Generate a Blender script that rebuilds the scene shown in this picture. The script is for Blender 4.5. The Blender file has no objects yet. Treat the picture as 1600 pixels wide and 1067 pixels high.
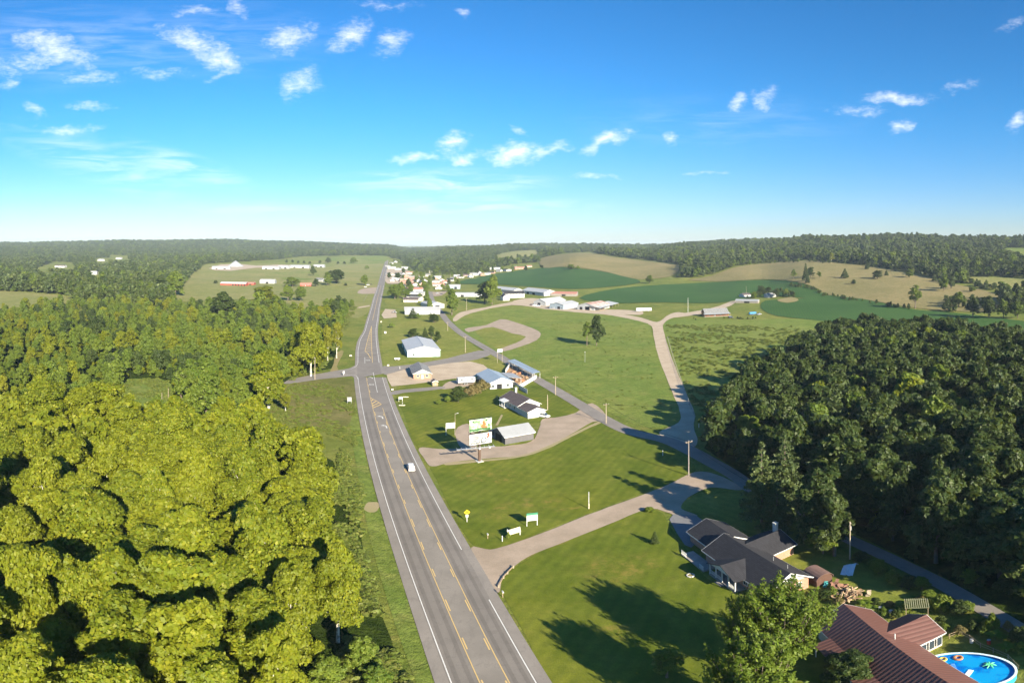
import bpy, bmesh, math, random
import numpy as np
from mathutils import Vector, Matrix
from mathutils.geometry import tessellate_polygon
R = math.radians
S = bpy.context.scene
COL = S.collection
# ------------------------------------------------------------------ camera
H, F, VH, U0 = 66.0, 930.0, 385.0, 800.0     # height, pixels per radian, horizon row, centre column
cam = bpy.data.cameras.new('camera'); camo = bpy.data.objects.new('camera', cam); COL.objects.link(camo)
S.camera = camo
camo.location = (0, 0, H); camo.rotation_euler = (R(90), 0, 0)
cam.type = 'PANO'                            # the photograph is a wide equirectangular drone view
cam.panorama_type = 'EQUIRECTANGULAR'
cam.longitude_min = -U0 / F; cam.longitude_max = (1600 - U0) / F
cam.latitude_max = VH / F; cam.latitude_min = -(1067 - VH) / F
cam.clip_start = .1; cam.clip_end = 60000
# ------------------------------------------------------------------ light
SUN_AZ, SUN_EL = 149.0, 24.0                 # clockwise from +Y (view direction)
S.view_settings.view_transform = 'Standard'; S.view_settings.look = 'None'
S.view_settings.exposure = 1.5; S.view_settings.gamma = 1
sl = bpy.data.lights.new('sun', 'SUN'); sl.energy = 5.0; sl.angle = R(.5); sl.color = (1, .89, .69)
so = bpy.data.objects.new('sun', sl); COL.objects.link(so)
sd = Vector((math.sin(R(SUN_AZ)) * math.cos(R(SUN_EL)), math.cos(R(SUN_AZ)) * math.cos(R(SUN_EL)), math.sin(R(SUN_EL))))
so.rotation_euler = (-sd).to_track_quat('-Z', 'Y').to_euler()
S.cycles.max_bounces = 5; S.cycles.diffuse_bounces = 2; S.cycles.glossy_bounces = 2; S.cycles.transmission_bounces = 2; S.cycles.volume_bounces = 0; S.cycles.use_light_tree = False
W = bpy.data.worlds.new('World'); S.world = W; W.use_nodes = True

class NT:
    """tiny helper to write node trees"""
    def __init__(s, tree): s.t = tree
    def n(s, typ, ins=None, **kw):
        nd = s.t.nodes.new(typ)
        for k, v in kw.items(): setattr(nd, k, v)
        for k, v in (ins or {}).items():
            i = nd.inputs[k]
            if hasattr(v, 'is_output') or isinstance(v, bpy.types.NodeSocket): s.t.links.new(v, i)
            else:
                if isinstance(v, (tuple, list)) and len(v) == 3 and i.type == 'RGBA': v = (*v, 1)
                i.default_value = v
        return nd
    def m(s, op, a, b=0.0, c=None, clamp=False):
        ins = {0: a, 1: b}
        if c is not None: ins[2] = c
        return s.n('ShaderNodeMath', ins, operation=op, use_clamp=clamp).outputs[0]
    def mix(s, f, a, b, bt='MIX'):
        return s.n('ShaderNodeMix', {0: f, 6: a, 7: b}, data_type='RGBA', blend_type=bt).outputs[2]
    def sm(s, x, a, b, c=0.0, d=1.0):
        return s.n('ShaderNodeMapRange', {0: x, 1: a, 2: b, 3: c, 4: d}, interpolation_type='SMOOTHSTEP').outputs[0]
    def noise(s, vec, scale, detail=3, rough=.5, dist=0.0, out=0):
        return s.n('ShaderNodeTexNoise', {'Vector': vec, 'Scale': scale, 'Detail': detail, 'Roughness': rough, 'Distortion': dist}).outputs[out]
    def scaled(s, vec, sc, loc=(0, 0, 0), rot=(0, 0, 0)):
        return s.n('ShaderNodeMapping', {'Vector': vec, 'Location': loc, 'Rotation': rot, 'Scale': sc}).outputs[0]

def build_world():
    t = W.node_tree; t.nodes.clear(); N = NT(t)
    sky = N.n('ShaderNodeTexSky', sky_type='NISHITA', sun_disc=False)
    sky.sun_elevation = R(SUN_EL); sky.sun_rotation = R(SUN_AZ)
    sky.air_density = 1.0; sky.dust_density = .35; sky.ozone_density = 3.2; sky.altitude = 200
    co = N.n('ShaderNodeTexCoord').outputs['Generated']
    xyz = N.n('ShaderNodeSeparateXYZ', {0: co})
    az = N.m('ARCTAN2', xyz.outputs[0], xyz.outputs[1])
    el = N.m('ARCSINE', xyz.outputs[2])
    v = N.n('ShaderNodeCombineXYZ', {0: az, 1: el, 2: 0.0}).outputs[0]
    wob = N.noise(v, 22, 2, .6, 0, 1)
    wv = N.n('ShaderNodeVectorMath', {0: N.n('ShaderNodeVectorMath', {0: wob, 1: (.5, .5, .5)}, operation='SUBTRACT').outputs[0], 'Scale': .035}, operation='SCALE').outputs[0]
    vw = N.n('ShaderNodeVectorMath', {0: v, 1: wv}, operation='ADD').outputs[0]
    # cloud banks: centre (column,row), half sizes, tilt in degrees, weight
    CL = [(85, 75, 75, 26, -12, 1.0), (40, 95, 60, 22, 10, .75), (140, 122, 55, 14, 0, .7), (300, 62, 70, 22, -20, .95), (340, 92, 50, 22, -22, .95),
          (372, 12, 26, 16, -50, .7), (305, 18, 40, 10, -8, .6), (450, 60, 48, 26, 25, .85), (470, 130, 36, 26, 20, .8), (545, 55, 42, 22, 35, .8),
          (610, 66, 34, 18, 30, .8), (110, 200, 60, 10, -2, .65), (140, 165, 40, 8, 0, .6), (52, 172, 22, 12, -30, .6), (250, 115, 60, 12, -5, .5),
          (14, 132, 22, 9, 0, .6), (600, 8, 60, 8, 0, .45), (724, 24, 12, 7, -10, .6), (345, 118, 26, 8, 20, .6), (650, 246, 42, 9, 5, 1.05), (708, 222, 30, 17, 15, 1.0), (725, 246, 28, 9, 0, 1.0),
          (800, 240, 52, 15, -4, 1.1), (850, 236, 45, 11, 22, 1.0), (948, 219, 50, 13, 14, 1.05), (1047, 217, 15, 11, 10, .85), (808, 206, 20, 7, -10, .6),
          (1156, 158, 20, 11, 25, .8), (1196, 152, 24, 20, 35, .75), (1400, 155, 56, 10, 4, 1.0), (1410, 196, 24, 10, 22, .9), (1592, 190, 20, 12, 30, 1.0),
          (1340, 172, 60, 9, -5, .5), (1500, 136, 34, 8, 10, .6), (1582, 40, 26, 8, 25, .5), (925, 277, 40, 6, -3, .65), (1105, 269, 42, 4, 3, .62)]
    rotv = {}
    def field(lst, base, op, kx=1.25, ky=1.35):
        acc = None
        for (u, r_, a, b, rot, wt) in lst:
            q = int(round(rot / 18.0)) * 18; key = (base == vw, q)
            if key not in rotv: rotv[key] = base if q == 0 else N.n('ShaderNodeVectorRotate', {0: base, 'Angle': -R(q)}, rotation_type='Z_AXIS').outputs[0]
            x = (u - U0) / F; y = (VH - r_) / F; cx = x * math.cos(R(q)) + y * math.sin(R(q)); cy = -x * math.sin(R(q)) + y * math.cos(R(q))
            sx = F / (a * kx); sy = F / (b * ky)
            mp = N.n('ShaderNodeVectorMath', {0: rotv[key], 1: (sx, sy, 1), 2: (-cx * sx, -cy * sy, 0)}, operation='MULTIPLY_ADD').outputs[0]
            ln = N.n('ShaderNodeVectorMath', {0: mp}, operation='LENGTH').outputs['Value']
            g = N.m('MULTIPLY_ADD', ln, -wt, wt, clamp=True)
            acc = g if acc is None else N.m(op, acc, g)
        return acc
    acc = N.m('MULTIPLY', field(CL, vw, 'MAXIMUM'), 1.35)
    nz = N.noise(N.scaled(v, (1, 1.9, 1)), 26, 6, .62, .3)
    nz2 = N.noise(N.scaled(v, (1, 2.2, 1), (3, 1, 0)), 95, 3, .6, .2)
    dens = N.m('ADD', N.m('MULTIPLY', acc, .62), N.m('ADD', N.m('MULTIPLY', nz, 1.25), N.m('MULTIPLY', nz2, .7)))
    cl = N.m('MULTIPLY', N.sm(dens, .98, 2.35), N.sm(acc, .0, .35))
    # thin cirrus streaks low in the middle and on the left
    cir = field([(690, 285, 210, 26, -2, .5), (720, 320, 260, 18, 1, .4), (290, 258, 130, 24, -18, .5), (150, 250, 190, 44, -12, .4), (430, 325, 260, 14, 0, .2),
                                   (60, 70, 230, 80, 0, .2), (330, 60, 220, 70, 0, .16), (1120, 190, 260, 50, 0, .1)], v, 'ADD', 1, 1)
    cn = N.noise(N.scaled(v, (1, 7, 1), (0, 0, 0), (0, 0, R(6))), 9, 4, .6, .6)
    cirm = N.m('MULTIPLY', cir, N.sm(cn, .35, .75))
    hs = N.n('ShaderNodeHueSaturation', {'Saturation': 1.2, 'Value': 1.0, 'Color': sky.outputs[0]}).outputs[0]
    hs = N.mix(1.0, hs, N.mix(N.sm(el, .0, .26), (.66, .74, .97), (.44, .90, 1.10)), 'MULTIPLY')
    lp = N.mix(N.m('MAXIMUM', N.m('MULTIPLY', cl, .82), cirm), hs, (9.0, 8.9, 8.9))
    bg = N.n('ShaderNodeBackground', {'Color': lp, 'Strength': .064})
    t.links.new(bg.outputs[0], N.n('ShaderNodeOutputWorld').inputs[0])
build_world()
W.cycles.sampling_method = 'MANUAL'; W.cycles.sample_map_resolution = 256

# ------------------------------------------------------------------ terrain
HZ = [(-400, 379), (0, 379), (100, 379), (200, 377), (330, 374), (400, 380), (460, 377), (590, 380), (620, 386), (645, 386), (665, 384), (720, 386), (760, 383), (860, 381), (960, 384), (1050, 381),
      (1130, 377), (1200, 373), (1290, 368), (1360, 368), (1450, 364), (1510, 370), (1560, 367), (1600, 371), (2000, 375)]
UC = [-500, 0, 250, 330, 450, 600, 640, 720, 820, 900, 1000, 1080, 1180, 1270, 1400, 1500, 1600, 2100]
DK = [0, 520, 700, 900, 1150, 1500, 1900, 2500, 3300, 4500, 12000]
def zr(u, D, t=14):
    v = np.interp(u, [a for a, b in HZ], [b for a, b in HZ])
    return H + D * math.tan((VH - v) / F) - t
ZT = {-500: [0, 0, 0, 0, 0, 2, 6, 18, 45, zr(0, 4500), 90], 0: [0, 0, 0, 0, 0, 2, 6, 18, 45, zr(0, 4500), 90],
      250: [0, 0, 0, 0, 0, 3, 8, 18, 45, zr(250, 4500), 90], 330: [0, 0, 0, 0, 2, 8, 16, 20, 45, zr(330, 4500), 90], 450: [0, 0, 0, 0, 2, 8, 14, 18, 45, zr(450, 4500), 90],
      600: [0, 0, 0, 0, 0, 3, 8, 18, 40, zr(600, 4500), 60], 640: [0, 0, 0, 0, 0, 2, 4, 8, 22, 36, 74],
      720: [0, 0, 0, 0, 0, 4, 10, 30, zr(715, 3300), 50, 72], 820: [0, 0, 0, 1, 4, 12, 26, 42, zr(820, 3300), 50, 72], 900: [0, 0, 0, 2, 12, 34, 40, 44, zr(900, 3300), 50, 72],
      1000: [0, 0, 0, 2, 12, 28, 34, 44, zr(1000, 3300), 50, 72], 1080: [0, 0, 0, 4, 16, 30, 42, zr(1080, 2500), 60, 50, 72], 1180: [0, 0, 2, 10, 26, 40, 58, zr(1180, 2500), 70, 60, 70],
      1270: [0, 0, 4, 20, 38, 50, zr(1270, 1900), 75, 70, 60, 70], 1400: [0, 0, 6, 20, 36, 55, zr(1400, 1900), 80, 70, 60, 70], 1500: [0, 0, 6, 18, 34, 56, zr(1500, 1900), 80, 70, 60, 70],
      1600: [0, 0, 6, 18, 36, 58, zr(1600, 1900), 80, 70, 60, 70], 2100: [0, 0, 6, 18, 36, 58, 75, 80, 70, 60, 70]}
ZA = np.array([ZT[u] for u in UC], float); UCA = np.array(UC, float); DKA = np.array(DK, float)
def hz(u, D):
    """terrain height, vectorised, smooth between control columns and rings"""
    u = np.clip(np.asarray(u, float), -499, 2099); D = np.clip(np.asarray(D, float), 0, 11999)
    i = np.clip(np.searchsorted(UCA, u, side='right') - 1, 0, len(UCA) - 2); j = np.clip(np.searchsorted(DKA, D, side='right') - 1, 0, len(DKA) - 2)
    tu = (u - UCA[i]) / (UCA[i + 1] - UCA[i]); td = (D - DKA[j]) / (DKA[j + 1] - DKA[j])
    tu = tu * tu * (3 - 2 * tu)
    def row(k):
        p0 = ZA[k, np.maximum(j - 1, 0)]; p1 = ZA[k, j]; p2 = ZA[k, j + 1]; p3 = ZA[k, np.minimum(j + 2, len(DKA) - 1)]
        d0 = DKA[np.maximum(j - 1, 0)]; d1 = DKA[j]; d2 = DKA[j + 1]; d3 = DKA[np.minimum(j + 2, len(DKA) - 1)]
        m1 = np.where(j > 0, (p2 - p0) / np.maximum(d2 - d0, 1), 0) * (d2 - d1); m2 = (p3 - p1) / np.maximum(d3 - d1, 1) * (d2 - d1)
        h00 = 2 * td**3 - 3 * td**2 + 1; h10 = td**3 - 2 * td**2 + td; h01 = -2 * td**3 + 3 * td**2; h11 = td**3 - td**2
        return h00 * p1 + h10 * m1 + h01 * p2 + h11 * m2
    z = row(i) * (1 - tu) + row(i + 1) * tu
    az = (u - U0) / F; x = D * np.sin(az); y = D * np.cos(az)
    k = np.clip((D - 650) / 500, 0, 1)
    z = z + k * (2.5 * np.sin(x / 95 + 1.3) * np.cos(y / 120) + 3.5 * np.sin(x / 260) * np.cos(y / 310 + 1))
    return np.maximum(z * np.clip((D - 500) / 150, 0, 1), 0)
def hxy(x, y):
    return hz(np.arctan2(x, y) * F + U0, np.hypot(x, y))
def pix(x, y, z):
    D = np.hypot(x, y)
    return np.arctan2(x, y) * F + U0, VH + F * np.arctan((H - z) / D)
DS = np.geomspace(45, 9000, 1400)
def G(u, v, z=None):
    """ground point seen at photo pixel (u, v)"""
    az = (u - U0) / F; dl = (v - VH) / F
    if z is None:
        D = H / math.tan(dl) if dl > .002 else 1e9
        if D < 500: z = 0
        else:
            zz = hz(np.full(DS.shape, u), DS); below = zz - (H - DS * math.tan(dl)) >= 0
            k = int(np.argmax(below)) if below.any() else len(DS) - 1
            if k > 0:
                a = zz[k - 1] - (H - DS[k - 1] * math.tan(dl)); b = zz[k] - (H - DS[k] * math.tan(dl))
                D = DS[k - 1] + (DS[k] - DS[k - 1]) * (-a / (b - a + 1e-9)) if below.any() else DS[k]
            else: D = DS[0]
            return Vector((D * math.sin(az), D * math.cos(az), float(hz(u, D))))
    else: D = (H - z) / math.tan(dl)
    return Vector((D * math.sin(az), D * math.cos(az), z))

# ------------------------------------------------------------------ materials
MATS = {}
def mat(name, col=(.5, .5, .5), rough=.8, metal=0.0, fn=None, spec=.3):
    if name in MATS: return MATS[name]
    m = bpy.data.materials.new(name); m.use_nodes = True; t = m.node_tree; N = NT(t)
    b = t.nodes['Principled BSDF']; b.inputs['Roughness'].default_value = rough; b.inputs['Metallic'].default_value = metal
    b.inputs['Specular IOR Level'].default_value = spec
    P = N.n('ShaderNodeNewGeometry').outputs['Position']
    O = N.n('ShaderNodeTexCoord').outputs['Object']
    if fn is None:
        k = N.noise(O, .9, 5, .6); k2 = N.noise(O, 11, 3, .6)
        c = N.mix(N.sm(k, .3, .7), [x * .86 for x in col], [min(1, x * 1.08) for x in col])
        c = N.mix(N.m('MULTIPLY', N.sm(k2, .45, .7), .18), c, [x * .7 for x in col])
    else: c = fn(N, P, O, b)
    t.links.new(c, b.inputs['Base Color'])
    MATS[name] = m; return m
def bump(N, b, h, strength=.5, dist=.1):
    bm = N.n('ShaderNodeBump', {'Height': h, 'Strength': strength, 'Distance': dist}); N.t.links.new(bm.outputs[0], b.inputs['Normal'])
SPOTS = []
def grassfn(c1, c2, c3, big=.012, mow=0.0, bd=.12, fine=2.2, ang=20, patchy=.5, soil=(.2, .13, .06)):
    def f(N, P, O, b):
        n1 = N.noise(P, big, 5, .6); n2 = N.noise(P, big * 9, 5, .65); n3 = N.noise(P, fine, 5, .75); n4 = N.noise(P, .38, 5, .7)
        c = N.mix(N.sm(n1, .35, .65), c1, c2)
        c = N.mix(N.m('MULTIPLY', N.sm(n2, .5, .72), patchy), c, c3)
        c = N.mix(N.m('MULTIPLY', N.sm(n4, .35, .65), .5), c, N.mix(.5, c, (.03, .05, .005)))
        c = N.mix(N.sm(n3, .3, .75, .0, .55), c, N.mix(.6, c, (.012, .02, .003)))
        n6 = N.noise(P, .09, 5, .7, .6)
        c = N.mix(N.sm(n6, .38, .66, .0, .55), c, N.n('ShaderNodeHueSaturation', {'Hue': .478, 'Value': 1.45, 'Saturation': .95, 'Color': c}).outputs[0])
        n5 = N.noise(P, .055, 6, .7, .5)
        c = N.mix(N.m('MULTIPLY', N.sm(n5, .62, .74), patchy), c, soil)
        if mow:
            w = N.n('ShaderNodeTexWave', {'Vector': N.scaled(P, (1, 1, 1), (0, 0, 0), (0, 0, R(ang))), 'Scale': .13, 'Distortion': 1.5, 'Detail': 2}).outputs[1]
            c = N.mix(N.m('MULTIPLY', w, mow), c, N.mix(.35, c, (.02, .05, .004)))
        if mow == .5:
            acc = None
            for (x, y, rx, ry, a) in SPOTS:
                q = N.n('ShaderNodeMapping', {'Vector': P, 'Location': (x, y, 0), 'Rotation': (0, 0, R(a)), 'Scale': (rx, ry, 50)}, vector_type='TEXTURE').outputs[0]
                g = N.sm(N.n('ShaderNodeVectorMath', {0: q}, operation='LENGTH').outputs['Value'], 1, 0)
                acc = g if acc is None else N.m('MAXIMUM', acc, g)
            c = N.mix(N.m('MULTIPLY', N.sm(acc, 0, .6), N.sm(N.noise(P, .22, 6, .8), .44, .72, 0, .75)), c, (.27, .19, .05))
        bump(N, b, N.m('ADD', n3, N.m('MULTIPLY', n4, 1.5)), .9, bd)
        return c
    return f
SPOTS += [(-5, 162, 14, 8, 15), (20, 108, 12, 8, 20), (2, 140, 16, 7, 30), (-40.5, 208, 1.5, 9, 12), (-31.5, 215, 1.1, 7, 8), (14, 251, 8, 2.4, -35), (9.4, 262, 4, 1.5, -35), (-4, 216, .6, 6, -12), (10, 121, 4, 1.2, 30), (16, 86, 5, 4, 0), (-21, 152, 1.2, 9, 18), (13, 139, 6, 1.2, 20)]
M_LAWN = mat('mown grass', rough=.9, spec=.1, fn=grassfn((.10, .135, .011), (.145, .165, .015), (.19, .17, .03), .02, .5, .06, 4, 28, .3))
M_LAWN2 = mat('short dry grass', rough=.9, spec=.1, fn=grassfn((.17, .20, .032), (.22, .225, .042), (.30, .25, .08), .02, .4, .08, 3, -30, .5))
M_ROUGH = mat('rough meadow', rough=.95, spec=.1, fn=grassfn((.12, .165, .024), (.19, .205, .038), (.27, .23, .07), .015, 0, .5, 1.1, 0, .6))
M_MEAD = mat('tall meadow grass', rough=.95, spec=.1, fn=grassfn((.14, .205, .034), (.19, .225, .042), (.26, .24, .07), .012, .35, .35, 1.4, -40, .5))
M_PAST = mat('dry pasture', rough=.95, spec=.1, fn=grassfn((.215, .185, .07), (.28, .225, .095), (.14, .16, .045), .010, .25, .5, .8, 70, .6, (.30, .22, .12)))
M_HAY = mat('pale hay field', rough=.95, spec=.1, fn=grassfn((.21, .225, .06), (.28, .26, .09), (.15, .19, .045), .006, .25, .4, .9, 50, .6, (.3, .25, .12)))
def soyfn(N, P, O, b):
    w = N.n('ShaderNodeTexWave', {'Vector': N.scaled(P, (1, 1, 1), (0, 0, 0), (0, 0, R(24))), 'Scale': .11, 'Distortion': 3, 'Detail': 3}).outputs[1]
    n1 = N.noise(P, .01, 5, .6); n2 = N.noise(P, .5, 4, .7)
    c = N.mix(N.sm(n1, .35, .65), (.038, .088, .012), (.052, .106, .016))
    c = N.mix(N.m('MULTIPLY', w, .35), c, (.014, .055, .018)); c = N.mix(N.sm(n2, .4, .8, 0, .5), c, (.012, .045, .014))
    bump(N, b, n2, .8, .3); return c
M_SOY = mat('soy crop', rough=.85, spec=.1, fn=soyfn)
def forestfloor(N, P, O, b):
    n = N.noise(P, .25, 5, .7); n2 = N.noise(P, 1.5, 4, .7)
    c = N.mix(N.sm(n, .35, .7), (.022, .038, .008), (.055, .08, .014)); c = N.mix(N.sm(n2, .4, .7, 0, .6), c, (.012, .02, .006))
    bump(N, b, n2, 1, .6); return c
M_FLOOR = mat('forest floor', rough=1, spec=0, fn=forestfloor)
def asphaltfn(base, tint=(1, 1, 1), track=0.0, crack=.4):
    def f(N, P, O, b):
        n = N.noise(P, .12, 5, .6); n2 = N.noise(P, 9, 3, .7); n3 = N.noise(P, .9, 6, .7, 1.2)
        c = N.mix(N.sm(n, .3, .7), [base * .9 * k for k in tint], [base * 1.12 * k for k in tint])
        c = N.mix(N.sm(n2, .4, .8, 0, .35), c, [base * .6 * k for k in tint])
        c = N.mix(N.m('MULTIPLY', N.sm(n3, .56, .62), crack), c, [base * .72 * k for k in tint])
        n4 = N.noise(N.scaled(P, (1, .16, 1), (0, 0, 0), (0, 0, R(-17))), .9, 5, .7, .4)
        c = N.mix(N.sm(n4, .52, .72, 0, .45), c, [base * .68 * k for k in tint])
        return c
    return f
M_ROAD = mat('highway asphalt', rough=.9, fn=asphaltfn(.165, (1.12, 1, .88)))
M_LANE = mat('worn turn lane asphalt', rough=.9, fn=asphaltfn(.19, (1.12, 1, .86)))
M_TRACK = mat('dark wheel track', rough=.9, fn=asphaltfn(.135, (1.12, 1, .88)))
M_SHLD = mat('shoulder asphalt', rough=.95, fn=asphaltfn(.20, (1.12, 1, .88)))
M_SIDE = mat('side road asphalt', rough=.9, fn=asphaltfn(.185, (1.12, 1, .88)))
def gravelfn(a, bb):
    def f(N, P, O, b):
        n = N.noise(P, .15, 5, .65); n2 = N.noise(P, 3.5, 4, .8); n3 = N.noise(P, .6, 5, .7, .8)
        c = N.mix(N.sm(n, .3, .7), a, bb); c = N.mix(N.sm(n2, .35, .8, 0, .35), c, [x * .55 for x in a])
        c = N.mix(N.m('MULTIPLY', N.sm(n3, .55, .7), .45), c, [x * .72 for x in bb])
        bump(N, b, n2, .5, .05); return c
    return f
M_GRAV = mat('driveway gravel', rough=.95, fn=gravelfn((.28, .22, .16), (.37, .29, .22)))
M_PALE = mat('pale concrete gravel', rough=.95, fn=gravelfn((.37, .29, .205), (.46, .37, .27)))
M_SANDY = mat('sandy verge', rough=.95, fn=gravelfn((.31, .25, .14), (.27, .24, .11)))
M_DIRT = mat('bare earth', rough=.95, fn=gravelfn((.26, .19, .09), (.20, .19, .05)))
def paintfn(c0, wear):
    def f(N, P, O, b):
        n = N.noise(P, 3.5, 5, .8)
        return N.mix(N.sm(n, .5, .75, 0, wear), c0, (.26, .25, .23))
    return f
M_WLINE = mat('white road paint', rough=.7, fn=paintfn((.60, .59, .56), .5))
M_YLINE = mat('yellow road paint', rough=.7, fn=paintfn((.56, .39, .15), .55))
def metalroof(c, sc=1.2, axis=0, rib=.25):
    def f(N, P, O, b):
        w = N.n('ShaderNodeTexWave', {'Vector': O, 'Scale': sc, 'Detail': 0}, bands_direction='XYZ'[axis]).outputs[1]
        n = N.noise(O, .35, 5, .7); n2 = N.noise(N.scaled(O, (1, .15, 1)), 3, 4, .7)
        k = N.mix(N.sm(n, .35, .7), [x * .88 for x in c], c); k = N.mix(N.sm(n2, .55, .8, 0, .3), k, [x * .6 for x in c])
        k = N.mix(N.m('MULTIPLY', N.sm(w, .0, .35, 1, 0), rib), k, [x * .35 for x in c])
        bump(N, b, w, .6, .05); return k
    return f
def shinglefn(c):
    def f(N, P, O, b):
        br = N.n('ShaderNodeTexBrick', {'Vector': O, 'Color1': [*c, 1], 'Color2': [x * 1.5 for x in c] + [1], 'Mortar': [x * .5 for x in c] + [1], 'Scale': 1.0, 'Mortar Size': .02, 'Brick Width': .9, 'Row Height': .3})
        n = N.noise(O, .5, 5, .7)
        k = N.mix(N.sm(n, .3, .7, 0, .4), br.outputs[0], [x * 1.7 for x in c]); bump(N, b, br.outputs[1], .3, .03); return k
    return f
def brickfn(a, c, mo):
    def f(N, P, O, b):
        v = N.n('ShaderNodeCombineXYZ', {0: N.m('ADD', N.n('ShaderNodeSeparateXYZ', {0: O}).outputs[0], N.n('ShaderNodeSeparateXYZ', {0: O}).outputs[1]), 1: N.n('ShaderNodeSeparateXYZ', {0: O}).outputs[2], 2: 0.0}).outputs[0]
        br = N.n('ShaderNodeTexBrick', {'Vector': v, 'Color1': [*a, 1], 'Color2': [*c, 1], 'Mortar': [*mo, 1], 'Scale': 1.0, 'Mortar Size': .012, 'Brick Width': .4, 'Row Height': .14})
        return N.mix(N.sm(N.noise(O, .8, 4, .6), .3, .7, 0, .3), br.outputs[0], [x * .7 for x in a])
    return f
def sidingfn(c):
    def f(N, P, O, b):
        z = N.n('ShaderNodeTexWave', {'Vector': O, 'Scale': 1.6, 'Detail': 0}, bands_direction='Z').outputs[1]
        k = N.mix(N.sm(N.noise(O, .5, 5, .65), .35, .75, 0, .25), c, [x * .7 for x in c])
        k = N.mix(N.sm(z, 0, .25, .35, 0), k, [x * .4 for x in c]); return k
    return f
M_SHBLK = mat('black shingles', rough=.9, fn=shinglefn((.022, .022, .026)))
M_SHBRN = mat('brown grey shingles', rough=.9, fn=shinglefn((.07, .055, .055)))
M_SHGRY = mat('grey shingles', rough=.9, fn=shinglefn((.15, .15, .15)))
M_MRED = mat('brown red metal roofing', rough=.5, fn=metalroof((.15, .072, .058), .45, 0, .5), spec=.4)
M_MWHT = mat('white metal roofing', rough=.45, fn=metalroof((.42, .42, .42), .5, 0, .2))
M_MGRY = mat('grey metal roofing', rough=.45, fn=metalroof((.31, .32, .33), .6, 0, .2))
M_MBLU = mat('blue grey metal roofing', rough=.45, fn=metalroof((.30, .36, .42), .6, 0, .2))
M_RUST = mat('rusted metal roofing', rough=.7, fn=lambda N, P, O, b: N.mix(N.sm(N.noise(N.scaled(O, (.5, .12, .3)), 1.6, 4, .6), .47, .55), (.46, .43, .40), (.27, .11, .07)))
M_WSID = mat('white siding', rough=.6, fn=sidingfn((.48, .48, .47)))
M_WMET = mat('white metal wall', rough=.5, fn=metalroof((.42, .43, .44), .7, 0, .25))
M_TEAL = mat('pale aqua metal wall', rough=.5, fn=metalroof((.38, .54, .54), .7, 0, .2))
M_DMET = mat('charcoal metal wall', rough=.55, fn=metalroof((.13, .125, .13), .6, 0, .3))
M_BRICK = mat('orange brick', rough=.9, fn=brickfn((.42, .19, .11), (.34, .15, .09), (.5, .45, .4)))
M_BRICKT = mat('tan brick', rough=.9, fn=brickfn((.50, .33, .20), (.42, .27, .16), (.55, .5, .42)))
M_LOG = mat('orange log wall', rough=.8, fn=sidingfn((.42, .17, .07)))
M_BEIGE = mat('beige siding', rough=.7, fn=sidingfn((.58, .52, .43)))
M_REDW = mat('red barn boards', rough=.8, fn=sidingfn((.38, .07, .045)))
M_TRIM = mat('white trim', (.60, .60, .58), .5)
M_WHITE = mat('white plastic', (.58, .58, .58), .5)
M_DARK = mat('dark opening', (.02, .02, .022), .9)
M_GLASS = mat('window glass', (.04, .055, .07), .15, spec=.7)
M_WOOD = mat('weathered wood', (.33, .25, .16), .9)
M_WOODP = mat('pole timber', (.36, .30, .22), .9)
M_WOODG = mat('grey boards', (.28, .25, .22), .9)
M_STEEL = mat('brown painted steel', (.11, .07, .05), .6)
M_GREYM = mat('galvanised steel', (.42, .43, .44), .45, .4)
M_CONC = mat('concrete', (.5, .48, .44), .9)
M_BLACK = mat('black rubber', (.02, .02, .02), .9)
M_YEL = mat('yellow sign face', (.85, .55, .02), .5)
M_GREENS = mat('green sign face', (.05, .22, .12), .5)
M_CREAM = mat('cream board', (.55, .50, .38), .7)
M_BARK = mat('grey brown bark', (.15, .12, .09), .95)
M_SYCB = mat('pale sycamore bark', rough=.9, fn=lambda N, P, O, b: N.mix(N.sm(N.noise(O, 1.6, 4, .6), .42, .6), (.62, .60, .52), (.28, .25, .18)))
M_TARP = mat('pale blue tarpaulin', (.5, .62, .70), .6)
M_REDP = mat('red painted metal', (.45, .04, .03), .5)

def leafmat(name, a, b_, c, trans=.35, sat=1.0):
    m = bpy.data.materials.new(name); m.use_nodes = True; t = m.node_tree; N = NT(t); t.nodes.clear()
    g = N.n('ShaderNodeNewGeometry'); oi = N.n('ShaderNodeObjectInfo')
    col = N.mix(oi.outputs['Random'], a, b_)
    col = N.mix(N.m('POWER', g.outputs['Random Per Island'], 2.2), col, c)
    r2 = N.m('FRACT', N.m('MULTIPLY', g.outputs['Random Per Island'], 17.3))
    col = N.mix(N.m('MULTIPLY', r2, .5), col, N.mix(.6, col, (.006, .012, .002)))
    pn = N.noise(g.outputs['Position'], .12, 2, .5)
    col = N.mix(N.sm(pn, .4, .65, 0, .35), col, [x * .6 for x in a])
    d = N.n('ShaderNodeBsdfPrincipled', {'Base Color': col, 'Roughness': .55, 'Specular IOR Level': .25})
    tr = N.n('ShaderNodeBsdfTranslucent', {'Color': N.mix(.5, col, (.25, .30, .01), 'MIX')})
    mx = N.n('ShaderNodeMixShader', {0: trans, 1: d.outputs[0], 2: tr.outputs[0]})
    t.links.new(mx.outputs[0], N.n('ShaderNodeOutputMaterial').inputs[0]); MATS[name] = m; return m
L_SYC = leafmat('sycamore leaves', (.138, .188, .011), (.195, .228, .012), (.29, .29, .018))
L_YEL = leafmat('yellow leaves', (.165, .195, .012), (.21, .22, .012), (.28, .27, .02))
L_OAK = leafmat('oak leaves', (.085, .150, .018), (.145, .20, .022), (.21, .25, .03), .32)
L_DARK = leafmat('dark leaves', (.026, .052, .011), (.050, .078, .015), (.085, .11, .02), .2)
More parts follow.
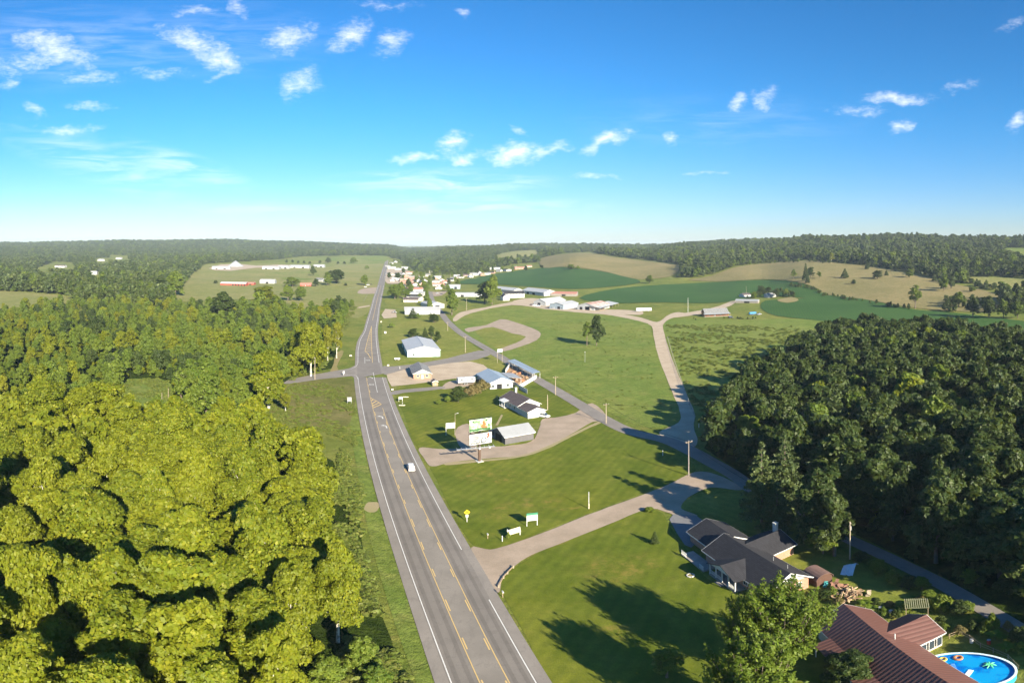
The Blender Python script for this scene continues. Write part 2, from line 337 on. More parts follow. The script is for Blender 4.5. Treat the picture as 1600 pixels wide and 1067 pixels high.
L_PINE = leafmat('pine needles', (.060, .095, .030), (.085, .12, .035), (.13, .16, .05), .15)
L_BRT = leafmat('bright young leaves', (.09, .15, .012), (.13, .19, .014), (.20, .25, .03), .35)
L_FAR = leafmat('distant leaves', (.030, .060, .014), (.085, .115, .022), (.12, .14, .03), .18)
L_WEED = leafmat('weeds', (.13, .19, .03), (.17, .21, .035), (.24, .24, .06), .35)
L_BRNS = leafmat('brown green shrub leaves', (.13, .12, .03), (.18, .13, .05), (.25, .2, .08), .2)

# ------------------------------------------------------------------ object helpers
def tag(o, label=None, cat=None, group=None, kind=None):
    if label: o['label'] = label
    if cat: o['category'] = cat
    if group: o['group'] = group
    if kind: o['kind'] = kind
    return o
def empty(name, loc, rz=0, label=None, cat=None, group=None):
    o = bpy.data.objects.new(name, None); COL.objects.link(o); o.location = loc; o.rotation_euler = (0, 0, rz); o.empty_display_size = .3
    return tag(o, label, cat, group)
def link(name, me, parent=None, loc=(0, 0, 0), rz=0):
    o = bpy.data.objects.new(name, me); COL.objects.link(o); o.location = loc; o.rotation_euler = (0, 0, rz)
    if parent: o.parent = parent
    return o
def npmesh(name, v, f, m, smooth=False):
    """v (n,3), f (k,4) or (k,3) arrays"""
    me = bpy.data.meshes.new(name); v = np.asarray(v, np.float32); f = np.asarray(f, np.int32); k = f.shape[1]
    me.vertices.add(len(v)); me.vertices.foreach_set('co', v.ravel()); me.loops.add(f.size); me.loops.foreach_set('vertex_index', f.ravel())
    me.polygons.add(len(f)); me.polygons.foreach_set('loop_start', np.arange(0, f.size, k, dtype=np.int32)); me.polygons.foreach_set('loop_total', np.full(len(f), k, np.int32))
    if smooth: me.polygons.foreach_set('use_smooth', np.ones(len(f), bool))
    me.update(calc_edges=True)
    if m: me.materials.append(m)
    return me
class MB:
    def __init__(s): s.v = []; s.f = []
    def add(s, vs, fs):
        n = len(s.v); s.v += [tuple(p) for p in vs]; s.f += [tuple(i + n for i in f) for f in fs]; return s
    def box(s, c, d, rz=0, rx=0, ry=0):
        M = Matrix.Translation(c) @ Matrix.Rotation(rz, 4, 'Z') @ Matrix.Rotation(ry, 4, 'Y') @ Matrix.Rotation(rx, 4, 'X')
        vs = [M @ Vector((i * d[0] / 2, j * d[1] / 2, k * d[2] / 2)) for k in (-1, 1) for i, j in ((-1, -1), (1, -1), (1, 1), (-1, 1))]
        return s.add(vs, [(0, 1, 5, 4), (1, 2, 6, 5), (2, 3, 7, 6), (3, 0, 4, 7), (4, 5, 6, 7), (3, 2, 1, 0)])
    def bx(s, x0, x1, y0, y1, z0, z1): return s.box(((x0 + x1) / 2, (y0 + y1) / 2, (z0 + z1) / 2), (x1 - x0, y1 - y0, z1 - z0))
    def tube(s, pts, rad, n=8, cap=True):
        pts = [Vector(p) for p in pts]; rad = rad if isinstance(rad, (list, tuple)) else [rad] * len(pts); vs = []; fs = []
        for i, p in enumerate(pts):
            d = (pts[min(i + 1, len(pts) - 1)] - pts[max(i - 1, 0)]).normalized(); a = d.orthogonal().normalized(); b = d.cross(a)
            if i and False: pass
            vs += [p + (a * math.cos(2 * math.pi * k / n) + b * math.sin(2 * math.pi * k / n)) * rad[i] for k in range(n)]
        for i in range(len(pts) - 1):
            for k in range(n): fs.append((i * n + k, i * n + (k + 1) % n, (i + 1) * n + (k + 1) % n, (i + 1) * n + k))
        if cap: fs += [tuple(range(n))[::-1], tuple((len(pts) - 1) * n + k for k in range(n))]
        return s.add(vs, fs)
    def prism(s, prof, x0, x1):
        """prof: (y,z) outline extruded along x"""
        n = len(prof); vs = [(x0, y, z) for y, z in prof] + [(x1, y, z) for y, z in prof]
        return s.add(vs, [tuple(range(n))[::-1], tuple(range(n, 2 * n))] + [(i, (i + 1) % n, n + (i + 1) % n, n + i) for i in range(n)])
    def build(s, name, m, parent=None, loc=(0, 0, 0), rz=0, bevel=0, smooth=False):
        me = bpy.data.meshes.new(name); me.from_pydata(s.v, [], s.f); me.materials.append(m)
        bm = bmesh.new(); bm.from_mesh(me); bmesh.ops.recalc_face_normals(bm, faces=bm.faces); bm.to_mesh(me); bm.free()
        if smooth: me.polygons.foreach_set('use_smooth', [True] * len(me.polygons))
        o = link(name, me, parent, loc, rz)
        if bevel:
            b = o.modifiers.new('bevel', 'BEVEL'); b.width = bevel; b.segments = 2; b.limit_method = 'ANGLE'
        return o
def kids(o): return [c for c in bpy.data.objects if c.parent == o]
def copy_tree(o, parent=None, childmap=None):
    c = o.copy(); COL.objects.link(c)
    if parent: c.parent = parent
    for ch in childmap.get(o.name, []): copy_tree(ch, c, childmap)
    return c
def cmap():
    d = {}
    for o in COL.objects:
        if o.parent: d.setdefault(o.parent.name, []).append(o)
    return d

# ------------------------------------------------------------------ ground sheet
def build_ground():
    azs = np.concatenate([np.linspace(-180, -62, 40)[:-1], np.linspace(-62, 62, 320), np.linspace(62, 180, 40)[1:-1]])
    az = np.radians(azs); rings = np.concatenate([[12.0], np.geomspace(30, 12000, 330)])
    A, D = np.meshgrid(az, rings); Z = hz(A * F + U0, D)
    V = np.stack([D * np.sin(A), D * np.cos(A), Z], -1).reshape(-1, 3); n = len(az); k = len(rings)
    i, j = np.meshgrid(np.arange(k - 1), np.arange(n)); i = i.ravel(); j = j.ravel(); j2 = (j + 1) % n
    Fc = np.stack([i * n + j, (i + 1) * n + j, (i + 1) * n + j2, i * n + j2], -1)[:, ::-1]
    me = npmesh('ground', V, Fc, M_ROUGH, True)
    # close the small disc under the camera
    bm = bmesh.new(); bm.from_mesh(me); bm.verts.ensure_lookup_table(); f = bm.faces.new([bm.verts[q] for q in range(n)])
    bmesh.ops.recalc_face_normals(bm, faces=bm.faces); bm.faces.ensure_lookup_table()
    if bm.faces[0].normal.z < 0: bmesh.ops.reverse_faces(bm, faces=bm.faces)
    bm.to_mesh(me); bm.free()
    tag(link('ground', me), kind='structure')
build_ground()

def catmull(P, sub=6, closed=False):
    P = [Vector((*p, 0)) for p in P]; n = len(P); out = []
    rng = range(n) if closed else range(n - 1)
    for i in rng:
        if closed: p0, p1, p2, p3 = P[i - 1], P[i], P[(i + 1) % n], P[(i + 2) % n]
        else: p0, p1, p2, p3 = P[max(i - 1, 0)], P[i], P[i + 1], P[min(i + 2, n - 1)]
        for k in range(sub):
            t = k / sub
            out.append(.5 * ((2 * p1) + (p2 - p0) * t + (2 * p0 - 5 * p1 + 4 * p2 - p3) * t * t + (3 * p1 - p0 - 3 * p2 + p3) * t**3))
    if not closed: out.append(P[-1])
    return [(p.x, p.y) for p in out]
LAY = [0]
def patch(name, poly, m, lift=None, smooth=3, jag=0.0, kind='structure', seed=0, **kw):
    """a ground cover outlined in photo pixels, unprojected to the terrain"""
    LAY[0] += 1
    pts = catmull(poly, smooth, True) if smooth else poly
    rnd = random.Random(seed)
    wp = []
    for (u, v) in pts:
        if jag: u += rnd.uniform(-jag, jag); v += rnd.uniform(-jag, jag) * .6
        wp.append((u, v))
    tri = tessellate_polygon([[Vector((u, v, 0)) for u, v in wp]])
    bm = bmesh.new(); vs = [bm.verts.new((u, v, 0)) for u, v in wp]
    for t in tri:
        try: bm.faces.new([vs[i] for i in t])
        except ValueError: pass
    us = [p[0] for p in wp]; vv = [p[1] for p in wp]; vmin = min(vv); far = vmin < 500
    def cut(co, no): 
        bmesh.ops.bisect_plane(bm, geom=bm.verts[:] + bm.edges[:] + bm.faces[:], plane_co=co, plane_no=no, dist=1e-4)
    st = 10 if far else 40
    x = math.floor(min(us) / st) * st
    while x < max(us): x += st; cut((x, 0, 0), (1, 0, 0))
    v = vmin
    while v < max(vv):
        v += 1.5 if v < 430 else 3 if v < 510 else 20 if v < 600 else 50
        cut((0, v, 0), (0, 1, 0))
    zl = (lift if lift is not None else .002 * LAY[0] + .02)
    for p in bm.verts:
        g = G(p.co.x, p.co.y); D = math.hypot(g.x, g.y)
        p.co = g + Vector((0, 0, zl + (max(0, D - 500) * .0009 if far else 0)))
    bmesh.ops.recalc_face_normals(bm, faces=bm.faces)
    for f in bm.faces:
        if f.normal.z < 0: f.normal_flip()
    me = bpy.data.meshes.new(name); bm.to_mesh(me); bm.free(); me.materials.append(m)
    return tag(link(name, me), kind=kind, **kw)
def ribbon(name, L, Rr, m, lift, parent=None, kind='structure'):
    if 'side' not in name: lift += .11
    """strip between a left and a right pixel polyline with equal counts"""
    V = []
    for a, b in zip(L, Rr):
        for p in (a, b):
            g = G(*p); D = math.hypot(g.x, g.y); V.append(g + Vector((0, 0, lift + max(0, D - 500) * .0009)))
    f = [(2 * i, 2 * i + 1, 2 * i + 3, 2 * i + 2) for i in range(len(L) - 1)]
    me = bpy.data.meshes.new(name); me.from_pydata(V, [], f); me.materials.append(m); me.update()
    if me.polygons[0].normal.z < 0: me.flip_normals()
    o = link(name, me, parent)
    if kind: tag(o, kind=kind)
    return o
def stripe(mb, pts, w, lift, dash=None, up=.11):
    lift += up
    """painted strip of world width w along pixel polyline pts; dash=(on,off)"""
    P = [G(*p) for p in pts]; Q = [P[0]]
    for a, b in zip(P, P[1:]):
        k = max(1, int((b - a).length / 2.0))
        Q += [a.lerp(b, (i + 1) / k) for i in range(k)]
    d = 0
    for i in range(len(Q) - 1):
        a, b = Q[i], Q[i + 1]; l = (b - a).length; d += l
        if dash and (d % (dash[0] + dash[1])) > dash[0]: continue
        t0 = (Q[min(i + 1, len(Q) - 1)] - Q[max(i - 1, 0)]).normalized(); t1 = (Q[min(i + 2, len(Q) - 1)] - Q[i]).normalized()
        n0 = Vector((-t0.y, t0.x, 0)) * w / 2; n1 = Vector((-t1.y, t1.x, 0)) * w / 2
        k = max(0, math.hypot(a.x, a.y) - 500) * .0009; z = Vector((0, 0, lift + k))
        mb.add([a - n0 + z, b - n1 + z, b + n1 + z, a + n0 + z], [(0, 1, 2, 3)])
def shift(pts, w):
    """offset a pixel polyline sideways by w metres (right +)"""
    P = [G(*p) for p in pts]; out = []
    for i, p in enumerate(P):
        t = (P[min(i + 1, len(P) - 1)] - P[max(i - 1, 0)]).normalized(); q = p + Vector((t.y, -t.x, 0)) * w
        out.append(tuple(float(k) for k in pix(q.x, q.y, q.z)))
    return out

# --- highway ---------------------------------------------------------------
LW = [(559.5,592),(565.4,630.9),(573.3,672.9),(580.3,700),(594,752),(608,797),(625.7,850),(642.8,900),(662.5,954.4),(685,1014.4),(704.7,1067)]
LY = [(571.7,584),(578.6,624),(589,665),(600,700),(614.4,740.8),(634,792.8),(655,850),(676,900),(699,954),(726,1012.5),(748.8,1067)]
RY = [(586,590),(595,632),(607.4,666.3),(620.7,700.5),(636,739),(657,787),(687,850),(711,900),(733.8,945),(769.4,1018),(795.6,1067)]
RW = [(595.6,580),(603.5,615),(619,653),(639.6,700),(658.7,740.8),(685.4,794),(715.6,850),(763.4,936.6),(788,980.6),(836.9,1067)]
def fitline(P):
    p = np.array(P); c = np.polyfit((p[:, 1] - 800) / 300, p[:, 0], 4)
    return lambda v: float(np.polyval(c, (v - 800) / 300))
fLW, fLY, fRY, fRW = map(fitline, (LW, LY, RY, RW))
VN = [590 + 6 * i for i in range(83)]
ev = lambda f, a=590, b=1082: [(f(v), v) for v in VN if a <= v <= b]
FLW = [(559.5,592),(558.8,578),(559.3,566),(559.5,547.5),(562.8,531.8),(570.7,517.4),(574.6,503),(580.5,483.3),(585,466),(590.3,450.5),(594.4,435),(598,422),(601.5,412),(603,407)]
FRW = [(595.6,584),(593.6,575),(592.3,567),(589.6,549),(587.7,531.8),(587.3,515),(589.7,499),(591.6,483),(595.6,463.6),(598.9,449),(601,435),(603.5,422),(605.6,412),(606.4,407)]
fl = catmull(FLW, 5); fr = catmull(FRW, 5)
def build_highway():
    nl = [(u, v) for u, v in shift(ev(fLW), 0)]
    # outer pavement edge = white lines pushed out to the shoulder
    for (a, b, nm) in ((ev(fLW), ev(fRW), 'near'),):
        L = shift(a[::-1], -2.0)[::-1]; Rr = shift(b[::-1], 1.9)[::-1]
        ribbon('highway', L, Rr, M_SHLD, .05)
        ribbon('highway_lane', shift(a[::-1], -.25)[::-1], shift(b[::-1], .25)[::-1], M_ROAD, .062)
        lo = ev(fLY, 640); hi = ev(fRY, 640)
        ribbon('turn_lane', lo, hi, M_LANE, .07)
        for q0, q1, k in ((ev(fLW, 640), ev(fLY, 640), 0), (ev(fRY, 640), ev(fRW, 640), 0)):
            for t0, t1 in ((.16, .34), (.64, .82)):
                A = [(x[0] + (y[0] - x[0]) * t0, x[1]) for x, y in zip(q0, q1)]; B = [(x[0] + (y[0] - x[0]) * t1, x[1]) for x, y in zip(q0, q1)]
                ribbon('wheel_track', A, B, M_TRACK, .074)
    ribbon('highway_far', shift(fl, -1.6), shift(fr, 1.6), M_SHLD, .052)
    ribbon('highway_far_lane', shift(fl, -.2), shift(fr, .2), M_ROAD, .064)
    w = MB(); 
    stripe(w, ev(fLW), .17, .09); stripe(w, ev(fRW, 590, 862), .17, .09); stripe(w, ev(fRW, 936), .17, .09)
    stripe(w, FLW[2:], .24, .09); stripe(w, FRW[2:], .24, .09)
    stripe(w, [(583, 582.3), (586, 596), (589.7, 613.8)], .2, .09)
    stripe(w, [(570, 559), (570.2, 568)], .2, .09)
    # edge lines curving round the corners of the cross road
    stripe(w, catmull([(559.5, 566), (557, 572), (548, 577), (530, 580)], 5), .17, .092)
    stripe(w, catmull([(559.7, 594), (557, 588), (550, 586.6), (536, 586.5)], 5), .17, .092)
    def arrow(c, s=1.0, turn=1):
        a = G(*c); d = (G(c[0] - 4, c[1] - 12) - a).normalized(); n = Vector((d.y, -d.x, 0)); z = Vector((0, 0, .205))
        def q(x, y): return a + n * x * s * turn + d * y * s + z
        w.add([q(.55, -1.6), q(.9, -1.6), q(.9, .6), q(.55, .6)], [(0, 1, 2, 3)])
        w.add([q(.9, .6), q(.55, .6), q(.1, 1.2), q(.1, 1.6), q(.6, 1.3)], [(0, 1, 2, 3, 4)])
        w.add([q(.12, .9), q(-.9, 1.45), q(.12, 2.0)], [(0, 1, 2)])
    arrow((594, 653), 1.15); arrow((600, 667.5), 1.15, 1)
    arrow((579, 591), 1.1); 
    for c in ((580.5, 601.5), (575.2, 563.5)):   # pavement words
        a = G(*c); d = (G(c[0] - 1, c[1] - 12) - a).normalized(); n = Vector((d.y, -d.x, 0))
        for i in range(4):
            for j, (x, y, ww, hh) in enumerate(((0, 0, .1, 2.4), (.32, 0, .1, 2.4), (.16, 1.15, .3, .28), (.16, -1.1, .3, .25))[:3 + i % 2]):
                p = a + n * (-1.15 + i * .62 + x) + d * y + Vector((0, 0, .206))
                w.add([p - n * ww / 2 - d * hh / 2, p + n * ww / 2 - d * hh / 2, p + n * ww / 2 + d * hh / 2, p - n * ww / 2 + d * hh / 2], [(0, 1, 2, 3)])
    tag(w.build('white_road_markings', M_WLINE), kind='structure')
    y = MB()
    a = ev(fLY)[::-1]; b = ev(fRY, 636)[::-1]
    stripe(y, a, .15, .088); stripe(y, shift(a, .34), .2, .088, (3.2, 9))
    stripe(y, b, .15, .088); stripe(y, shift(b, -.34), .2, .088, (3.2, 9))
    # chevron area south of the junction
    for p, q in (((580.3, 627), (583, 624.5)), ((581, 631.5), (588.5, 627)), ((581.5, 634.8), (592, 630.2)), ((582.3, 638), (595.5, 632.6))):
        stripe(y, [p, q], .55, .09)
    stripe(y, [(579.5, 622.5), (584, 624.8), (590, 628), (595.8, 632.5)], .3, .09)
    # tapered hatched area north of the junction
    la = [(580.6, 509.5), (577, 522), (573.5, 535), (570.2, 549)]; ra = [(580.6, 509.5), (580.4, 522), (580.5, 535), (581, 549), (581.9, 567)]
    stripe(y, la, .3, .09); stripe(y, ra, .3, .09); stripe(y, [(570.2, 549), (575, 553), (579, 560)], .4, .09)
    for i in range(12):
        v = 515 + i * 3.0; t = (v - 509.5) / 39.5; ul = 580.6 - 10.4 * t
        stripe(y, [(ul, v + 1.4), (580.6, v - .6)], .6, .091)
    far = [((p[0] + q[0]) / 2, (p[1] + q[1]) / 2) for p, q in zip(FLW[6:], FRW[6:])]
    stripe(y, shift(far, -.2), .15, .09); stripe(y, shift(far, .2), .15, .09)
    tag(y.build('yellow_road_markings', M_YLINE), kind='structure')

# --- ground covers ------------------------------------------------------------
def covers():
    P = patch
    # fields
    P('hay_field', [(262,470),(278,455),(300,428),(322,414),(380,412),(470,410),(560,405),(597,406),(600,412),(592,440),(582,478),(560,497),(520,492),(470,480),(430,470),(380,468),(320,470)], M_HAY, smooth=2)
    P('green_field', [(415,428),(470,424),(500,430),(480,438),(430,436)], M_MEAD)
    P('meadow', [(440,410),(520,403),(600,402),(600,412),(520,416),(450,416)], M_MEAD)
    P('hay_field', [(-60,456),(40,457),(110,464),(108,474),(30,484),(-60,490)], M_HAY)
    P('soy_field', [(712,443),(760,431),(830,421),(880,418),(940,425),(985,434),(1000,442),(960,448),(900,452),(840,449),(780,445)], M_SOY, lift=.3)
    P('soy_field', [(905,466),(960,452),(1040,445),(1130,441),(1190,438),(1240,441),(1280,453),(1290,462),(1270,466),(1225,464),(1185,464),(1150,470),(1110,474),(1030,473),(960,474)], M_SOY, lift=.3)
    P('soy_field', [(1196,470),(1240,468),(1300,462),(1360,470),(1430,484),(1500,490),(1600,502),(1680,510),(1680,548),(1600,540),(1480,528),(1380,512),(1290,502),(1215,494),(1190,482)], M_SOY, lift=.3)
    P('pasture', [(845,405),(880,398),(920,396),(970,404),(1040,412),(1062,418),(1048,432),(1015,436),(990,436),(940,424),(885,417),(850,419)], M_PAST, lift=.35)
    P('pasture', [(1075,438),(1110,432),(1150,418),(1200,412),(1260,408),(1310,412),(1370,418),(1430,430),(1500,446),(1560,462),(1560,486),(1480,486),(1420,480),(1350,468),(1290,460),(1275,450),(1240,440),(1190,437),(1130,440)], M_PAST, lift=.35)
    P('pasture', [(1500,436),(1560,434),(1640,442),(1640,456),(1560,452)], M_HAY, lift=.35)
    P('pasture', [(1560,388),(1640,388),(1640,402),(1590,398)], M_MEAD, lift=.6)
    P('hay_field', [(560,404),(600,399),(604,403),(600,410)], M_MEAD, lift=.6)
    P('hay_field', [(770,400),(800,394),(840,392),(838,400),(790,406)], M_HAY, lift=.6)
    # lawns and meadows
    P('meadow', [(704,496),(740,485),(800,478),(880,482),(960,489),(1010,500),(1018,520),(1030,560),(1048,610),(1063,648),(1050,664),(1010,668),(960,648),(900,618),(830,578),(790,556),(740,532)], M_MEAD, smooth=2)
    P('meadow', [(1034,506),(1060,497),(1150,500),(1240,498),(1300,505),(1290,540),(1230,570),(1170,610),(1110,650),(1086,655),(1070,610),(1050,560)], M_MEAD, smooth=2)
    P('lawn', [(600,498),(640,497),(690,500),(706,512),(740,540),(755,552),(735,556),(690,563),(640,572),(604,576),(598,555),(596,530),(597,510)], M_LAWN2, smooth=4, jag=.4)
    P('lawn', [(606,462),(640,460),(700,470),(720,480),(700,492),(660,490),(640,478),(604,476)], M_LAWN2, smooth=4, jag=.4)
    P('lawn', [(672,728),(700,722),(760,719),(810,713),(850,700),(890,678),(930,662),(960,660),(1010,680),(1050,702),(1084,726),(1080,742),(1040,757),(950,790),(840,833),(775,857),(739,852),(700,788),(684,752)], M_LAWN, smooth=4, jag=.4)
    P('lawn', [(783,922),(790,900),(806,886),(850,860),(950,820),(1010,798),(1035,802),(1045,820),(1070,855),(1100,900),(1150,930),(1290,1020),(1330,1110),(882,1110),(830,1010)], M_LAWN, smooth=4, jag=.4)
    P('lawn', [(617,612),(640,604),(680,600),(745,600),(800,606),(825,598),(850,597),(905,632),(890,648),(850,660),(800,662),(745,664),(700,690),(655,702),(632,650)], M_LAWN, smooth=4, jag=.4)
    P('lawn', [(612,590),(614,604),(650,604),(720,594),(716,588),(640,596)], M_LAWN, smooth=0)
    P('lawn', [(660,565),(720,556),(758,550),(778,556),(800,572),(780,577),(745,572),(700,569),(665,571)], M_LAWN2, smooth=4, jag=.4)
    P('lawn', [(742,516),(762,508),(800,519),(824,524),(800,538),(782,545),(764,536)], M_LAWN2, smooth=4, jag=.4)
    P('lawn', [(1062,795),(1100,772),(1170,775),(1240,800),(1330,870),(1420,925),(1400,960),(1320,950),(1230,900),(1190,850),(1130,810)], M_LAWN2, smooth=4, jag=.4)
    P('verge', [(560,612),(545,640),(552,700),(566,780),(580,850),(612,960),(650,1067),(672,1110),(695,1110),(668,1010),(628,902),(594,800),(566,690),(556,620)], M_MEAD, smooth=2)
    P('dry_grass', [(470,596),(550,592),(553,640),(535,672),(480,668),(430,650),(400,648),(420,620)], mat('dry weedy grass', rough=.95, spec=.1, fn=grassfn((.14, .145, .035), (.19, .17, .055), (.10, .14, .02), .03, 0, .4, 1.2, 0, .7)), smooth=2)
    # bare and worn patches
    P('gravel_patch', [(571,787),(588,785),(594,790),(584,800),(570,798)], M_SANDY, smooth=3, jag=1.5)
    P('gravel_patch', [(515,590),(530,589),(527,572),(536,548),(526,552),(518,575)], M_DIRT, smooth=3, jag=1.5)
    # side streets
    P('cross_road', [(440,600),(452,593),(500,584),(545,576),(558,570),(556,580),(558,594),(550,588),(500,593),(452,600)], M_SIDE, smooth=0, lift=.15)
    P('cross_road', [(596,578),(600,572),(608,573),(640,570),(700,560),(748,548),(770,552),(745,562),(700,568),(660,574),(630,578),(602,586)], M_SIDE, smooth=2, lift=.148)
    cl = catmull([(672,455),(676,470),(688,487),(700,503),(722,522),(760,545),(795,566),(830,588),(868,610),(905,632),(945,656),(985,675),(1040,688),(1075,703),(1110,722),(1150,745),(1200,783),(1260,812),(1330,845),(1400,878),(1480,918),(1560,965),(1650,1020)], 6)
    PL = shift(cl, -1.0); PR0 = shift(cl, 1.0)
    hw = [3.0 if c[0] < 1080 else max(1.7, 3.0 - (c[0] - 1080) / 130) for c in cl]
    a = [(c[0] + (l[0] - c[0]) * w, c[1] + (l[1] - c[1]) * w) for c, l, w in zip(cl, PL, hw)]; b = [(c[0] + (l[0] - c[0]) * w, c[1] + (l[1] - c[1]) * w) for c, l, w in zip(cl, PR0, hw)]
    ribbon('side_road', a, b, M_SIDE, .165)
    wv = catmull([(676,455),(683,474),(698,492),(708,505)], 4)
    # gravel edges, drives and lots
    P('farm_lane', [(1084,668),(1085,645),(1071,612),(1050,560),(1040,528),(1036,508),(1050,497),(1075,492),(1060,488),(1045,492),(1026,503),(1000,496),(960,489),(900,481),(860,477),(830,472),(800,472),(760,480),(720,488),(708,498),(712,502),(735,490),(800,477),(850,483),(900,488),(955,493),(1000,502),(1018,510),(1022,530),(1030,560),(1050,612),(1062,642),(1060,660),(1030,676),(1050,690),(1080,700),(1090,690)], M_PALE, smooth=4, jag=.45)
    P('farm_lane', [(1040,497),(1060,491),(1100,484),(1130,476),(1150,466),(1170,456),(1185,447),(1200,440),(1202,441),(1188,449),(1174,459),(1156,469),(1136,480),(1104,489),(1066,495)], M_PALE, smooth=4, jag=.45)
    P('farm_yard', [(800,472),(830,466),(870,472),(900,480),(960,484),(1000,486),(1000,492),(950,490),(880,484),(830,478)], M_PALE, smooth=4, jag=.45)
    P('gravel_driveway', [(736,856),(765,859),(790,853),(840,836),(900,812),(950,793),(1000,775),(1045,757),(1085,738),(1120,742),(1160,762),(1150,766),(1110,762),(1075,778),(1065,795),(1090,806),(1062,808),(1040,800),(1010,796),(950,820),(880,848),(830,868),(803,886),(786,904),(780,925),(770,922),(750,890)], M_GRAV, smooth=4, jag=.45)
    P('gravel_driveway', [(655,700),(690,702),(735,700),(765,698),(790,697),(830,690),(843,668),(848,655),(872,652),(900,645),(925,630),(950,655),(925,660),(890,680),(855,699),(815,712),(760,717),(710,722),(675,729),(664,718)], M_GRAV, smooth=4, jag=.45)
    P('gravel_driveway', [(712,672),(735,664),(745,700),(720,700)], M_GRAV, smooth=4, jag=.45)
    P('gravel_verge', [(700,723),(760,718),(812,712),(852,699),(892,679),(930,661),(950,656),(1000,674),(990,676),(948,661),(932,664),(894,682),(854,702),(812,715),(760,721),(702,727)], M_SANDY, smooth=4, jag=.45)
    P('concrete_lot', [(603,580),(612,574),(640,572),(672,570),(700,567),(735,565),(755,570),(765,578),(752,588),(725,590),(700,593),(650,600),(612,604),(606,594)], M_PALE, smooth=1)
    P('gravel_lot', [(726,514),(740,511),(760,508),(782,499),(800,502),(832,513),(845,521),(838,532),(812,542),(788,549),(782,545),(806,536),(822,526),(800,521),(770,511),(745,516),(732,519)], M_GRAV, smooth=2)
    P('gravel_lot', [(596,492),(602,483),(618,484),(620,496),(600,498)], M_PALE, smooth=0)
    P('gravel_driveway', [(700,597),(720,594),(740,596),(738,602),(715,606),(690,608)], M_GRAV, smooth=4, jag=.45)
    P('gravel_driveway', [(612,612),(640,608),(690,604),(690,608),(640,613),(614,617)], M_SIDE, smooth=4, jag=.45)
    P('gravel_driveway', [(565,452),(592,450),(590,458),(560,459)], M_GRAV, smooth=4, jag=.45)
    P('field_track', [(520,484),(560,480),(578,477),(577,479),(560,482),(520,486)], M_PALE, smooth=0)
    P('footpath', [(783,648),(786,649),(778,665),(774,665)], M_SANDY, smooth=0)
    P('gravel_yard', [(326,420),(345,414),(372,413),(400,416),(440,414),(470,416),(440,420),(400,419),(360,424),(335,423)], M_PALE, smooth=1, lift=.5)
    P('bare_earth', [(1214,470),(1236,465),(1248,470),(1230,474)], M_DIRT, lift=.6)
    P('asphalt_drive', [(1046,812),(1052,804),(1088,806),(1098,814),(1100,830),(1092,846),(1080,856),(1070,852),(1058,834)], mat('dark drive', rough=.9, fn=asphaltfn(.16, (1, 1, 1.03))), smooth=1)
    P('street', [(640,440),(668,436),(690,440),(700,452),(690,462),(672,462),(676,450)], M_GRAV, smooth=2)
    P('village_lot', [(603,422),(625,420),(640,424),(645,440),(612,444),(602,440)], M_PALE, smooth=2)
    P('village_ground', [(640,440),(700,428),(760,424),(820,416),(830,420),(760,432),(715,444),(700,455),(660,455)], M_LAWN2, smooth=2, lift=.2)
    # forest floor
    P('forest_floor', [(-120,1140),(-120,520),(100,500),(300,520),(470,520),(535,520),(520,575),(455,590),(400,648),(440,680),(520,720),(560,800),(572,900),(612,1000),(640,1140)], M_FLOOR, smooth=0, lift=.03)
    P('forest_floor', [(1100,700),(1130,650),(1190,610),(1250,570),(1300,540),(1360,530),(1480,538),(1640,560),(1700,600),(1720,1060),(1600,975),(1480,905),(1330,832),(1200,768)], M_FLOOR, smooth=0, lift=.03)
covers(); build_highway()
patch('clearing', [(190, 600), (215, 592), (262, 596), (270, 620), (268, 655), (228, 662), (196, 650)], M_MEAD, smooth=4, jag=.8, lift=.18)
# ------------------------------------------------------------------ vegetation
def leafcloud(rng, centers, radii, n, leaf, up=.25, out=.65, squash=.85, aspect=1.5, vert=0.0):
    """n leaf faces spread over the outer shells of many clumps; returns verts, quads"""
    centers = np.asarray(centers); radii = np.asarray(radii); w = radii ** 2; w = w / w.sum()
    k = rng.choice(len(centers), n, p=w)
    d = rng.normal(size=(n, 3)); d /= np.linalg.norm(d, axis=1)[:, None]
    low = d[:, 2] < -.35; d[low, 2] *= -1
    rr = radii[k] * (.55 + .5 * rng.random(n) ** .5)
    p = centers[k] + d * rr[:, None] * np.array([1, 1, squash])
    nr = d * out + rng.normal(size=(n, 3)) * .42 + np.array([0, 0, up]); nr /= np.linalg.norm(nr, axis=1)[:, None]
    t = np.cross(nr, rng.normal(size=(n, 3)) * (1 - vert) + np.array([0, 0, 1.0]) * 0 + np.array([1e-3, 0, 0])); t /= np.linalg.norm(t, axis=1)[:, None] + 1e-9
    b = np.cross(nr, t)
    s = leaf * (.6 + .8 * rng.random(n)); hs = s[:, None] * .5
    if vert > 0:
        b = b * (1 - vert) + np.array([0, 0, 1]) * vert; b /= np.linalg.norm(b, axis=1)[:, None]
    fold = nr * hs * .35
    v = np.stack([p - t * hs - fold, p - b * hs * aspect, p + t * hs - fold, p + b * hs * aspect], 1).reshape(-1, 3)
    f = np.arange(4 * n).reshape(-1, 4)
    return v, f
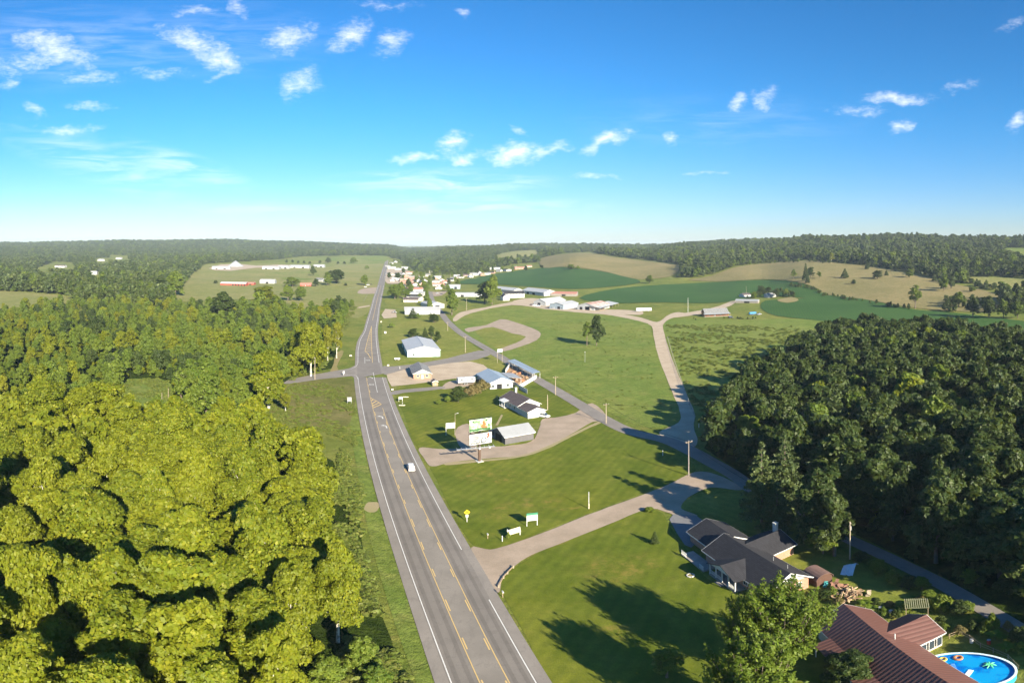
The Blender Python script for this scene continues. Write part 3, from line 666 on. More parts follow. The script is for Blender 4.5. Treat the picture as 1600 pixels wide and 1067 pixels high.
def tree_proto(seed, h, r, kind='broad', n=9000, leaf=.5, nclump=46, base=.28, bark=None, lm=None, conly=False):
    """returns (trunk mesh, crown mesh), origin at the foot"""
    rng = np.random.default_rng(seed); tr = MB()
    lean = rng.normal(size=2) * .02 * h
    cen = []; rad = []
    if kind in ('broad', 'tall', 'sparse'):
        zc = h * (base + (1 - base) * .52); ry = h * (1 - base) * .5
        gol = np.pi * (3 - 5 ** .5)
        nl = 7 if kind != 'sparse' else 5; lobes = []
        for i in range(nl):
            a = i * gol + rng.normal() * .3; t = (i + .5) / nl; s = .58 * (1 - .95 * t ** 1.2) if i else .3
            lobes.append((s * np.cos(a) * r, s * np.sin(a) * r, zc + (t * 1.45 - .72) * ry, r * rng.uniform(.42, .56) * (1.08 - .35 * t)))
        for i in range(nclump):
            lx, ly, lz, lr = lobes[i % nl]; d = rng.normal(size=3); d /= np.linalg.norm(d); d[2] = abs(d[2]) * .9 if rng.random() < .75 else d[2]
            cen.append((lx + d[0] * lr * .82, ly + d[1] * lr * .82, lz + d[2] * lr * .95)); rad.append(r * rng.uniform(.13, .23) * (.8 if kind == 'sparse' else 1))
        for lx, ly, lz, lr in lobes: cen.append((lx, ly, lz)); rad.append(lr * .72)
        for i in range(0):
            q = 1 - 2 * (i + .5) / nclump; a = i * gol + rng.normal() * .25
            s = (1 - q * q) ** .5; f = rng.uniform(.55, .86)
            if kind == 'tall': s = s ** .8
            x = s * np.cos(a) * r * f; y = s * np.sin(a) * r * f; z = zc + q * ry * (f + .08)
            lump = 1 + .16 * np.sin(3 * a + seed) * s
            cen.append((x * lump + lean[0], y * lump + lean[1], z)); rad.append(r * rng.uniform(.20, .33) * (.8 if kind == 'sparse' else 1))
        for i in range(nclump // 8):
            a = rng.uniform(0, 6.28); s = rng.uniform(0, .5)
            cen.append((s * r * np.cos(a), s * r * np.sin(a), zc + rng.uniform(-.5, .75) * ry)); rad.append(r * .33)
        top = Vector((lean[0], lean[1], h * .8))
        rt = .018 * h + .03
        tr.tube([(0, 0, -.3), (lean[0] * .1, lean[1] * .1, h * .16), (lean[0] * .5, lean[1] * .5, h * .45), tuple(top)], [rt * 1.35, rt, rt * .7, rt * .18], 9)
        for i in range(0, nclump, 2 if kind != 'sparse' else 1):
            c = Vector(cen[i]); zb = min(c.z * .62, h * .62) if c.z > h * .35 else h * .22
            b = Vector((lean[0] * .5, lean[1] * .5, zb)); m = b.lerp(c, .5) + Vector((0, 0, .04 * h))
            e = b.lerp(c, 1.12)
            tr.tube([b, m, e], [rt * .38, rt * .24, rt * .06], 5, False)
        v, f = leafcloud(rng, cen, rad, n, leaf, .3, .75)
        rmv = None
    elif kind == 'pine':
        rt = .014 * h + .05
        tr.tube([(0, 0, -.3), (0, 0, h * .5), (0, 0, h * .98)], [rt * 1.2, rt * .8, rt * .1], 8)
        lv = 13
        for i in range(lv):
            z = h * (base + (1 - base) * (i + .3) / lv); fr = (1 - (i / lv)) ** .8; m = 6
            for j in range(m):
                a = j * 6.283 / m + i * .9 + rng.normal() * .2; L = r * fr * rng.uniform(.7, 1.1)
                e = Vector((math.cos(a) * L, math.sin(a) * L, z + L * .08)); tr.tube([(0, 0, z), e], [rt * .25, rt * .05], 4, False)
                for t in (.35, .62, .88):
                    cen.append((e.x * t, e.y * t, z + (e.z - z) * t)); rad.append(max(.28, L * .22))
        cen.append((0, 0, h * .97)); rad.append(r * .12)
        v, f = leafcloud(rng, cen, rad, n, leaf, .35, .4, .38, 2.2)
    elif kind == 'cone':
        rt = .02 * h; tr.tube([(0, 0, -.2), (0, 0, h * .9)], [rt, rt * .2], 6)
        for i in range(nclump):
            t = (i + .5) / nclump; a = i * 2.4; rr = r * (1 - t) ** .7 * .62
            cen.append((math.cos(a) * rr, math.sin(a) * rr, h * (.08 + .86 * t))); rad.append(max(.15 * r, r * .42 * (1 - t * .75)))
        v, f = leafcloud(rng, cen, rad, n, leaf, .2, .8)
    elif kind == 'shoots':
        rt = .02 * h; tr.tube([(0, 0, -.2), (0, 0, h * .4), (0, 0, h * .8)], [rt * 1.2, rt, rt * .2], 8)
        for i in range(nclump):
            q = 1 - 1.7 * (i + .5) / nclump; a = i * 2.39996; s = max(0, 1 - q * q) ** .5 * (1 + .28 * math.sin(2.3 * a + q * 4) + rng.normal() * .1)
            x, y = s * math.cos(a) * r * .8, s * math.sin(a) * r * .8; z = h * (.50 + .36 * q + .05 * math.sin(a * 1.7))
            L = h * rng.uniform(.10, .17)
            tr.tube([(x * .4, y * .4, h * .3), (x, y, z), (x * 1.15, y * 1.15, z + L)], [rt * .3, rt * .2, rt * .04], 4, False)
            for t in range(5):
                cen.append((x * (1 + .05 * t), y * (1 + .05 * t), z + L * t / 4)); rad.append(r * .15 * (1.1 - t * .17))
            cen.append((x * .6, y * .6, z - .05 * h)); rad.append(r * .26)
        v, f = leafcloud(rng, cen, rad, n, leaf, .5, .6, 1.0, 1.9, .35)
    elif kind == 'bush':
        for i in range(nclump):
            a = i * 2.4; s = (i / nclump) ** .5
            cen.append((math.cos(a) * r * s * .72, math.sin(a) * r * s * .72, h * (.35 + .35 * (1 - s) * rng.uniform(.6, 1.3)))); rad.append(min(r, h) * rng.uniform(.26, .42))
        tr.tube([(0, 0, -.1), (0, 0, h * .4)], [.05, .03], 5)
        v, f = leafcloud(rng, cen, rad, n, leaf, .3, .8)
    v[:, 2] = np.maximum(v[:, 2], .03)
    cm = npmesh('crown', v, f, lm)
    if conly: return None, cm
    tm = bpy.data.meshes.new('trunk'); tm.from_pydata(tr.v, [], tr.f); tm.materials.append(bark or M_BARK); tm.update()
    return tm, cm
# prototypes for trees one can tell apart: (trunk, crown, height, radius)
PR = {}
def mk(key, lst): PR[key] = lst
mk('sycamore', [(*tree_proto(s, h, r, 'broad', 23000, .42, 96, .08, M_SYCB, L_SYC), h, r) for s, h, r in ((1, 20, 7.6), (2, 22, 8.0), (3, 18, 6.6), (4, 21, 7.2))])
mk('yellow', [(*tree_proto(s, h, r, 'broad', 9000, .46, 60, .2, M_SYCB, L_YEL), h, r) for s, h, r in ((11, 15, 5.0), (12, 17, 5.8))])
mk('oak', [(*tree_proto(s, h, r, 'broad', 9500, .54, 64, .08, M_BARK, L_OAK), h, r) for s, h, r in ((21, 16, 6.6), (22, 17, 6.0), (23, 14, 6.2))])
mk('dark', [(*tree_proto(s, h, r, 'broad', 9500, .54, 64, .08, M_BARK, L_DARK), h, r) for s, h, r in ((31, 17, 6.4), (32, 18, 5.8), (33, 15, 6.6))])
mk('pine', [(*tree_proto(s, h, r, 'pine', 7000, .36, 0, .16, M_BARK, L_PINE), h, r) for s, h, r in ((41, 18, 4.4), (42, 16, 4.8))])
mk('sparse', [(*tree_proto(s, h, r, 'sparse', 2600, .45, 34, .25, M_BARK, L_OAK), h, r) for s, h, r in ((51, 14, 5.2),)])
mk('cone', [(*tree_proto(s, h, r, 'cone', 2600, .2, 30, 0, M_BARK, L_DARK), h, r) for s, h, r in ((61, 6, 2.0),)])
mk('shoots', [(*tree_proto(s, h, r, 'shoots', 20000, .26, 90, 0, M_BARK, L_BRT), h, r) for s, h, r in ((71, 17, 6.0), (72, 15, 5.2))])
mk('bush', [(*tree_proto(s, h, r, 'bush', 1500, .22, 12, 0, M_BARK, L_OAK), h, r) for s, h, r in ((81, 2.2, 1.7), (82, 1.8, 1.9))])
mk('brownbush', [(*tree_proto(s, h, r, 'bush', 2600, .26, 16, 0, M_BARK, L_BRNS), h, r) for s, h, r in ((85, 4.0, 3.0),)])
KIND = {'sycamore': ('sycamore_tree', 'tree'), 'yellow': ('yellowing_tree', 'tree'), 'oak': ('broadleaf_tree', 'tree'), 'dark': ('broadleaf_tree', 'tree'), 'pine': ('pine_tree', 'pine tree'),
        'sparse': ('broadleaf_tree', 'tree'), 'cone': ('conifer', 'conifer'), 'shoots': ('broadleaf_tree', 'tree'), 'bush': ('shrub', 'shrub'), 'brownbush': ('shrub', 'shrub')}
NTREE = [0]
TREEPOS = []
def plant(kind, x, y, h, r=None, label=None, group=None, z=None, parts=True, rnd=random.Random(5), off=0):
    lst = PR[kind]; i = rnd.randrange(len(lst)); tm, cm, ph, pr = lst[i]; nm, cat = KIND[kind]
    sz = h / ph; sx = (r / pr) if r else sz
    z = float(hxy(x, y)) - .05 if z is None else z; rz = rnd.uniform(0, 6.28)
    if parts:
        e = empty(nm, (x, y, z), rz, label, cat, group); e.scale = (sx, sx, sz)
        link('trunk', tm, e); link('crown', cm, e)
    else:
        e = link(nm, cm, None, (x, y, z), rz); e.scale = (sx, sx, sz); tag(e, label, cat, group)
    NTREE[0] += 1; TREEPOS.append((x, y, (r or pr * sz)))
    return e
def at_top(u, vt, h, z=0):
    D = (H - h - z) / math.tan((vt - VH) / F); az = (u - U0) / F
    return D * math.sin(az), D * math.cos(az)
def lone(kind, u, vb, vt, w, label, group=None, parts=True):
    """tree from the pixel of its foot, row of its top and crown width in pixels"""
    g = G(u, vb); D = math.hypot(g.x, g.y); h = (H - g.z) - D * math.tan((vt - VH) / F); h = max(h, 1.0)
    r = w / 2 / F * math.hypot(D, H - g.z)
    return plant(kind, g.x, g.y, h, r, label, group, g.z - .05, parts)
# --- the big sycamores left of the highway (column, row of the top, crown width)
SYC = [(475,672,105),(380,698,95),(480,776,120),(408,790,130),(528,850,80),(242,731,84),(304,695,96),(200,633,90),(266,638,100),(413,655,80),(356,662,74),(104,676,110),(70,705,95),(171,681,90),
       (62,595,110),(123,605,100),(160,597,90),(8,652,80),(142,766,150),(285,799,150),(180,862,150),(38,857,120),(118,870,100),(265,866,150),(345,864,140),(190,935,150),(300,950,150),(47,990,150),(170,1022,160),(400,930,130),
       (455,880,100),(440,985,90),(-40,760,130),(-60,900,150),(330,1020,130),(-30,700,110)]
rs = random.Random(9); SYCO = []
for i, (u, vt, w) in enumerate(SYC):
    h = 23 + rs.uniform(-3, 3); x, y = at_top(u, vt, h); D = math.hypot(x, y)
    r = w / 2 / F * math.hypot(D, H - h * .6) * 1.0
    SYCO.append(0); SYCO[-1] = plant('sycamore', x, y, h, r, 'tall yellow green sycamore with white limbs in the dense wood left of the highway', 'sycamores in the wood left of the highway')
for (u, vt, w, h) in [(572,1000,56,8),(513,1028,60,8),(590,1040,50,6)]:
    x, y = at_top(u, vt, h); D = math.hypot(x, y)
    plant('oak', x, y, h, w / 2 / F * math.hypot(D, H), {572: 'small yellow green tree nearest the highway at the bottom edge of the wood', 513: 'low rounded young tree in the shade at the bottom of the left wood', 590: 'small leafy sapling lowest in the photo left of the highway'}[u])
# --- explicit trees near the houses and the road
L = lone
L('sycamore', 420, 640, 550, 66, 'tall full sycamore left of the rough clearing beside the cross road')
L('yellow', 446, 643, 614, 25, 'small round yellow green tree standing alone in the rough clearing')
L('oak', 322, 650, 568, 56, 'dark green tree just left of the tall sycamore above the clearing')
L('oak', 372, 645, 590, 44, 'slim green tree between two taller trees above the clearing')
L('sparse', 283, 635, 575, 44, 'thin pale leafed tree beside the bare dead trunk')
L('sycamore', 486, 588, 500, 60, 'tall yellow green tree above the left cross road utility pole')
L('yellow', 526, 560, 503, 22, 'narrow yellow tree with pale trunk at the right end of the wood')
L('yellow', 512, 565, 508, 20, 'slender yellow tree behind the pale trunked one at the wood end')
L('sycamore', 470, 575, 505, 50, 'broad yellow tree left of the slender pale trunks')
L('oak', 706, 492, 451, 28, 'big dark green street tree where the side road enters the village')
L('dark', 757, 474, 440, 34, 'massive dark tree in front of the white farmhouse')
L('oak', 769, 476, 431, 30, 'tall light topped tree beside the massive dark one near the farmhouse')
L('cone', 645, 498, 481, 17, 'dense cone shaped evergreen before the long white building')
L('bush', 653, 498, 489, 10, 'small rounded shrub beside the cone shaped evergreen')
L('oak', 671, 489, 467, 12, 'slim dark tree between the white buildings and side road')
L('dark', 678, 504, 490, 20, 'low dark round tree at the edge of the side road')
L('bush', 612, 512, 504, 11, 'single round shrub on the lawn beside the highway')
L('dark', 645, 527, 513, 20, 'leftmost dark evergreen behind the aqua metal building')
L('cone', 664, 529, 511, 12, 'pointed evergreen second from left behind the aqua metal building')
L('dark', 674, 530, 510, 15, 'taller evergreen in the middle of the row behind the aqua building')
L('dark', 684, 535, 517, 15, 'rightmost evergreen of the row behind the aqua metal building')
L('oak', 617, 467, 445, 26, 'large round tree left one of two beside the highway near the village')
L('oak', 625, 466, 444, 22, 'large tree touching the round one beside the highway near the village')
L('oak', 636, 468, 453, 12, 'smaller round tree right of the two large village trees')
L('oak', 662, 455, 438, 14, 'round green tree behind the red roofed village houses')
L('oak', 667, 478, 455, 13, 'light green tree beside the start of the side road')
L('dark', 622, 438, 426, 16, 'dark round tree in front of the white village shops')
L('oak', 672, 442, 430, 12, 'rounded tree beside the pale village pole')
L('oak', 569, 446, 430, 17, 'round tree beside the drive left of the highway')
L('bush', 573, 421, 414, 9, 'small roundish tree alone in the far field left of the highway')
L('dark', 932, 540, 495, 30, 'multi stemmed dark tree standing in the big meadow')
L('sparse', 917, 540, 503, 22, 'thinner tree left of the dark meadow tree')
L('oak', 1015, 443, 430, 16, 'dark round tree at the edge of the soy field below the pasture')
L('oak', 893, 421, 413, 16, 'dark tree at the top edge of the far soy field')
L('bush', 903, 421, 415, 8, 'small dark tree beside the one above the far soy field')
L('dark', 846, 419, 414, 9, 'lone little tree left above the far soy field')
L('cone', 1259, 440, 410, 13, 'tall pointed cedar left of the pasture cedars')
L('dark', 1266, 434, 417, 15, 'dark cedar beside the tall pointed one on the pasture')
L('cone', 1262, 443, 427, 9, 'short cedar below the pair on the dry pasture')
def hedge(name, path, n, spread, smin, smax, lb, seed):
    r = random.Random(seed); P = []; Sc = []; Rz = []; Pk = []
    for i in range(n):
        t = r.random() * (len(path) - 1); k = int(t); a, b = path[k], path[min(k + 1, len(path) - 1)]; t -= k
        g = G(a[0] + (b[0] - a[0]) * t + r.uniform(-spread, spread), a[1] + (b[1] - a[1]) * t + r.uniform(-spread, spread) * .35); s = r.uniform(smin, smax)
        P.append(tuple(g)); Sc.append((s * 1.1, s * 1.1, s)); Rz.append(r.uniform(0, 6)); Pk.append(r.randrange(6))
    HEDGES.append((name, P, Sc, Rz, Pk, lb))
HEDGES = []
hedge('hedgerow', [(1235, 446), (1265, 450), (1290, 462), (1345, 471), (1390, 479), (1425, 483)], 70, 4, .16, .38, 'dark shrubby hedgerow between the dry pasture and soy field', 1)
hedge('hedgerow', [(1480, 486), (1500, 470), (1560, 486), (1600, 480), (1640, 488)], 90, 14, .3, .75, 'thicket of dark trees at the right end of the pasture', 2)
hedge('hedgerow', [(1450, 425), (1500, 440), (1560, 456), (1640, 464)], 80, 8, .3, .7, 'belt of dark trees below the pale upper field at the right', 3)
hedge('hedgerow', [(1150, 414), (1230, 409), (1320, 411), (1420, 424)], 80, 4, .4, .8, 'line of trees along the top of the dry pasture', 4)
hedge('hedgerow', [(1175, 466), (1200, 458), (1230, 458), (1240, 466)], 34, 5, .22, .5, 'leafy bushes around the farmstead by the soy field', 5)
hedge('hedgerow', [(1080, 500), (1150, 498), (1190, 500)], 14, 4, .08, .2, 'low bushes in the grass below the log house', 6)
hedge('hedgerow', [(620, 410), (660, 424), (700, 430), (760, 426)], 90, 6, .45, .85, 'mass of garden trees behind the village houses', 7)
L('cone', 1320, 435, 419, 15, 'lone broad cedar in the middle of the dry pasture')
L('dark', 1334, 445, 437, 11, 'low dark bush tree below the lone broad cedar')
L('dark', 1371, 436, 422, 21, 'wide dark tree clump on the pasture right of the lone cedar')
L('cone', 1385, 431, 421, 8, 'slim cedar right behind the wide clump on the pasture')
L('oak', 1421, 434, 420, 17, 'dark tree at the upper right of the dry pasture')
L('cone', 1460, 440, 427, 10, 'narrow cedar at the right edge of the dry pasture')
L('oak', 1475, 455, 428, 22, 'large dark tree lower right on the dry pasture')
L('dark', 1486, 452, 432, 18, 'dark tree behind the large one lower right on the pasture')
L('sparse', 1240, 437, 421, 14, 'pale grey green tree beside the farm lane top')
L('cone', 1355, 421, 407, 9, 'tall cedar at the woodland edge above the pasture')
L('yellow', 1299, 411, 395, 11, 'pale yellow green tree at the woodland edge above the pasture')
L('sparse', 1430, 482, 446, 30, 'open thin crowned tree standing at the pasture bottom by the soy field')
L('sparse', 1280, 436, 424, 12, 'pale thin tree right of the cedar pair on the pasture')
L('oak', 1498, 480, 456, 26, 'brownish green tree at the lower end of the pasture')
L('dark', 1520, 495, 462, 30, 'full dark tree left one in the row above the soy field')
L('dark', 1545, 497, 464, 28, 'full dark tree middle one in the row above the soy field')
L('oak', 1568, 497, 468, 24, 'rounder tree beside the dark row above the soy field')
L('oak', 1590, 497, 472, 30, 'tree at the right frame edge above the soy field')
L('oak', 1519, 456, 448, 16, 'grey green tree below the pale upper field')
L('dark', 1190, 461, 446, 17, 'dark round tree left at the farmstead by the soy field')
L('dark', 1201, 460, 448, 15, 'dark tree over the farmstead shed roof')
L('dark', 1214, 465, 450, 15, 'dark tree right of the farmstead roofs')
L('oak', 1227, 463, 452, 13, 'last tree on the right of the farmstead row')
L('oak', 1178, 466, 456, 14, 'leafy bush like tree by the tin sheds')
L('dark', 526, 443, 422, 40, 'spreading dark tree in the farm field left of the highway')
L('oak', 512, 446, 425, 20, 'dark tree touching the spreading one in the left farm field')
L('dark', 489, 431, 416, 12, 'slim dark tree by the distant white sheds')
L('oak', 457, 448, 433, 30, 'broad low tree left of the small red roofed house')
L('dark', 494, 448, 435, 13, 'dark tree right of the small red roofed house')
L('oak', 470, 470, 448, 26, 'rounded tree at the wood edge below the red roofed house')
L('oak', 450, 470, 446, 24, 'rounded tree left of the one below the red roofed house')
L('sycamore', 412, 480, 446, 52, 'big yellow green tree at the wood edge below the white shed')
L('dark', 349, 500, 456, 56, 'big dark rounded tree at the wood edge below the red barn')
L('dark', 513, 412, 402, 12, 'round tree before the far hillside left of the highway')
L('dark', 540, 447, 442, 7, 'little round bush in the left farm field')
L('dark', 337, 443, 438, 10, 'dark bush left of the long red barn')
L('oak', 274, 462, 425, 40, 'large dark tree left of the pale hay field')
L('dark', 252, 468, 432, 34, 'wide dark tree below the left end of the hay field')
L('oak', 552, 412, 402, 14, 'light green tree left of the far end of the highway')
for k, (u, v) in enumerate(((448, 410), (457, 410), (466, 411), (475, 411), (484, 412), (500, 411), (528, 412), (538, 412))):
    L('dark', u, v + 1, v - 4, 6, 'small round park tree, %s from the left in the row beyond the white sheds' % ['first', 'second', 'third', 'fourth', 'fifth', 'sixth', 'seventh', 'eighth'][k], 'park trees beyond the white sheds', False)
L('oak', 1014, 800, 792, 18, 'clipped round shrub at the top of the lawn by the gravel drive')
L('cone', 1023, 850, 829, 15, 'small upright evergreen standing on the near lawn')
L('brownbush', 736, 622, 598, 30, 'brown tinged bushy tree behind the camper trailer')
L('brownbush', 752, 614, 590, 30, 'taller olive bushy tree beside the garden centre roof')
L('dark', 716, 628, 603, 32, 'dense dark green shrub clump on the garage lawn')
L('bush', 700, 628, 618, 16, 'low weedy shrub left of the dense dark clump')
L('bush', 685, 632, 624, 9, 'small tuft shrub alone on the garage lawn')
L('bush', 806, 609, 602, 10, 'dark bush beside the brown roofed white house')
L('oak', 812, 576, 568, 8, 'dark shrub by the side road outside the white fence')
L('bush', 794, 842, 831, 8, 'yellowish clipped bush left under the tilted white sign')
L('bush', 808, 835, 824, 9, 'round green bush right under the tilted white sign')
L('cone', 670, 553, 545, 6, 'dark shrub left against the aqua building front')
L('cone', 678, 552, 543, 6, 'dark shrub right against the aqua building front')
L('bush', 1370, 884, 874, 30, 'leafy shrub between the dark road and the tarpaulin')
# pines and broadleaf trees around the junction on the right
for (k, u, vt, w, h, lb) in (('dark', 1128, 640, 62, 13, 'dark tree right beside the farm lane mouth'), ('oak', 1165, 650, 60, 14, 'tree with lit crown behind the junction utility pole'),
        ('dark', 1200, 668, 64, 15, 'dark tree over the junction left of the pines'), ('pine', 1190, 690, 70, 22, 'pine tree over the road bend left one of the pines'),
        ('pine', 1226, 676, 84, 23, 'tallest pine tree between the road and the black roofed house'), ('dark', 1276, 728, 86, 20, 'broad dark tree in the middle of the group behind the black roofed house'),
        ('dark', 1304, 766, 70, 16, 'dark broadleaf tree right of the pines beside the shaded road'), ('pine', 1214, 752, 62, 14, 'near pine tree just behind the chimney of the black roofed house'),
        ('oak', 1286, 822, 56, 7, 'low leafy tree under the dark broadleaf tree beside the shaded road'), ('shoots', 1222, 908, 116, 17, 'big bright green tree in front of the brown metal roof'),
        ('shoots', 1168, 925, 66, 15, 'darker leafy tree left of the big bright green one'), ('dark', 1330, 1022, 90, 6, 'dark shrubby tree at the bottom edge beside the brown roof'),
        ('sparse', 1042, 1015, 60, 6, 'thin yellowish tree at the bottom edge of the lawn'), ('shoots', 1180, 992, 104, 17, 'bright green tree at the bottom edge nearest the brown metal roof')):
    x, y = at_top(u, vt, h); D = math.hypot(x, y); plant(k, x, y, h, w / 2 / F * math.hypot(D, H - h * .6), lb)

rv = random.Random(22); VT = []
VP = [(628,436),(640,450),(655,452),(664,462),(670,446),(676,440),(658,436),(650,430),(690,452),(700,447),(712,440),(720,436),(750,427),(768,425),(783,424),(802,423),(640,424),(606,436),(628,455),(655,470),(664,434),(680,432),(692,438),(706,434),(730,431),(740,428),(668,456),(660,442),(645,434),(632,428),(700,456),(716,450),(722,428),(760,423),(676,428),(688,431),(651,441),(662,428),(642,459),(634,462),(800,426),(822,424),(609,416),(625,414),(636,415),(646,425),(655,423),(700,424),(735,423)]
for i, (u, v) in enumerate(VP):
    g = G(u + rv.uniform(-2, 2), v); h = rv.uniform(8, 15); VT.append(plant(['oak', 'dark', 'oak', 'sparse'][i % 4], g.x, g.y, h, h * .42, 'small leafy tree standing between the village houses', 'trees between the village houses', g.z, False))
for x_, y_, h_, lb_ in ((80, 36, 17, 'tall tree just beyond the right frame edge shading the lane'), (87, 47, 18, 'second tree beyond the right frame edge shading the lane'), (73, 33, 14, 'lower tree beyond the right frame edge nearest the pool')): plant('dark', x_, y_, h_, h_ * .42, lb_)
# --- forests -------------------------------------------------------------------
def inpoly(P, poly):
    x, y = P[:, 0], P[:, 1]; c = np.zeros(len(P), bool); n = len(poly); j = n - 1
    for i in range(n):
        xi, yi = poly[i]; xj, yj = poly[j]
        c ^= ((yi > y) != (yj > y)) & (x < (xj - xi) * (y - yi) / (yj - yi + 1e-12) + xi); j = i
    return c
wl = lambda pts: [(G(*p).x, G(*p).y) for p in pts]
LEFTWOOD = [(-18, 38), (-31, 94), (-50, 140), (-73, 172)] + wl([(452, 690), (398, 655), (392, 625), (452, 596), (500, 582), (508, 562), (526, 535), (537, 505), (549, 484)]) + wl([(556, 474), (470, 490), (300, 480), (255, 478), (150, 476), (-60, 490)]) + [(-560, 300), (-240, 30)]
RIGHTWOOD = wl([(1108, 706), (1118, 668), (1150, 640), (1195, 606), (1240, 575), (1290, 548), (1345, 530), (1480, 538), (1640, 560)]) + [(520, 240), (330, -60), (120, -10), (98, 20), (84, 44)] + wl([(1595, 955), (1480, 900), (1340, 828), (1225, 775)])
CLEAR = wl([(188, 590), (264, 592), (274, 645), (194, 652)])
ROADR = wl([(1040, 676), (1120, 715), (1200, 766), (1280, 806), (1400, 860), (1600, 965), (1640, 985), (1640, 1030), (1600, 1010), (1400, 900), (1200, 800), (1100, 745)])
def poisson(poly, sp, rng, lim=60000, jit=.35):
    p = np.array(poly); lo = p.min(0); hi = p.max(0)
    xs = np.arange(lo[0], hi[0], sp); ys = np.arange(lo[1], hi[1], sp * .87)
    X, Y = np.meshgrid(xs, ys); X = X + (np.arange(len(ys)) % 2)[:, None] * sp / 2
    Q = np.stack([X.ravel(), Y.ravel()], 1); Q = Q + rng.uniform(-jit, jit, Q.shape) * sp
    return Q[inpoly(Q, poly)]
rng = np.random.default_rng(77)
cand = []
for side, poly, sp in (('L', LEFTWOOD, 8.6), ('R', RIGHTWOOD, 8.0)):
    Q = poisson(poly, sp, rng)
    Q = Q[~inpoly(Q, CLEAR)]; 
    if side == 'R': Q = Q[~inpoly(Q, ROADR)]
    T = np.array([t[:2] for t in TREEPOS]); TR = np.array([t[2] for t in TREEPOS])
    d = np.sqrt(((Q[:, None] - T[None]) ** 2).sum(-1)) - TR[None] * (.55 if side == 'L' else .85)
    Q = Q[d.min(1) > 1.5]
    u, v = pix(Q[:, 0], Q[:, 1], 0)
    Q = Q[(u > -140) & (u < 1960) & (v < (1180 if side == 'L' else 1500))]
    for q in Q: cand.append((math.hypot(*q), side, q[0], q[1]))
cand.sort()
ORD = ['first', 'second', 'third', 'fourth', 'fifth', 'sixth', 'seventh', 'eighth', 'ninth', 'tenth', 'eleventh', 'twelfth', 'thirteenth', 'fourteenth', 'fifteenth', 'sixteenth', 'seventeenth', 'eighteenth', 'nineteenth', 'twentieth'] + ['%dth' % k if k % 10 not in (1, 2, 3) else '%d%s' % (k, {1: 'st', 2: 'nd', 3: 'rd'}[k % 10]) for k in range(21, 60)]
PENDING = []
NEAR = 330 - NTREE[0] + sum(1 for t in COL.objects if t.get('category') in ('shrub', 'conifer', 'pine tree'))
SIDE = {'L': [('sycamore', 'yellow green tree with pale limbs in the left wood', 'yellow green trees in the left wood'), ('oak', 'mid green rounded tree in the wood left of the highway', 'mid green trees in the left wood'), ('yellow', 'yellow leaved tree in the wood left of the highway', 'yellow trees in the left wood'), ('dark', 'dark green tree in the wood left of the highway', 'dark trees in the left wood')],
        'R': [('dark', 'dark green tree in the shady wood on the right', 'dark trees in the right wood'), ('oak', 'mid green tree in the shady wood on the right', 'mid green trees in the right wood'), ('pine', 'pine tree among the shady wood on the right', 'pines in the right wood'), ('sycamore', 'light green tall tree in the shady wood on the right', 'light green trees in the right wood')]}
# the proto meshes again, lighter, for instanced masses of trees
def stuffcol(name, protos):
    c = bpy.data.collections.new(name)
    for i, me in enumerate(protos):
        o = bpy.data.objects.new('%s_%02d' % (name, i), me); c.objects.link(o)
    return c
def gnstuff(name, P, S_, Rz, Pk, coll, label, cat):
    me = bpy.data.meshes.new(name); me.from_pydata([tuple(p) for p in P], [], [])
    for nm, arr, ty in (('sc', np.asarray(S_, np.float32), 'FLOAT_VECTOR'), ('rz', np.asarray(Rz, np.float32), 'FLOAT'), ('pk', np.asarray(Pk, np.int32), 'INT')):
        a = me.attributes.new(nm, ty, 'POINT'); a.data.foreach_set('vector' if ty == 'FLOAT_VECTOR' else 'value', arr.ravel())
    o = link(name, me); tag(o, label, cat, None, 'stuff')
    g = bpy.data.node_groups.new(name, 'GeometryNodeTree')
    g.interface.new_socket('Geometry', in_out='INPUT', socket_type='NodeSocketGeometry'); g.interface.new_socket('Geometry', in_out='OUTPUT', socket_type='NodeSocketGeometry')
    n = g.nodes; l = g.links; gi = n.new('NodeGroupInput'); go = n.new('NodeGroupOutput'); ip = n.new('GeometryNodeInstanceOnPoints'); ci = n.new('GeometryNodeCollectionInfo')
    ci.inputs['Collection'].default_value = coll; ci.inputs['Separate Children'].default_value = True; ci.inputs['Reset Children'].default_value = True
    def na(nm, ty):
        q = n.new('GeometryNodeInputNamedAttribute'); q.data_type = ty; q.inputs['Name'].default_value = nm; return q.outputs['Attribute']
    l.new(gi.outputs[0], ip.inputs['Points']); l.new(ci.outputs[0], ip.inputs['Instance']); ip.inputs['Pick Instance'].default_value = True
    l.new(na('pk', 'INT'), ip.inputs['Instance Index']); l.new(na('sc', 'FLOAT_VECTOR'), ip.inputs['Scale'])
    cx = n.new('ShaderNodeCombineXYZ'); l.new(na('rz', 'FLOAT'), cx.inputs[2]); l.new(cx.outputs[0], ip.inputs['Rotation']); l.new(ip.outputs[0], go.inputs[0])
    md = o.modifiers.new('instances', 'NODES'); md.node_group = g
    return o
rl = random.Random(31)
rest = {'L': [], 'R': []}; cnt = 0
def pickkind(side, x, y, D):
    nz = math.sin(x / 31 + 1) * math.cos(y / 27) + rl.uniform(-.95, .95)
    if side == 'L': return 0 if (D < 210 or nz > .7) else 2 if nz > .58 else 1 if nz > -.8 else 3
    return 0 if nz > -.95 else 1 if nz > -1.2 else 2 if nz > -1.45 else 3
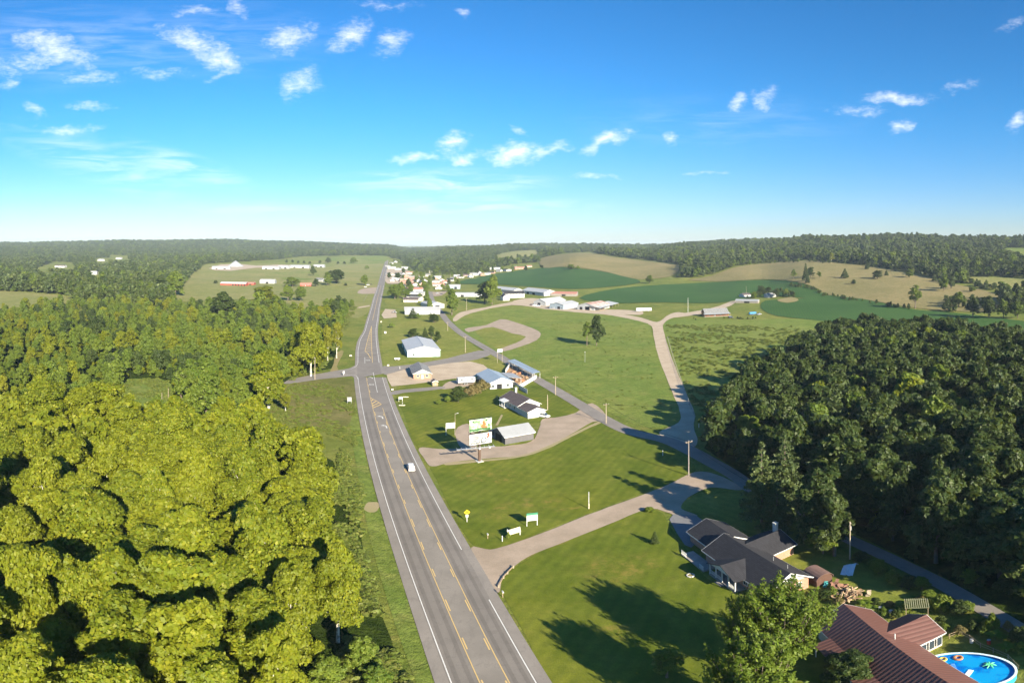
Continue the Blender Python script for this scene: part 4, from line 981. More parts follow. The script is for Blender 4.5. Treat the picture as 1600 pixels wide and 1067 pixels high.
for D, side, x, y in cand:
    k = pickkind(side, x, y, D)
    if side == 'R': h = rl.uniform(13, 21)
    else: h = (rl.uniform(15, 20) if D < 190 else rl.choice((rl.uniform(3.5, 7), rl.uniform(5, 9), rl.uniform(8, 14))))
    if cnt < NEAR:
        kd, lb, gp = SIDE[side][k]; o_ = plant(kd, x, y, h, h * rl.uniform(.36, .46), lb, gp, parts=D < 420); cnt += 1; PENDING.append((side, D, math.atan2(x, y), o_, lb, k))
    else: rest[side].append((x, y, h, k)) if rl.random() < (.85 if side == 'L' else 1) else None
def rowlabels(items, step, side):
    rows = {}
    for it in items: rows.setdefault(int((it[1] - items[0][1]) / step), []).append(it)
    for r_, its in enumerate(sorted(rows.items())):
        q = sorted(its[1], key=lambda t: -t[2] if side == 'L' else t[2])
        for n_, (sd, D, az, o, lb, k) in enumerate(q):
            col = {'L': ['yellow green', 'mid green', 'yellow', 'dark green'], 'R': ['dark green', 'mid green', 'pine', 'light green']}[side][k]
            frm = 'from the highway' if side == 'L' else 'from the left'
            wood = 'left wood' if side == 'L' else 'right wood'
            rn = ORD[r_] + ' row up' if r_ < 20 else 'back row'
            o['label'] = '%s tree, %s %s in the %s of the %s' % (col, ORD[n_], frm, rn, wood)
rowlabels([p for p in PENDING if p[0] == 'L'], 12, 'L'); rowlabels([p for p in PENDING if p[0] == 'R'], 12, 'R')
sy = sorted([(v, u, o) for (u, v, w), o in zip(SYC, SYCO)], key=lambda t: -t[0])
for r_ in range(0, len(sy), 6):
    for n_, (v, u, o) in enumerate(sorted(sy[r_:r_ + 6], key=lambda t: -t[1])):
        o['label'] = 'tall sycamore with pale limbs, %s from the highway in the %s tier of crowns up' % (ORD[n_], ORD[r_ // 6])
MID = {}
for k, (lmt, kd) in {'syc': (L_SYC, 'broad'), 'oak': (L_OAK, 'broad'), 'yel': (L_YEL, 'broad'), 'dark': (L_DARK, 'broad'), 'pine': (L_PINE, 'pine')}.items():
    MID[k] = [tree_proto(100 + s * 7 + len(k), 12, 5.0, kd, 3400, .62, 40, .05, None, lmt, True)[1] for s in range(2)]
midc = stuffcol('mid_tree', MID['syc'] + MID['oak'] + MID['yel'] + MID['dark'] + MID['pine'])
order = {o.name: i for i, o in enumerate(sorted(midc.objects, key=lambda o: o.name))}
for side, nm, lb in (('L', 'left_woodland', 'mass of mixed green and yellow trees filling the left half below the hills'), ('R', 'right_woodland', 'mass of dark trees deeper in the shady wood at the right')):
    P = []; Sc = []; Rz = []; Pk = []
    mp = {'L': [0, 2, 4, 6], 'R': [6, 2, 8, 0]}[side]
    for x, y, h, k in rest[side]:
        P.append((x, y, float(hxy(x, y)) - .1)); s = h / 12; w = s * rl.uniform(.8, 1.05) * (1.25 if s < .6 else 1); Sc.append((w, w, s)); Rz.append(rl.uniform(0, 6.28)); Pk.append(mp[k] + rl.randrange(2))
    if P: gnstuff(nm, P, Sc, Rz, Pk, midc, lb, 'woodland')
# --- distant woodland everywhere that is not an open field -----------------------
OPEN = [[(262,470),(278,455),(300,428),(322,412),(380,409),(440,405),(470,401),(520,400),(560,399),(612,401),(615,470),(597,500),(560,503),(520,494),(470,482),(430,470),(380,470),(320,474)],
        [(-60,455),(40,456),(115,463),(112,476),(30,486),(-60,494)],
        [(602,404),(620,404),(632,410),(648,421),(690,428),(715,430),(760,424),(800,413),(835,410),(850,416),(890,413),(990,434),(1075,434),(1150,440),(1290,462),(1420,480),(1700,500),(1700,560),(1290,560),(900,560),(590,560),(590,470)],
        [(700,442),(760,429),(830,419),(880,416),(940,423),(990,432),(1006,442),(960,450),(900,454),(780,447)],
        [(905,466),(960,450),(1040,443),(1130,439),(1190,436),(1240,439),(1285,452),(1700,500),(1700,560),(1200,520),(905,480)],
        [(840,405),(880,396),(920,394),(970,402),(1040,410),(1066,416),(1052,434),(1015,438),(990,436),(940,426),(885,419),(850,421)],
        [(1072,440),(1110,430),(1150,416),(1200,410),(1260,406),(1310,410),(1370,416),(1430,428),(1500,444),(1562,460),(1562,488),(1480,488),(1420,482),(1350,470),(1290,462),(1240,442),(1190,439),(1130,442)],
        [(52,420),(84,409),(114,410),(122,424),(60,430)], [(140,426),(158,426),(160,436),(140,436)], [(148,403),(170,403),(172,414),(148,414)], [(170,399),(200,399),(205,411),(172,411)], [(1500,434),(1560,432),(1700,442),(1700,458),(1560,454)],
        [(770,401),(800,393),(842,391),(840,401),(790,407)], [(1555,388),(1700,388),(1700,404),(1590,400)]]
def farwood():
    rg = np.random.default_rng(5); P = []
    D = 560.0
    while D < 5200:
        sp = 10.5 + max(0, D - 700) * .0055
        az = np.arange(-57, 57, math.degrees(sp / D)); az = az + rg.uniform(-.45, .45, len(az)) * math.degrees(sp / D)
        d = D + rg.uniform(-.5, .5, len(az)) * sp; P.append(np.stack([d * np.sin(np.radians(az)), d * np.cos(np.radians(az))], 1)); D += sp * .86
    P = np.concatenate(P); z = hxy(P[:, 0], P[:, 1]); Dd = np.hypot(P[:, 0], P[:, 1])
    u, v = pix(P[:, 0], P[:, 1], z); ut, vt = pix(P[:, 0], P[:, 1], z + 9)
    op = np.zeros(len(P), bool)
    # visibility-free test: ground pixel or crown pixel inside an open field seen in the photo (only where the ground is the visible surface)
    for q in OPEN: op |= inpoly(np.stack([u, v], 1), q) | inpoly(np.stack([ut, vt], 1), q)
    far = (Dd > 2600)
    keep = ~op | (far & (u > 620) & (v > 400))
    near = Dd < 900
    LW_ = np.array(LEFTWOOD); keep &= ~(inpoly(P, LEFTWOOD)) & ~(inpoly(P, RIGHTWOOD))
    keep &= ~((Dd < 620) & (u > 560))
    P = P[keep]; z = z[keep]; Dd = Dd[keep]; u = u[keep]; v = v[keep]
    return P, z, Dd, u, v
P, z, Dd, u, v = farwood()
FARP = [tree_proto(200 + s, 14, 6.6, 'broad', 620, 1.55, 20, .02, None, L_FAR if s < 4 else L_OAK if s < 5 else L_PINE, True)[1] for s in range(6)]
farc = stuffcol('far_tree', FARP)
rg = np.random.default_rng(8); n = len(P)
sc = rg.choice([.55, .8, 1.0, 1.25, 1.55], n, p=[.12, .25, .3, .23, .1]) * rg.uniform(.9, 1.1, n); wd = (sc * .7 + .35) * rg.uniform(.95, 1.3, n) * (1 + np.clip(Dd - 900, 0, 4000) * .0002)
pk = rg.integers(0, 6, n)
print('far trees', n, 'near individual', cnt, 'rest', len(rest['L']), len(rest['R']), 'explicit', NTREE[0] - cnt)
for nm, lb, sel in (('hill_woodland', 'wooded hills closing the view on the left', u < 620), ('ridge_woodland', 'wooded ridge and valley trees beyond the village and pastures', u >= 620)):
    gnstuff(nm, np.stack([P[sel, 0], P[sel, 1], z[sel] - .3], 1), np.stack([wd[sel], wd[sel], sc[sel]], 1), rg.uniform(0, 6.28, sel.sum()), pk[sel], farc, lb, 'woodland')
for nm_, P_h, Sc_h, Rz_h, Pk_h, lb_h in HEDGES: gnstuff(nm_, P_h, Sc_h, Rz_h, Pk_h, farc, lb_h, 'hedgerow')
# --- weeds: low growth on the meadows, verges and wood edges ----------------------
WEEDP = [tree_proto(300 + s, 1.0, 1.2, 'bush', 160, .30, 7, 0, None, L_WEED, True)[1] for s in range(4)]
weedc = stuffcol('weed', WEEDP)
def weeds(name, poly, n, smin, smax, lb, clump=18.0, seed=1, zone=None):
    r = np.random.default_rng(seed); p = np.array(poly); lo = p.min(0); hi = p.max(0)
    Q = r.uniform(lo, hi, (n * 6, 2)); Q = Q[inpoly(Q, poly)]
    f = np.sin(Q[:, 0] / clump + seed) * np.cos(Q[:, 1] / clump * 1.3) + .6 * np.sin(Q[:, 0] / clump * 2.7 + Q[:, 1] / clump * 1.9)
    Q = Q[r.random(len(Q)) < np.clip(.45 + f * .5, .02, 1)][:n]
    s = r.uniform(smin, smax, len(Q)) * (1 + .4 * r.random(len(Q)))
    gnstuff(name, np.stack([Q[:, 0], Q[:, 1], hxy(Q[:, 0], Q[:, 1]) - .05], 1), np.stack([s * 1.5, s * 1.5, s], 1), r.uniform(0, 6.28, len(Q)), r.integers(0, 4, len(Q)), weedc, lb, 'undergrowth')
weeds('roadside_growth', wl([(560, 760), (560, 850), (575, 900), (592, 960), (620, 1030), (640, 1090), (560, 1100), (520, 900), (520, 760), (536, 700)]), 1500, .4, 1.1, 'rough weeds between the highway verge and the left wood', 6, 2)
def under(name, poly, n, lb, seed):
    r = np.random.default_rng(seed); p = np.array(poly); lo = p.min(0); hi = p.max(0); lo = np.maximum(lo, [-330, 0]); hi = np.minimum(hi, [360, 420])
    Q = r.uniform(lo, hi, (n * 4, 2)); Q = Q[inpoly(Q, poly)]; Q = Q[~inpoly(Q, ROADR) & ~inpoly(Q, CLEAR)][:n]; s = r.uniform(.16, .34, len(Q))
    gnstuff(name, np.stack([Q[:, 0], Q[:, 1], np.zeros(len(Q)) - .2], 1), np.stack([s * 1.3, s * 1.3, s], 1), r.uniform(0, 6.28, len(Q)), r.choice([2, 3, 0, 1], len(Q)) if 'left' in name else r.choice([6, 7, 2], len(Q)), midc, lb, 'undergrowth')
under('left_undergrowth', LEFTWOOD, 3600, 'leafy undergrowth filling the gaps below the left wood', 11)
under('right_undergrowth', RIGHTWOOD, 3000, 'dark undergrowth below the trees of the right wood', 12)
weeds('clearing_growth', wl([(520, 680), (560, 700), (556, 640), (540, 600), (460, 600), (395, 650)]), 700, .3, .7, 'scattered weeds on the rough clearing beside the cross road', 8, 3)
weeds('wood_clearing_weeds', CLEAR, 260, .4, 1.0, 'pale weeds in the small clearing inside the left wood', 6, 9)
weeds('meadow_weeds', wl([(860, 500), (900, 492), (1010, 508), (1020, 560), (1054, 645), (1000, 660), (900, 612), (860, 570)]), 350, .2, .45, 'patches of taller weeds in the large meadow', 22, 4)
weeds('lane_weeds', wl([(1040, 508), (1130, 508), (1250, 510), (1230, 560), (1110, 640), (1090, 650), (1060, 570)]), 1200, .3, .9, 'weedy thicket patches between the farm lane and right wood', 14, 5)
weeds('wood_edge_growth', wl([(452, 596), (500, 588), (518, 560), (540, 515), (558, 478), (545, 478), (505, 540), (440, 600)]), 500, .6, 1.4, 'scrubby growth along the edge of the left wood by the road', 12, 6)
# ------------------------------------------------------------------ buildings
def slab(mb, p0, p1, p2, p3, t=.16):
    """roof slab from four corner points (upper face), thickness t below"""
    n = (Vector(p1) - Vector(p0)).cross(Vector(p3) - Vector(p0)).normalized()
    if n.z < 0: n = -n
    P = [Vector(p) for p in (p0, p1, p2, p3)]; Q = [p - n * t for p in P]
    mb.add(P + Q, [(0, 1, 2, 3), (7, 6, 5, 4), (0, 4, 5, 1), (1, 5, 6, 2), (2, 6, 7, 3), (3, 7, 4, 0)])
def feature(e, side, s, z, w, h, L, Wd, typ, m=None, wh=3):
    """window, door, garage door or dark opening on a wall of a house frame centred on e"""
    ang = {'f': 0, 'b': math.pi, 'l': -math.pi / 2, 'r': math.pi / 2}[side]
    base = {'f': (s, -Wd / 2), 'b': (-s, Wd / 2), 'l': (-L / 2, -s), 'r': (L / 2, s)}[side]
    def loc(mb, nm, mt, par): return mb.build(nm, mt, par, (base[0], base[1], 0) if par is e else (0, 0, 0), ang if par is e else 0)
    y = -.035
    if typ == 'win':
        f = MB(); t = .09
        f.box((0, y, z - h / 2 - t / 2 + .0), (w + 2 * t, .12, t)); f.box((0, y, z + h / 2 + t / 2), (w + 2 * t, .12, t)); f.box((-w / 2 - t / 2, y, z), (t, .115, h)); f.box((w / 2 + t / 2, y, z), (t, .115, h))
        f.box((0, y + .005, z), (.05, .07, h)) if w > .9 else None
        o = loc(f, 'window', M_TRIM, e); g = MB().box((0, -.012, z), (w, .03, h)); g.build('pane', M_GLASS, o)
    elif typ == 'door':
        o = loc(MB().box((0, y, h / 2), (w, .10, h)), 'door', m or M_TRIM, e)
        MB().box((w * .36, y - .07, h * .48), (.06, .06, .14)).build('handle', M_GREYM, o)
    elif typ == 'garage':
        g = MB()
        for k in range(4): g.box((0, y, h * (k + .5) / 4), (w, .1, h / 4 - .04))
        loc(g, 'garage_door', m or M_TRIM, e)
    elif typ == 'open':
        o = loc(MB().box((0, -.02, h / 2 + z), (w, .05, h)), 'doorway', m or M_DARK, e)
def gable(name, label, cat, cx, cy, L, Wd, head, wh, rise, wall, roof, ov=.45, feats=(), gm=None, z=None, group=None, parent=None, vent=False, chim=None, flat_eave=False, loc_in_parent=None):
    """gabled building: ridge along local x; head in degrees; parts under an Empty (or under parent as a wing)"""
    if parent is None:
        z = float(hxy(cx, cy)) if z is None else z
        e = empty(name, (cx, cy, z - .05), R(head), label, cat, group)
    else:
        e = parent
    M = Matrix.Identity(4)
    if loc_in_parent: M = Matrix.Translation((loc_in_parent[0], loc_in_parent[1], 0)) @ Matrix.Rotation(R(loc_in_parent[2]), 4, 'Z')
    def put(mb, nm, m, p=e):
        mb.v = [tuple(M @ Vector(v)) for v in mb.v]; return mb.build(nm, m, p)
    w = MB(); x, y = L / 2, Wd / 2
    w.add([(-x, -y, -.3), (x, -y, -.3), (x, y, -.3), (-x, y, -.3), (-x, -y, wh), (x, -y, wh), (x, y, wh), (-x, y, wh), (-x, 0, wh + rise - .02), (x, 0, wh + rise - .02)],
          [(0, 1, 5, 4), (2, 3, 7, 6), (1, 2, 6, 9, 5), (3, 0, 4, 8, 7)])
    put(w, 'wall', wall)
    if gm:
        for sx in (-x - .03, x + .03): put(MB().prism([(-y + .02, wh - .02), (y - .02, wh - .02), (0, wh + rise - .05)], sx - .02, sx + .02), 'gable_board', gm)
    k = rise / y; r = MB(); t = .16; zr_ = wh + rise + .14
    for s in (-1, 1):
        yo = s * (y + ov); zo = zr_ - k * (y + ov)
        slab(r, (-x - ov, 0 * s + s * .0, zr_), (x + ov, 0, zr_), (x + ov, yo, zo), (-x - ov, yo, zo), t)
    ro = put(r, 'roof', roof)
    f = MB()
    for sx in (-1, 1):
        for s in (-1, 1):
            a = Vector((sx * (x + ov + .03), 0, zr_ - .13)); b = Vector((sx * (x + ov + .03), s * (y + ov), zr_ - k * (y + ov) - .13))
            d = (b - a); f.box(tuple((a + b) / 2), (.06, d.length, .24), 0, math.atan2(d.z, d.y) if s > 0 else math.atan2(-d.z, -d.y))
    for s in (-1, 1): f.box((0, s * (y + ov + .03), zr_ - k * (y + ov) - .14), (2 * (x + ov), .06, .2))
    put(f, 'fascia', M_TRIM)
    if vent:
        v = MB(); v.box((0, 0, zr_ + .06), (2 * x + 2 * ov, .34, .1)); o = put(v, 'ridge_cap', M_GREYM, e)
    if chim:
        c = MB(); c.box((chim[0], chim[1], wh + rise * .7 + .7), (.8, .8, rise + 1.6)); c.box((chim[0], chim[1], wh + rise * 1.2 + 1.5), (.95, .95, .14)); put(c, 'chimney', M_CONC)
    if parent is None:
        for ft in feats: feature(e, ft[0], ft[1], ft[2], ft[3], ft[4], L, Wd, ft[5], ft[6] if len(ft) > 6 else None)
    return e
W_ = lambda side, s, z=1.6, w=1.1, h=1.2: (side, s, z, w, h, 'win')
D_ = lambda side, s, w=.95, h=2.05, m=None: (side, s, 0, w, h, 'door', m)
O_ = lambda side, s, w, h, m=None: (side, s, 0, w, h, 'open', m)

# --- black roofed brick house, right of the lawn -------------------------------
bh = gable('brick_house', 'brick house with black shingle roof and white columned porch beside the near lawn', 'house', 42.5, 98.4, 19.5, 8.8, -78, 2.9, 2.5, M_BRICK, M_SHBLK, .6,
           [W_('r', 2.2), W_('r', -1.8), W_('b', -6), W_('b', -2), D_('f', -2, 1.0), W_('f', 3.5), W_('f', 7), W_('f', -5)], gm=M_TRIM)
def toloc(e, x, y):
    v = e.matrix_basis.inverted() @ Vector((x, y, 0)); return v.x, v.y
a = toloc(bh, 41.0, 112.8); gable('', '', '', 0, 0, 9.5, 8.2, 0, 2.7, 2.0, M_BRICK, M_SHBLK, .6, parent=bh, loc_in_parent=(a[0], a[1], 0), z=0)
a = toloc(bh, 47.0, 105.3); gable('', '', '', 0, 0, 9.5, 8.0, 0, 2.75, 1.9, M_BRICK, M_SHBLK, .5, parent=bh, loc_in_parent=(a[0], a[1], 99), chim=(4.4, .6))
def porch(e, x0, x1, d, Wd):
    """gabled porch on the front (-y) side of a house frame, between x0 and x1, d deep"""
    y0 = -Wd / 2; y1 = y0 - d; xm = (x0 + x1) / 2; hw = (x1 - x0) / 2
    fl = MB().bx(x0, x1, y1, y0 - .02, -.3, .45); fl.bx(xm - 1, xm + 1, y1 - .8, y1 - .01, -.3, .22); fl.build('porch_floor', M_WOODG, e)
    n = 5
    for i in range(n):
        x = x0 + .12 + (x1 - x0 - .24) * i / (n - 1); c = MB().box((x, y1 + .14, 1.62), (.2, .2, 2.33)); c.box((x, y1 + .14, .53), (.28, .28, .14)); c.box((x, y1 + .14, 2.76), (.28, .28, .12)); c.build('porch_column', M_TRIM, e)
    for i in range(n - 1):
        if i == 2: continue
        rl_ = MB()
        xa = x0 + .12 + (x1 - x0 - .24) * i / (n - 1); xb = x0 + .12 + (x1 - x0 - .24) * (i + 1) / (n - 1)
        rl_.box(((xa + xb) / 2, y1 + .14, 1.32), (xb - xa - .2, .07, .08)); rl_.box(((xa + xb) / 2, y1 + .14, .62), (xb - xa - .2, .06, .06))
        for k in range(9): rl_.box((xa + (xb - xa) * (k + 1) / 10, y1 + .14, .97), (.05, .05, .66))
        rl_.build('porch_railing', M_TRIM, e)
    gb = MB(); gb.add([(x0, y1 + .05, 2.85), (x1, y1 + .05, 2.85), (xm, y1 + .05, 4.35), (x0, y1 + .2, 2.85), (x1, y1 + .2, 2.85), (xm, y1 + .2, 4.35)], [(0, 1, 2), (5, 4, 3), (0, 3, 4, 1), (1, 4, 5, 2), (2, 5, 3, 0)]); gb.build('porch_gable', M_TRIM, e)
    r = MB()
    for s in (-1, 1): slab(r, (xm, y1 - .35, 4.55), (xm, y0 + 2.9, 4.55), (xm + s * (hw + .4), y0 + 2.9 - 2.3, 2.85), (xm + s * (hw + .4), y1 - .35, 2.85), .14)
    r.build('porch_roof', M_SHBLK, e)
porch(bh, -4.6, 3.8, 2.4, 8.8)
# deck and railing in the corner by the driveway
dk = MB().bx(-14.5, -6.0, -7.2, -4.5, -.3, .35); dk.build('deck', M_WOODG, bh)
for (xa, xb) in ((-14.5, -12.4), (-7.6, -6.0)):
    rr = MB()
    rr.box(((xa + xb) / 2, -7.15, 1.3), (xb - xa, .08, .09)); 
    for k in range(8): rr.box((xa + (xb - xa) * (k + .5) / 8, -7.15, .82), (.06, .05, .95))
    rr.build('deck_railing', M_TRIM, bh)
for i in range(2):
    p = MB().tube([(4 + i * 4, 1.2, 5.0), (4 + i * 4, 1.2, 5.9 + .0)], .06, 8); p.build('vent_pipe', M_GREYM, bh)

# --- brown metal roofed house, bottom right --------------------------------------
br = gable('metal_roof_house', 'long house with ribbed brown red metal roof at the bottom right corner', 'house', 45.3, 58.6, 31, 8.6, -94, 3.2, 2.6, M_BEIGE, M_MRED, .5,
           [W_('f', -9), W_('f', -3), W_('f', 4), D_('f', 0.4), W_('b', 8), W_('b', 3)], gm=M_TRIM, vent=False)
a = toloc(br, 50.6, 65.6); gable('', '', '', 0, 0, 8.4, 7.0, 0, 3.0, 1.7, M_BEIGE, M_MRED, .4, parent=br, loc_in_parent=(a[0], a[1], 99))
w2 = toloc(br, 52.7, 61.95); wn = MB()
for i in range(3): wn.box((0, 0, 0), (1, 1, 1)) if False else None
for i in range(3):
    o = MB().box((i * 1.5 - 1.5, 0, 1.7), (1.1, .1, 1.9)).build('window', M_TRIM, br, (w2[0], w2[1], 0), R(99)); MB().box((i * 1.5 - 1.5, -.05, 1.7), (.9, .05, 1.7)).build('pane', M_GLASS, o)
MB().tube([(-4.5, 1.6, 5.0), (-4.5, 1.6, 6.1)], .09, 8).build('vent_pipe', M_TRIM, br)
awn = MB(); slab(awn, (-11, -4.7, 3.3), (9, -4.7, 3.3), (9, -7.2, 2.7), (-11, -7.2, 2.7), .1); awn.build('porch_roof', M_MRED, br)
for i in range(5): MB().box((-10.7 + i * 4.9, -7.0, 1.2), (.14, .14, 2.9)).build('porch_post', M_TRIM, br)

# --- other buildings along the road ---------------------------------------------
g1 = gable('garage', 'charcoal metal garage with pale grey roof behind the billboard', 'garage', .3, 197.2, 10.8, 8.6, 30, 2.9, 2.0, M_DMET, M_MGRY, .5, [O_('l', 0, 4.2, 2.6), W_('r', 1), D_('r', -2.5)])
h2 = gable('farmhouse', 'white house with brown shingle roof and lower white addition beside the garden centre', 'house', 3.2, 238.4, 15.5, 9.6, -64, 3.0, 2.3, M_WSID, M_SHBRN, .5,
           [W_('f', -4.5), W_('f', 1), D_('f', -2, 1), W_('f', 5), W_('b', 3), W_('b', -4)], chim=(-5, .6))
a = toloc(h2, 7.9, 227.0); gable('', '', '', 0, 0, 8.6, 7.4, 0, 2.75, 1.3, M_WSID, M_SHBRN, .35, parent=h2, loc_in_parent=(a[0], a[1] - .6, 0))
b = MB(); b.bx(-5.2, -.8, -6.7, -4.83, -.3, .4); b.build('porch_floor', M_CONC, h2)
b = MB(); slab(b, (-5.4, -4.3, 3.35), (-.6, -4.3, 3.35), (-.6, -7.0, 2.75), (-5.4, -7.0, 2.75), .12); b.build('porch_roof', M_TRIM, h2)
for x in (-5.1, -2.9, -.9): MB().box((x, -6.6, 1.55), (.16, .16, 2.3)).build('porch_post', M_TRIM, h2)
gable('brick_office', 'small orange brick building with dark shingle roof beside the highway junction', 'building', -46.2, 297.6, 19, 8.7, -75, 2.8, 2.1, M_BRICK, M_SHGRY, .5,
      [W_('r', 2.2), W_('r', -2.2), D_('r', 0), W_('f', -5), W_('f', 0), D_('f', 4), W_('b', 2)], gm=M_TRIM)
gable('metal_workshop', 'large white roofed pale aqua metal building on the lawn beside the highway', 'building', -57.0, 366.5, 40, 19.5, -75, 4.2, 2.4, M_TEAL, M_MWHT, .4,
      [O_('r', 3, 3.6, 3.4, M_TRIM), D_('r', -3), W_('r', -6), O_('f', -8, 3.2, 3)], vent=True)
gable('white_warehouse', 'long white metal building beside the highway left of the dark street tree', 'building', -88, 577, 34, 19, 12, 4.0, 2.6, M_WMET, M_MWHT, .4, [O_('l', 0, 6, 3.2), D_('f', 3), W_('f', 8), W_('f', -6)], vent=False)
gable('white_warehouse', 'second white metal building just behind the long one beside the highway', 'building', -86, 640, 30, 16, -62, 4.2, 2.6, M_WMET, M_MWHT, .4, [O_('r', 0, 5, 3.2), W_('f', 0)])
# garden centre with fenced yard
gc = gable('garden_centre', 'grey metal roofed shop with white front at the fenced sales yard', 'shop', -8.2, 280.6, 21, 11, -71, 3.2, 2.2, M_WMET, M_MBLU, .5, [O_('r', -1, 2.4, 2.4), W_('r', 3), W_('r', -4), D_('f', 2)], vent=False)
lt = MB(); slab(lt, (-9, 5.9, 3.5), (3, 5.9, 3.5), (3, 12.5, 2.7), (-9, 12.5, 2.7), .12); lt.build('side_roof', M_MGRY, gc)
for x in (-8.8, -3, 2.8): MB().box((x, 12.2, 1.2), (.16, .16, 2.9)).build('roof_post', M_TRIM, gc)
YD = [G(798, 571), G(838, 592), G(811, 608), G(786, 589)]
def yard():
    a, b, c, d = YD
    patch('sales_yard', [(798, 571), (838, 592), (811, 608), (786, 589)], mat('mulch yard', rough=1, fn=gravelfn((.30, .17, .09), (.36, .22, .12))), smooth=0)
    e = empty('yard_fence', tuple(a), 0, 'tall white board fence closing the garden centre yard', 'fence')
    def fence(p, q, h=2.1):
        p = p - a; q = q - a; L_ = (q - p).length; k = max(2, int(L_ / 2.6)); an = math.atan2(q.y - p.y, q.x - p.x)
        for i in range(k):
            m = p.lerp(q, (i + .5) / k); MB().box((0, 0, h / 2), (L_ / k - .14, .06, h - .1)).build('fence_panel', M_TRIM, e, tuple(m), an)
            MB().box((0, 0, h / 2 + .05), (.13, .13, h + .1)).build('fence_post', M_WHITE, e, tuple(p.lerp(q, i / k)), an)
    fence(b, c); fence(c, c.lerp(d, .55)); fence(d.lerp(a, .3), a); fence(c, c + Vector((3.5, -9, 0)))
    s = empty('sales_shelter', tuple(b), math.atan2((a - b).y, (a - b).x), 'long blue grey roofed open shelter along the far side of the sales yard', 'shelter')
    L_ = (a - b).length; r = MB(); slab(r, (0, 2.0, 2.9), (L_, 2.0, 2.9), (L_, -2.2, 3.5), (0, -2.2, 3.5), .12) ; r.build('roof', M_MBLU, s)
    for i in range(6):
        for y in (1.8, -2.0): MB().box((.2 + (L_ - .4) * i / 5, y, 1.4), (.14, .14, 2.9)).build('post', M_TRIM, s)
    # stock laid out in the yard
    rd = random.Random(4)
    PM = [M_WOOD, mat('terracotta', (.42, .18, .09), .9), mat('bark mulch bags', (.30, .20, .12), .8)]
    GP = []
    for i in range(26):
        t, q = rd.uniform(.12, .85), rd.uniform(.18, .82); p = (a.lerp(b, t)).lerp(d.lerp(c, t), q)
        w = rd.uniform(.9, 1.8); dd = rd.uniform(.9, 1.6); hh = rd.uniform(.35, 1.0); m = MB()
        for z in range(3): m.box((0, 0, hh * (z + .5) / 3), (w - .06 * z, dd - .05 * z, hh / 3 - .03), rd.uniform(-.04, .04))
        GP.append(m.build('goods_pallet', PM[i % 3], None, tuple(p + Vector((0, 0, .06))), rd.uniform(0, 3), .02))
    for i, o in enumerate(sorted(GP, key=lambda o: math.atan2(o.location.x, o.location.y))): tag(o, 'low brown stack of garden goods, %s from the left in the fenced sales yard' % ORD[i], 'goods', 'goods stacked in the sales yard')
yard()
gable('small_shed', 'tiny brown shed standing alone on the grass beside the brick building', 'shed', G(679, 602).x, G(679, 602).y, 3.2, 2.6, -70, 2.1, .8, M_WOOD, M_SHBRN, .25, [D_('r', 0, .8, 1.8, M_WOODG), W_('f', .3, 1.3, .6, .6)])

# --- farmstead beyond the meadow ---------------------------------------------------
def gp(name, label, cat, u, v, L, Wd, head, wh, rise, wall, roof, feats=(), **k):
    g = G(u, v); return gable(name, label, cat, g.x, g.y, L, Wd, head, wh, rise, wall, roof, feats=feats, z=g.z, **k)
gp('white_farmhouse', 'white two storey farmhouse with dark roof and front gable behind the massive dark tree', 'house', 802, 465, 27, 10, 14, 5.6, 3.0, M_WSID, M_SHBLK, [W_('f', x, z) for x in (-9, -5, -1, 3, 7, 11) for z in (1.6, 4.3)] + [D_('f', 1)])
gp('porch_wing', 'small white gabled front wing beside the dark roofed farmhouse', 'house', 789, 469, 12, 8, -74, 4.8, 2.6, M_WSID, M_SHBLK, [W_('r', -2), W_('r', 2), W_('r', 0, 4.2)])
gp('long_barn', 'long white roofed barn left behind the white farmhouse', 'barn', 790, 456, 58, 16, -52, 4, 3, M_WMET, M_MWHT, [O_('l', 0, 5, 3)])
gp('long_barn', 'white roofed barn with dark open left end behind the farm sheds', 'barn', 842, 460, 52, 20, -58, 4.6, 3.4, M_WMET, M_MWHT, [O_('l', 0, 12, 3.8), O_('f', -12, 6, 3), O_('f', 2, 6, 3)])
gable('white_barn', 'white gabled barn with small dark door left in the farm shed row', 'barn', 43, 676, 38, 17, 50, 4.2, 3.4, M_WMET, M_MWHT, feats=[O_('l', -1, 4, 3.2), W_('l', -6), W_('l', 6), O_('f', 6, 5, 3)])
gable('white_barn', 'big white barn with shade tinted end wall in the middle of the farm shed row', 'barn', 55.5, 633, 28, 18, 50, 5.0, 2.2, mat('shade tinted white metal wall', rough=.5, fn=metalroof((.32, .38, .44), .7, 0, .25)), M_MWHT, feats=[O_('l', 3, 3.4, 3), D_('l', -3), W_('l', -6), W_('l', 7), D_('f', 4), W_('f', -5)])  # white barn; blue grey of its shaded end painted into all the walls
gable('open_shed', 'grey white shed with two dark bays and rust streaked roof in the farm row', 'shed', 86, 622, 32, 21, 52, 4.6, 3.0, M_WMET, M_RUST, feats=[O_('l', 2, 6, 3.8), O_('l', -6, 3.4, 3.2), W_('l', 8.5), O_('f', 0, 8, 3.4)])
gp('rusty_barn', 'low barn with rusty red roof behind the middle farm sheds', 'barn', 882, 462, 34, 14, -15, 3, 2.6, M_WOODG, mat('rust red roofing', rough=.8, fn=metalroof((.36, .17, .13), .6, 0, .2)), [O_('f', 0, 5, 2.4)])
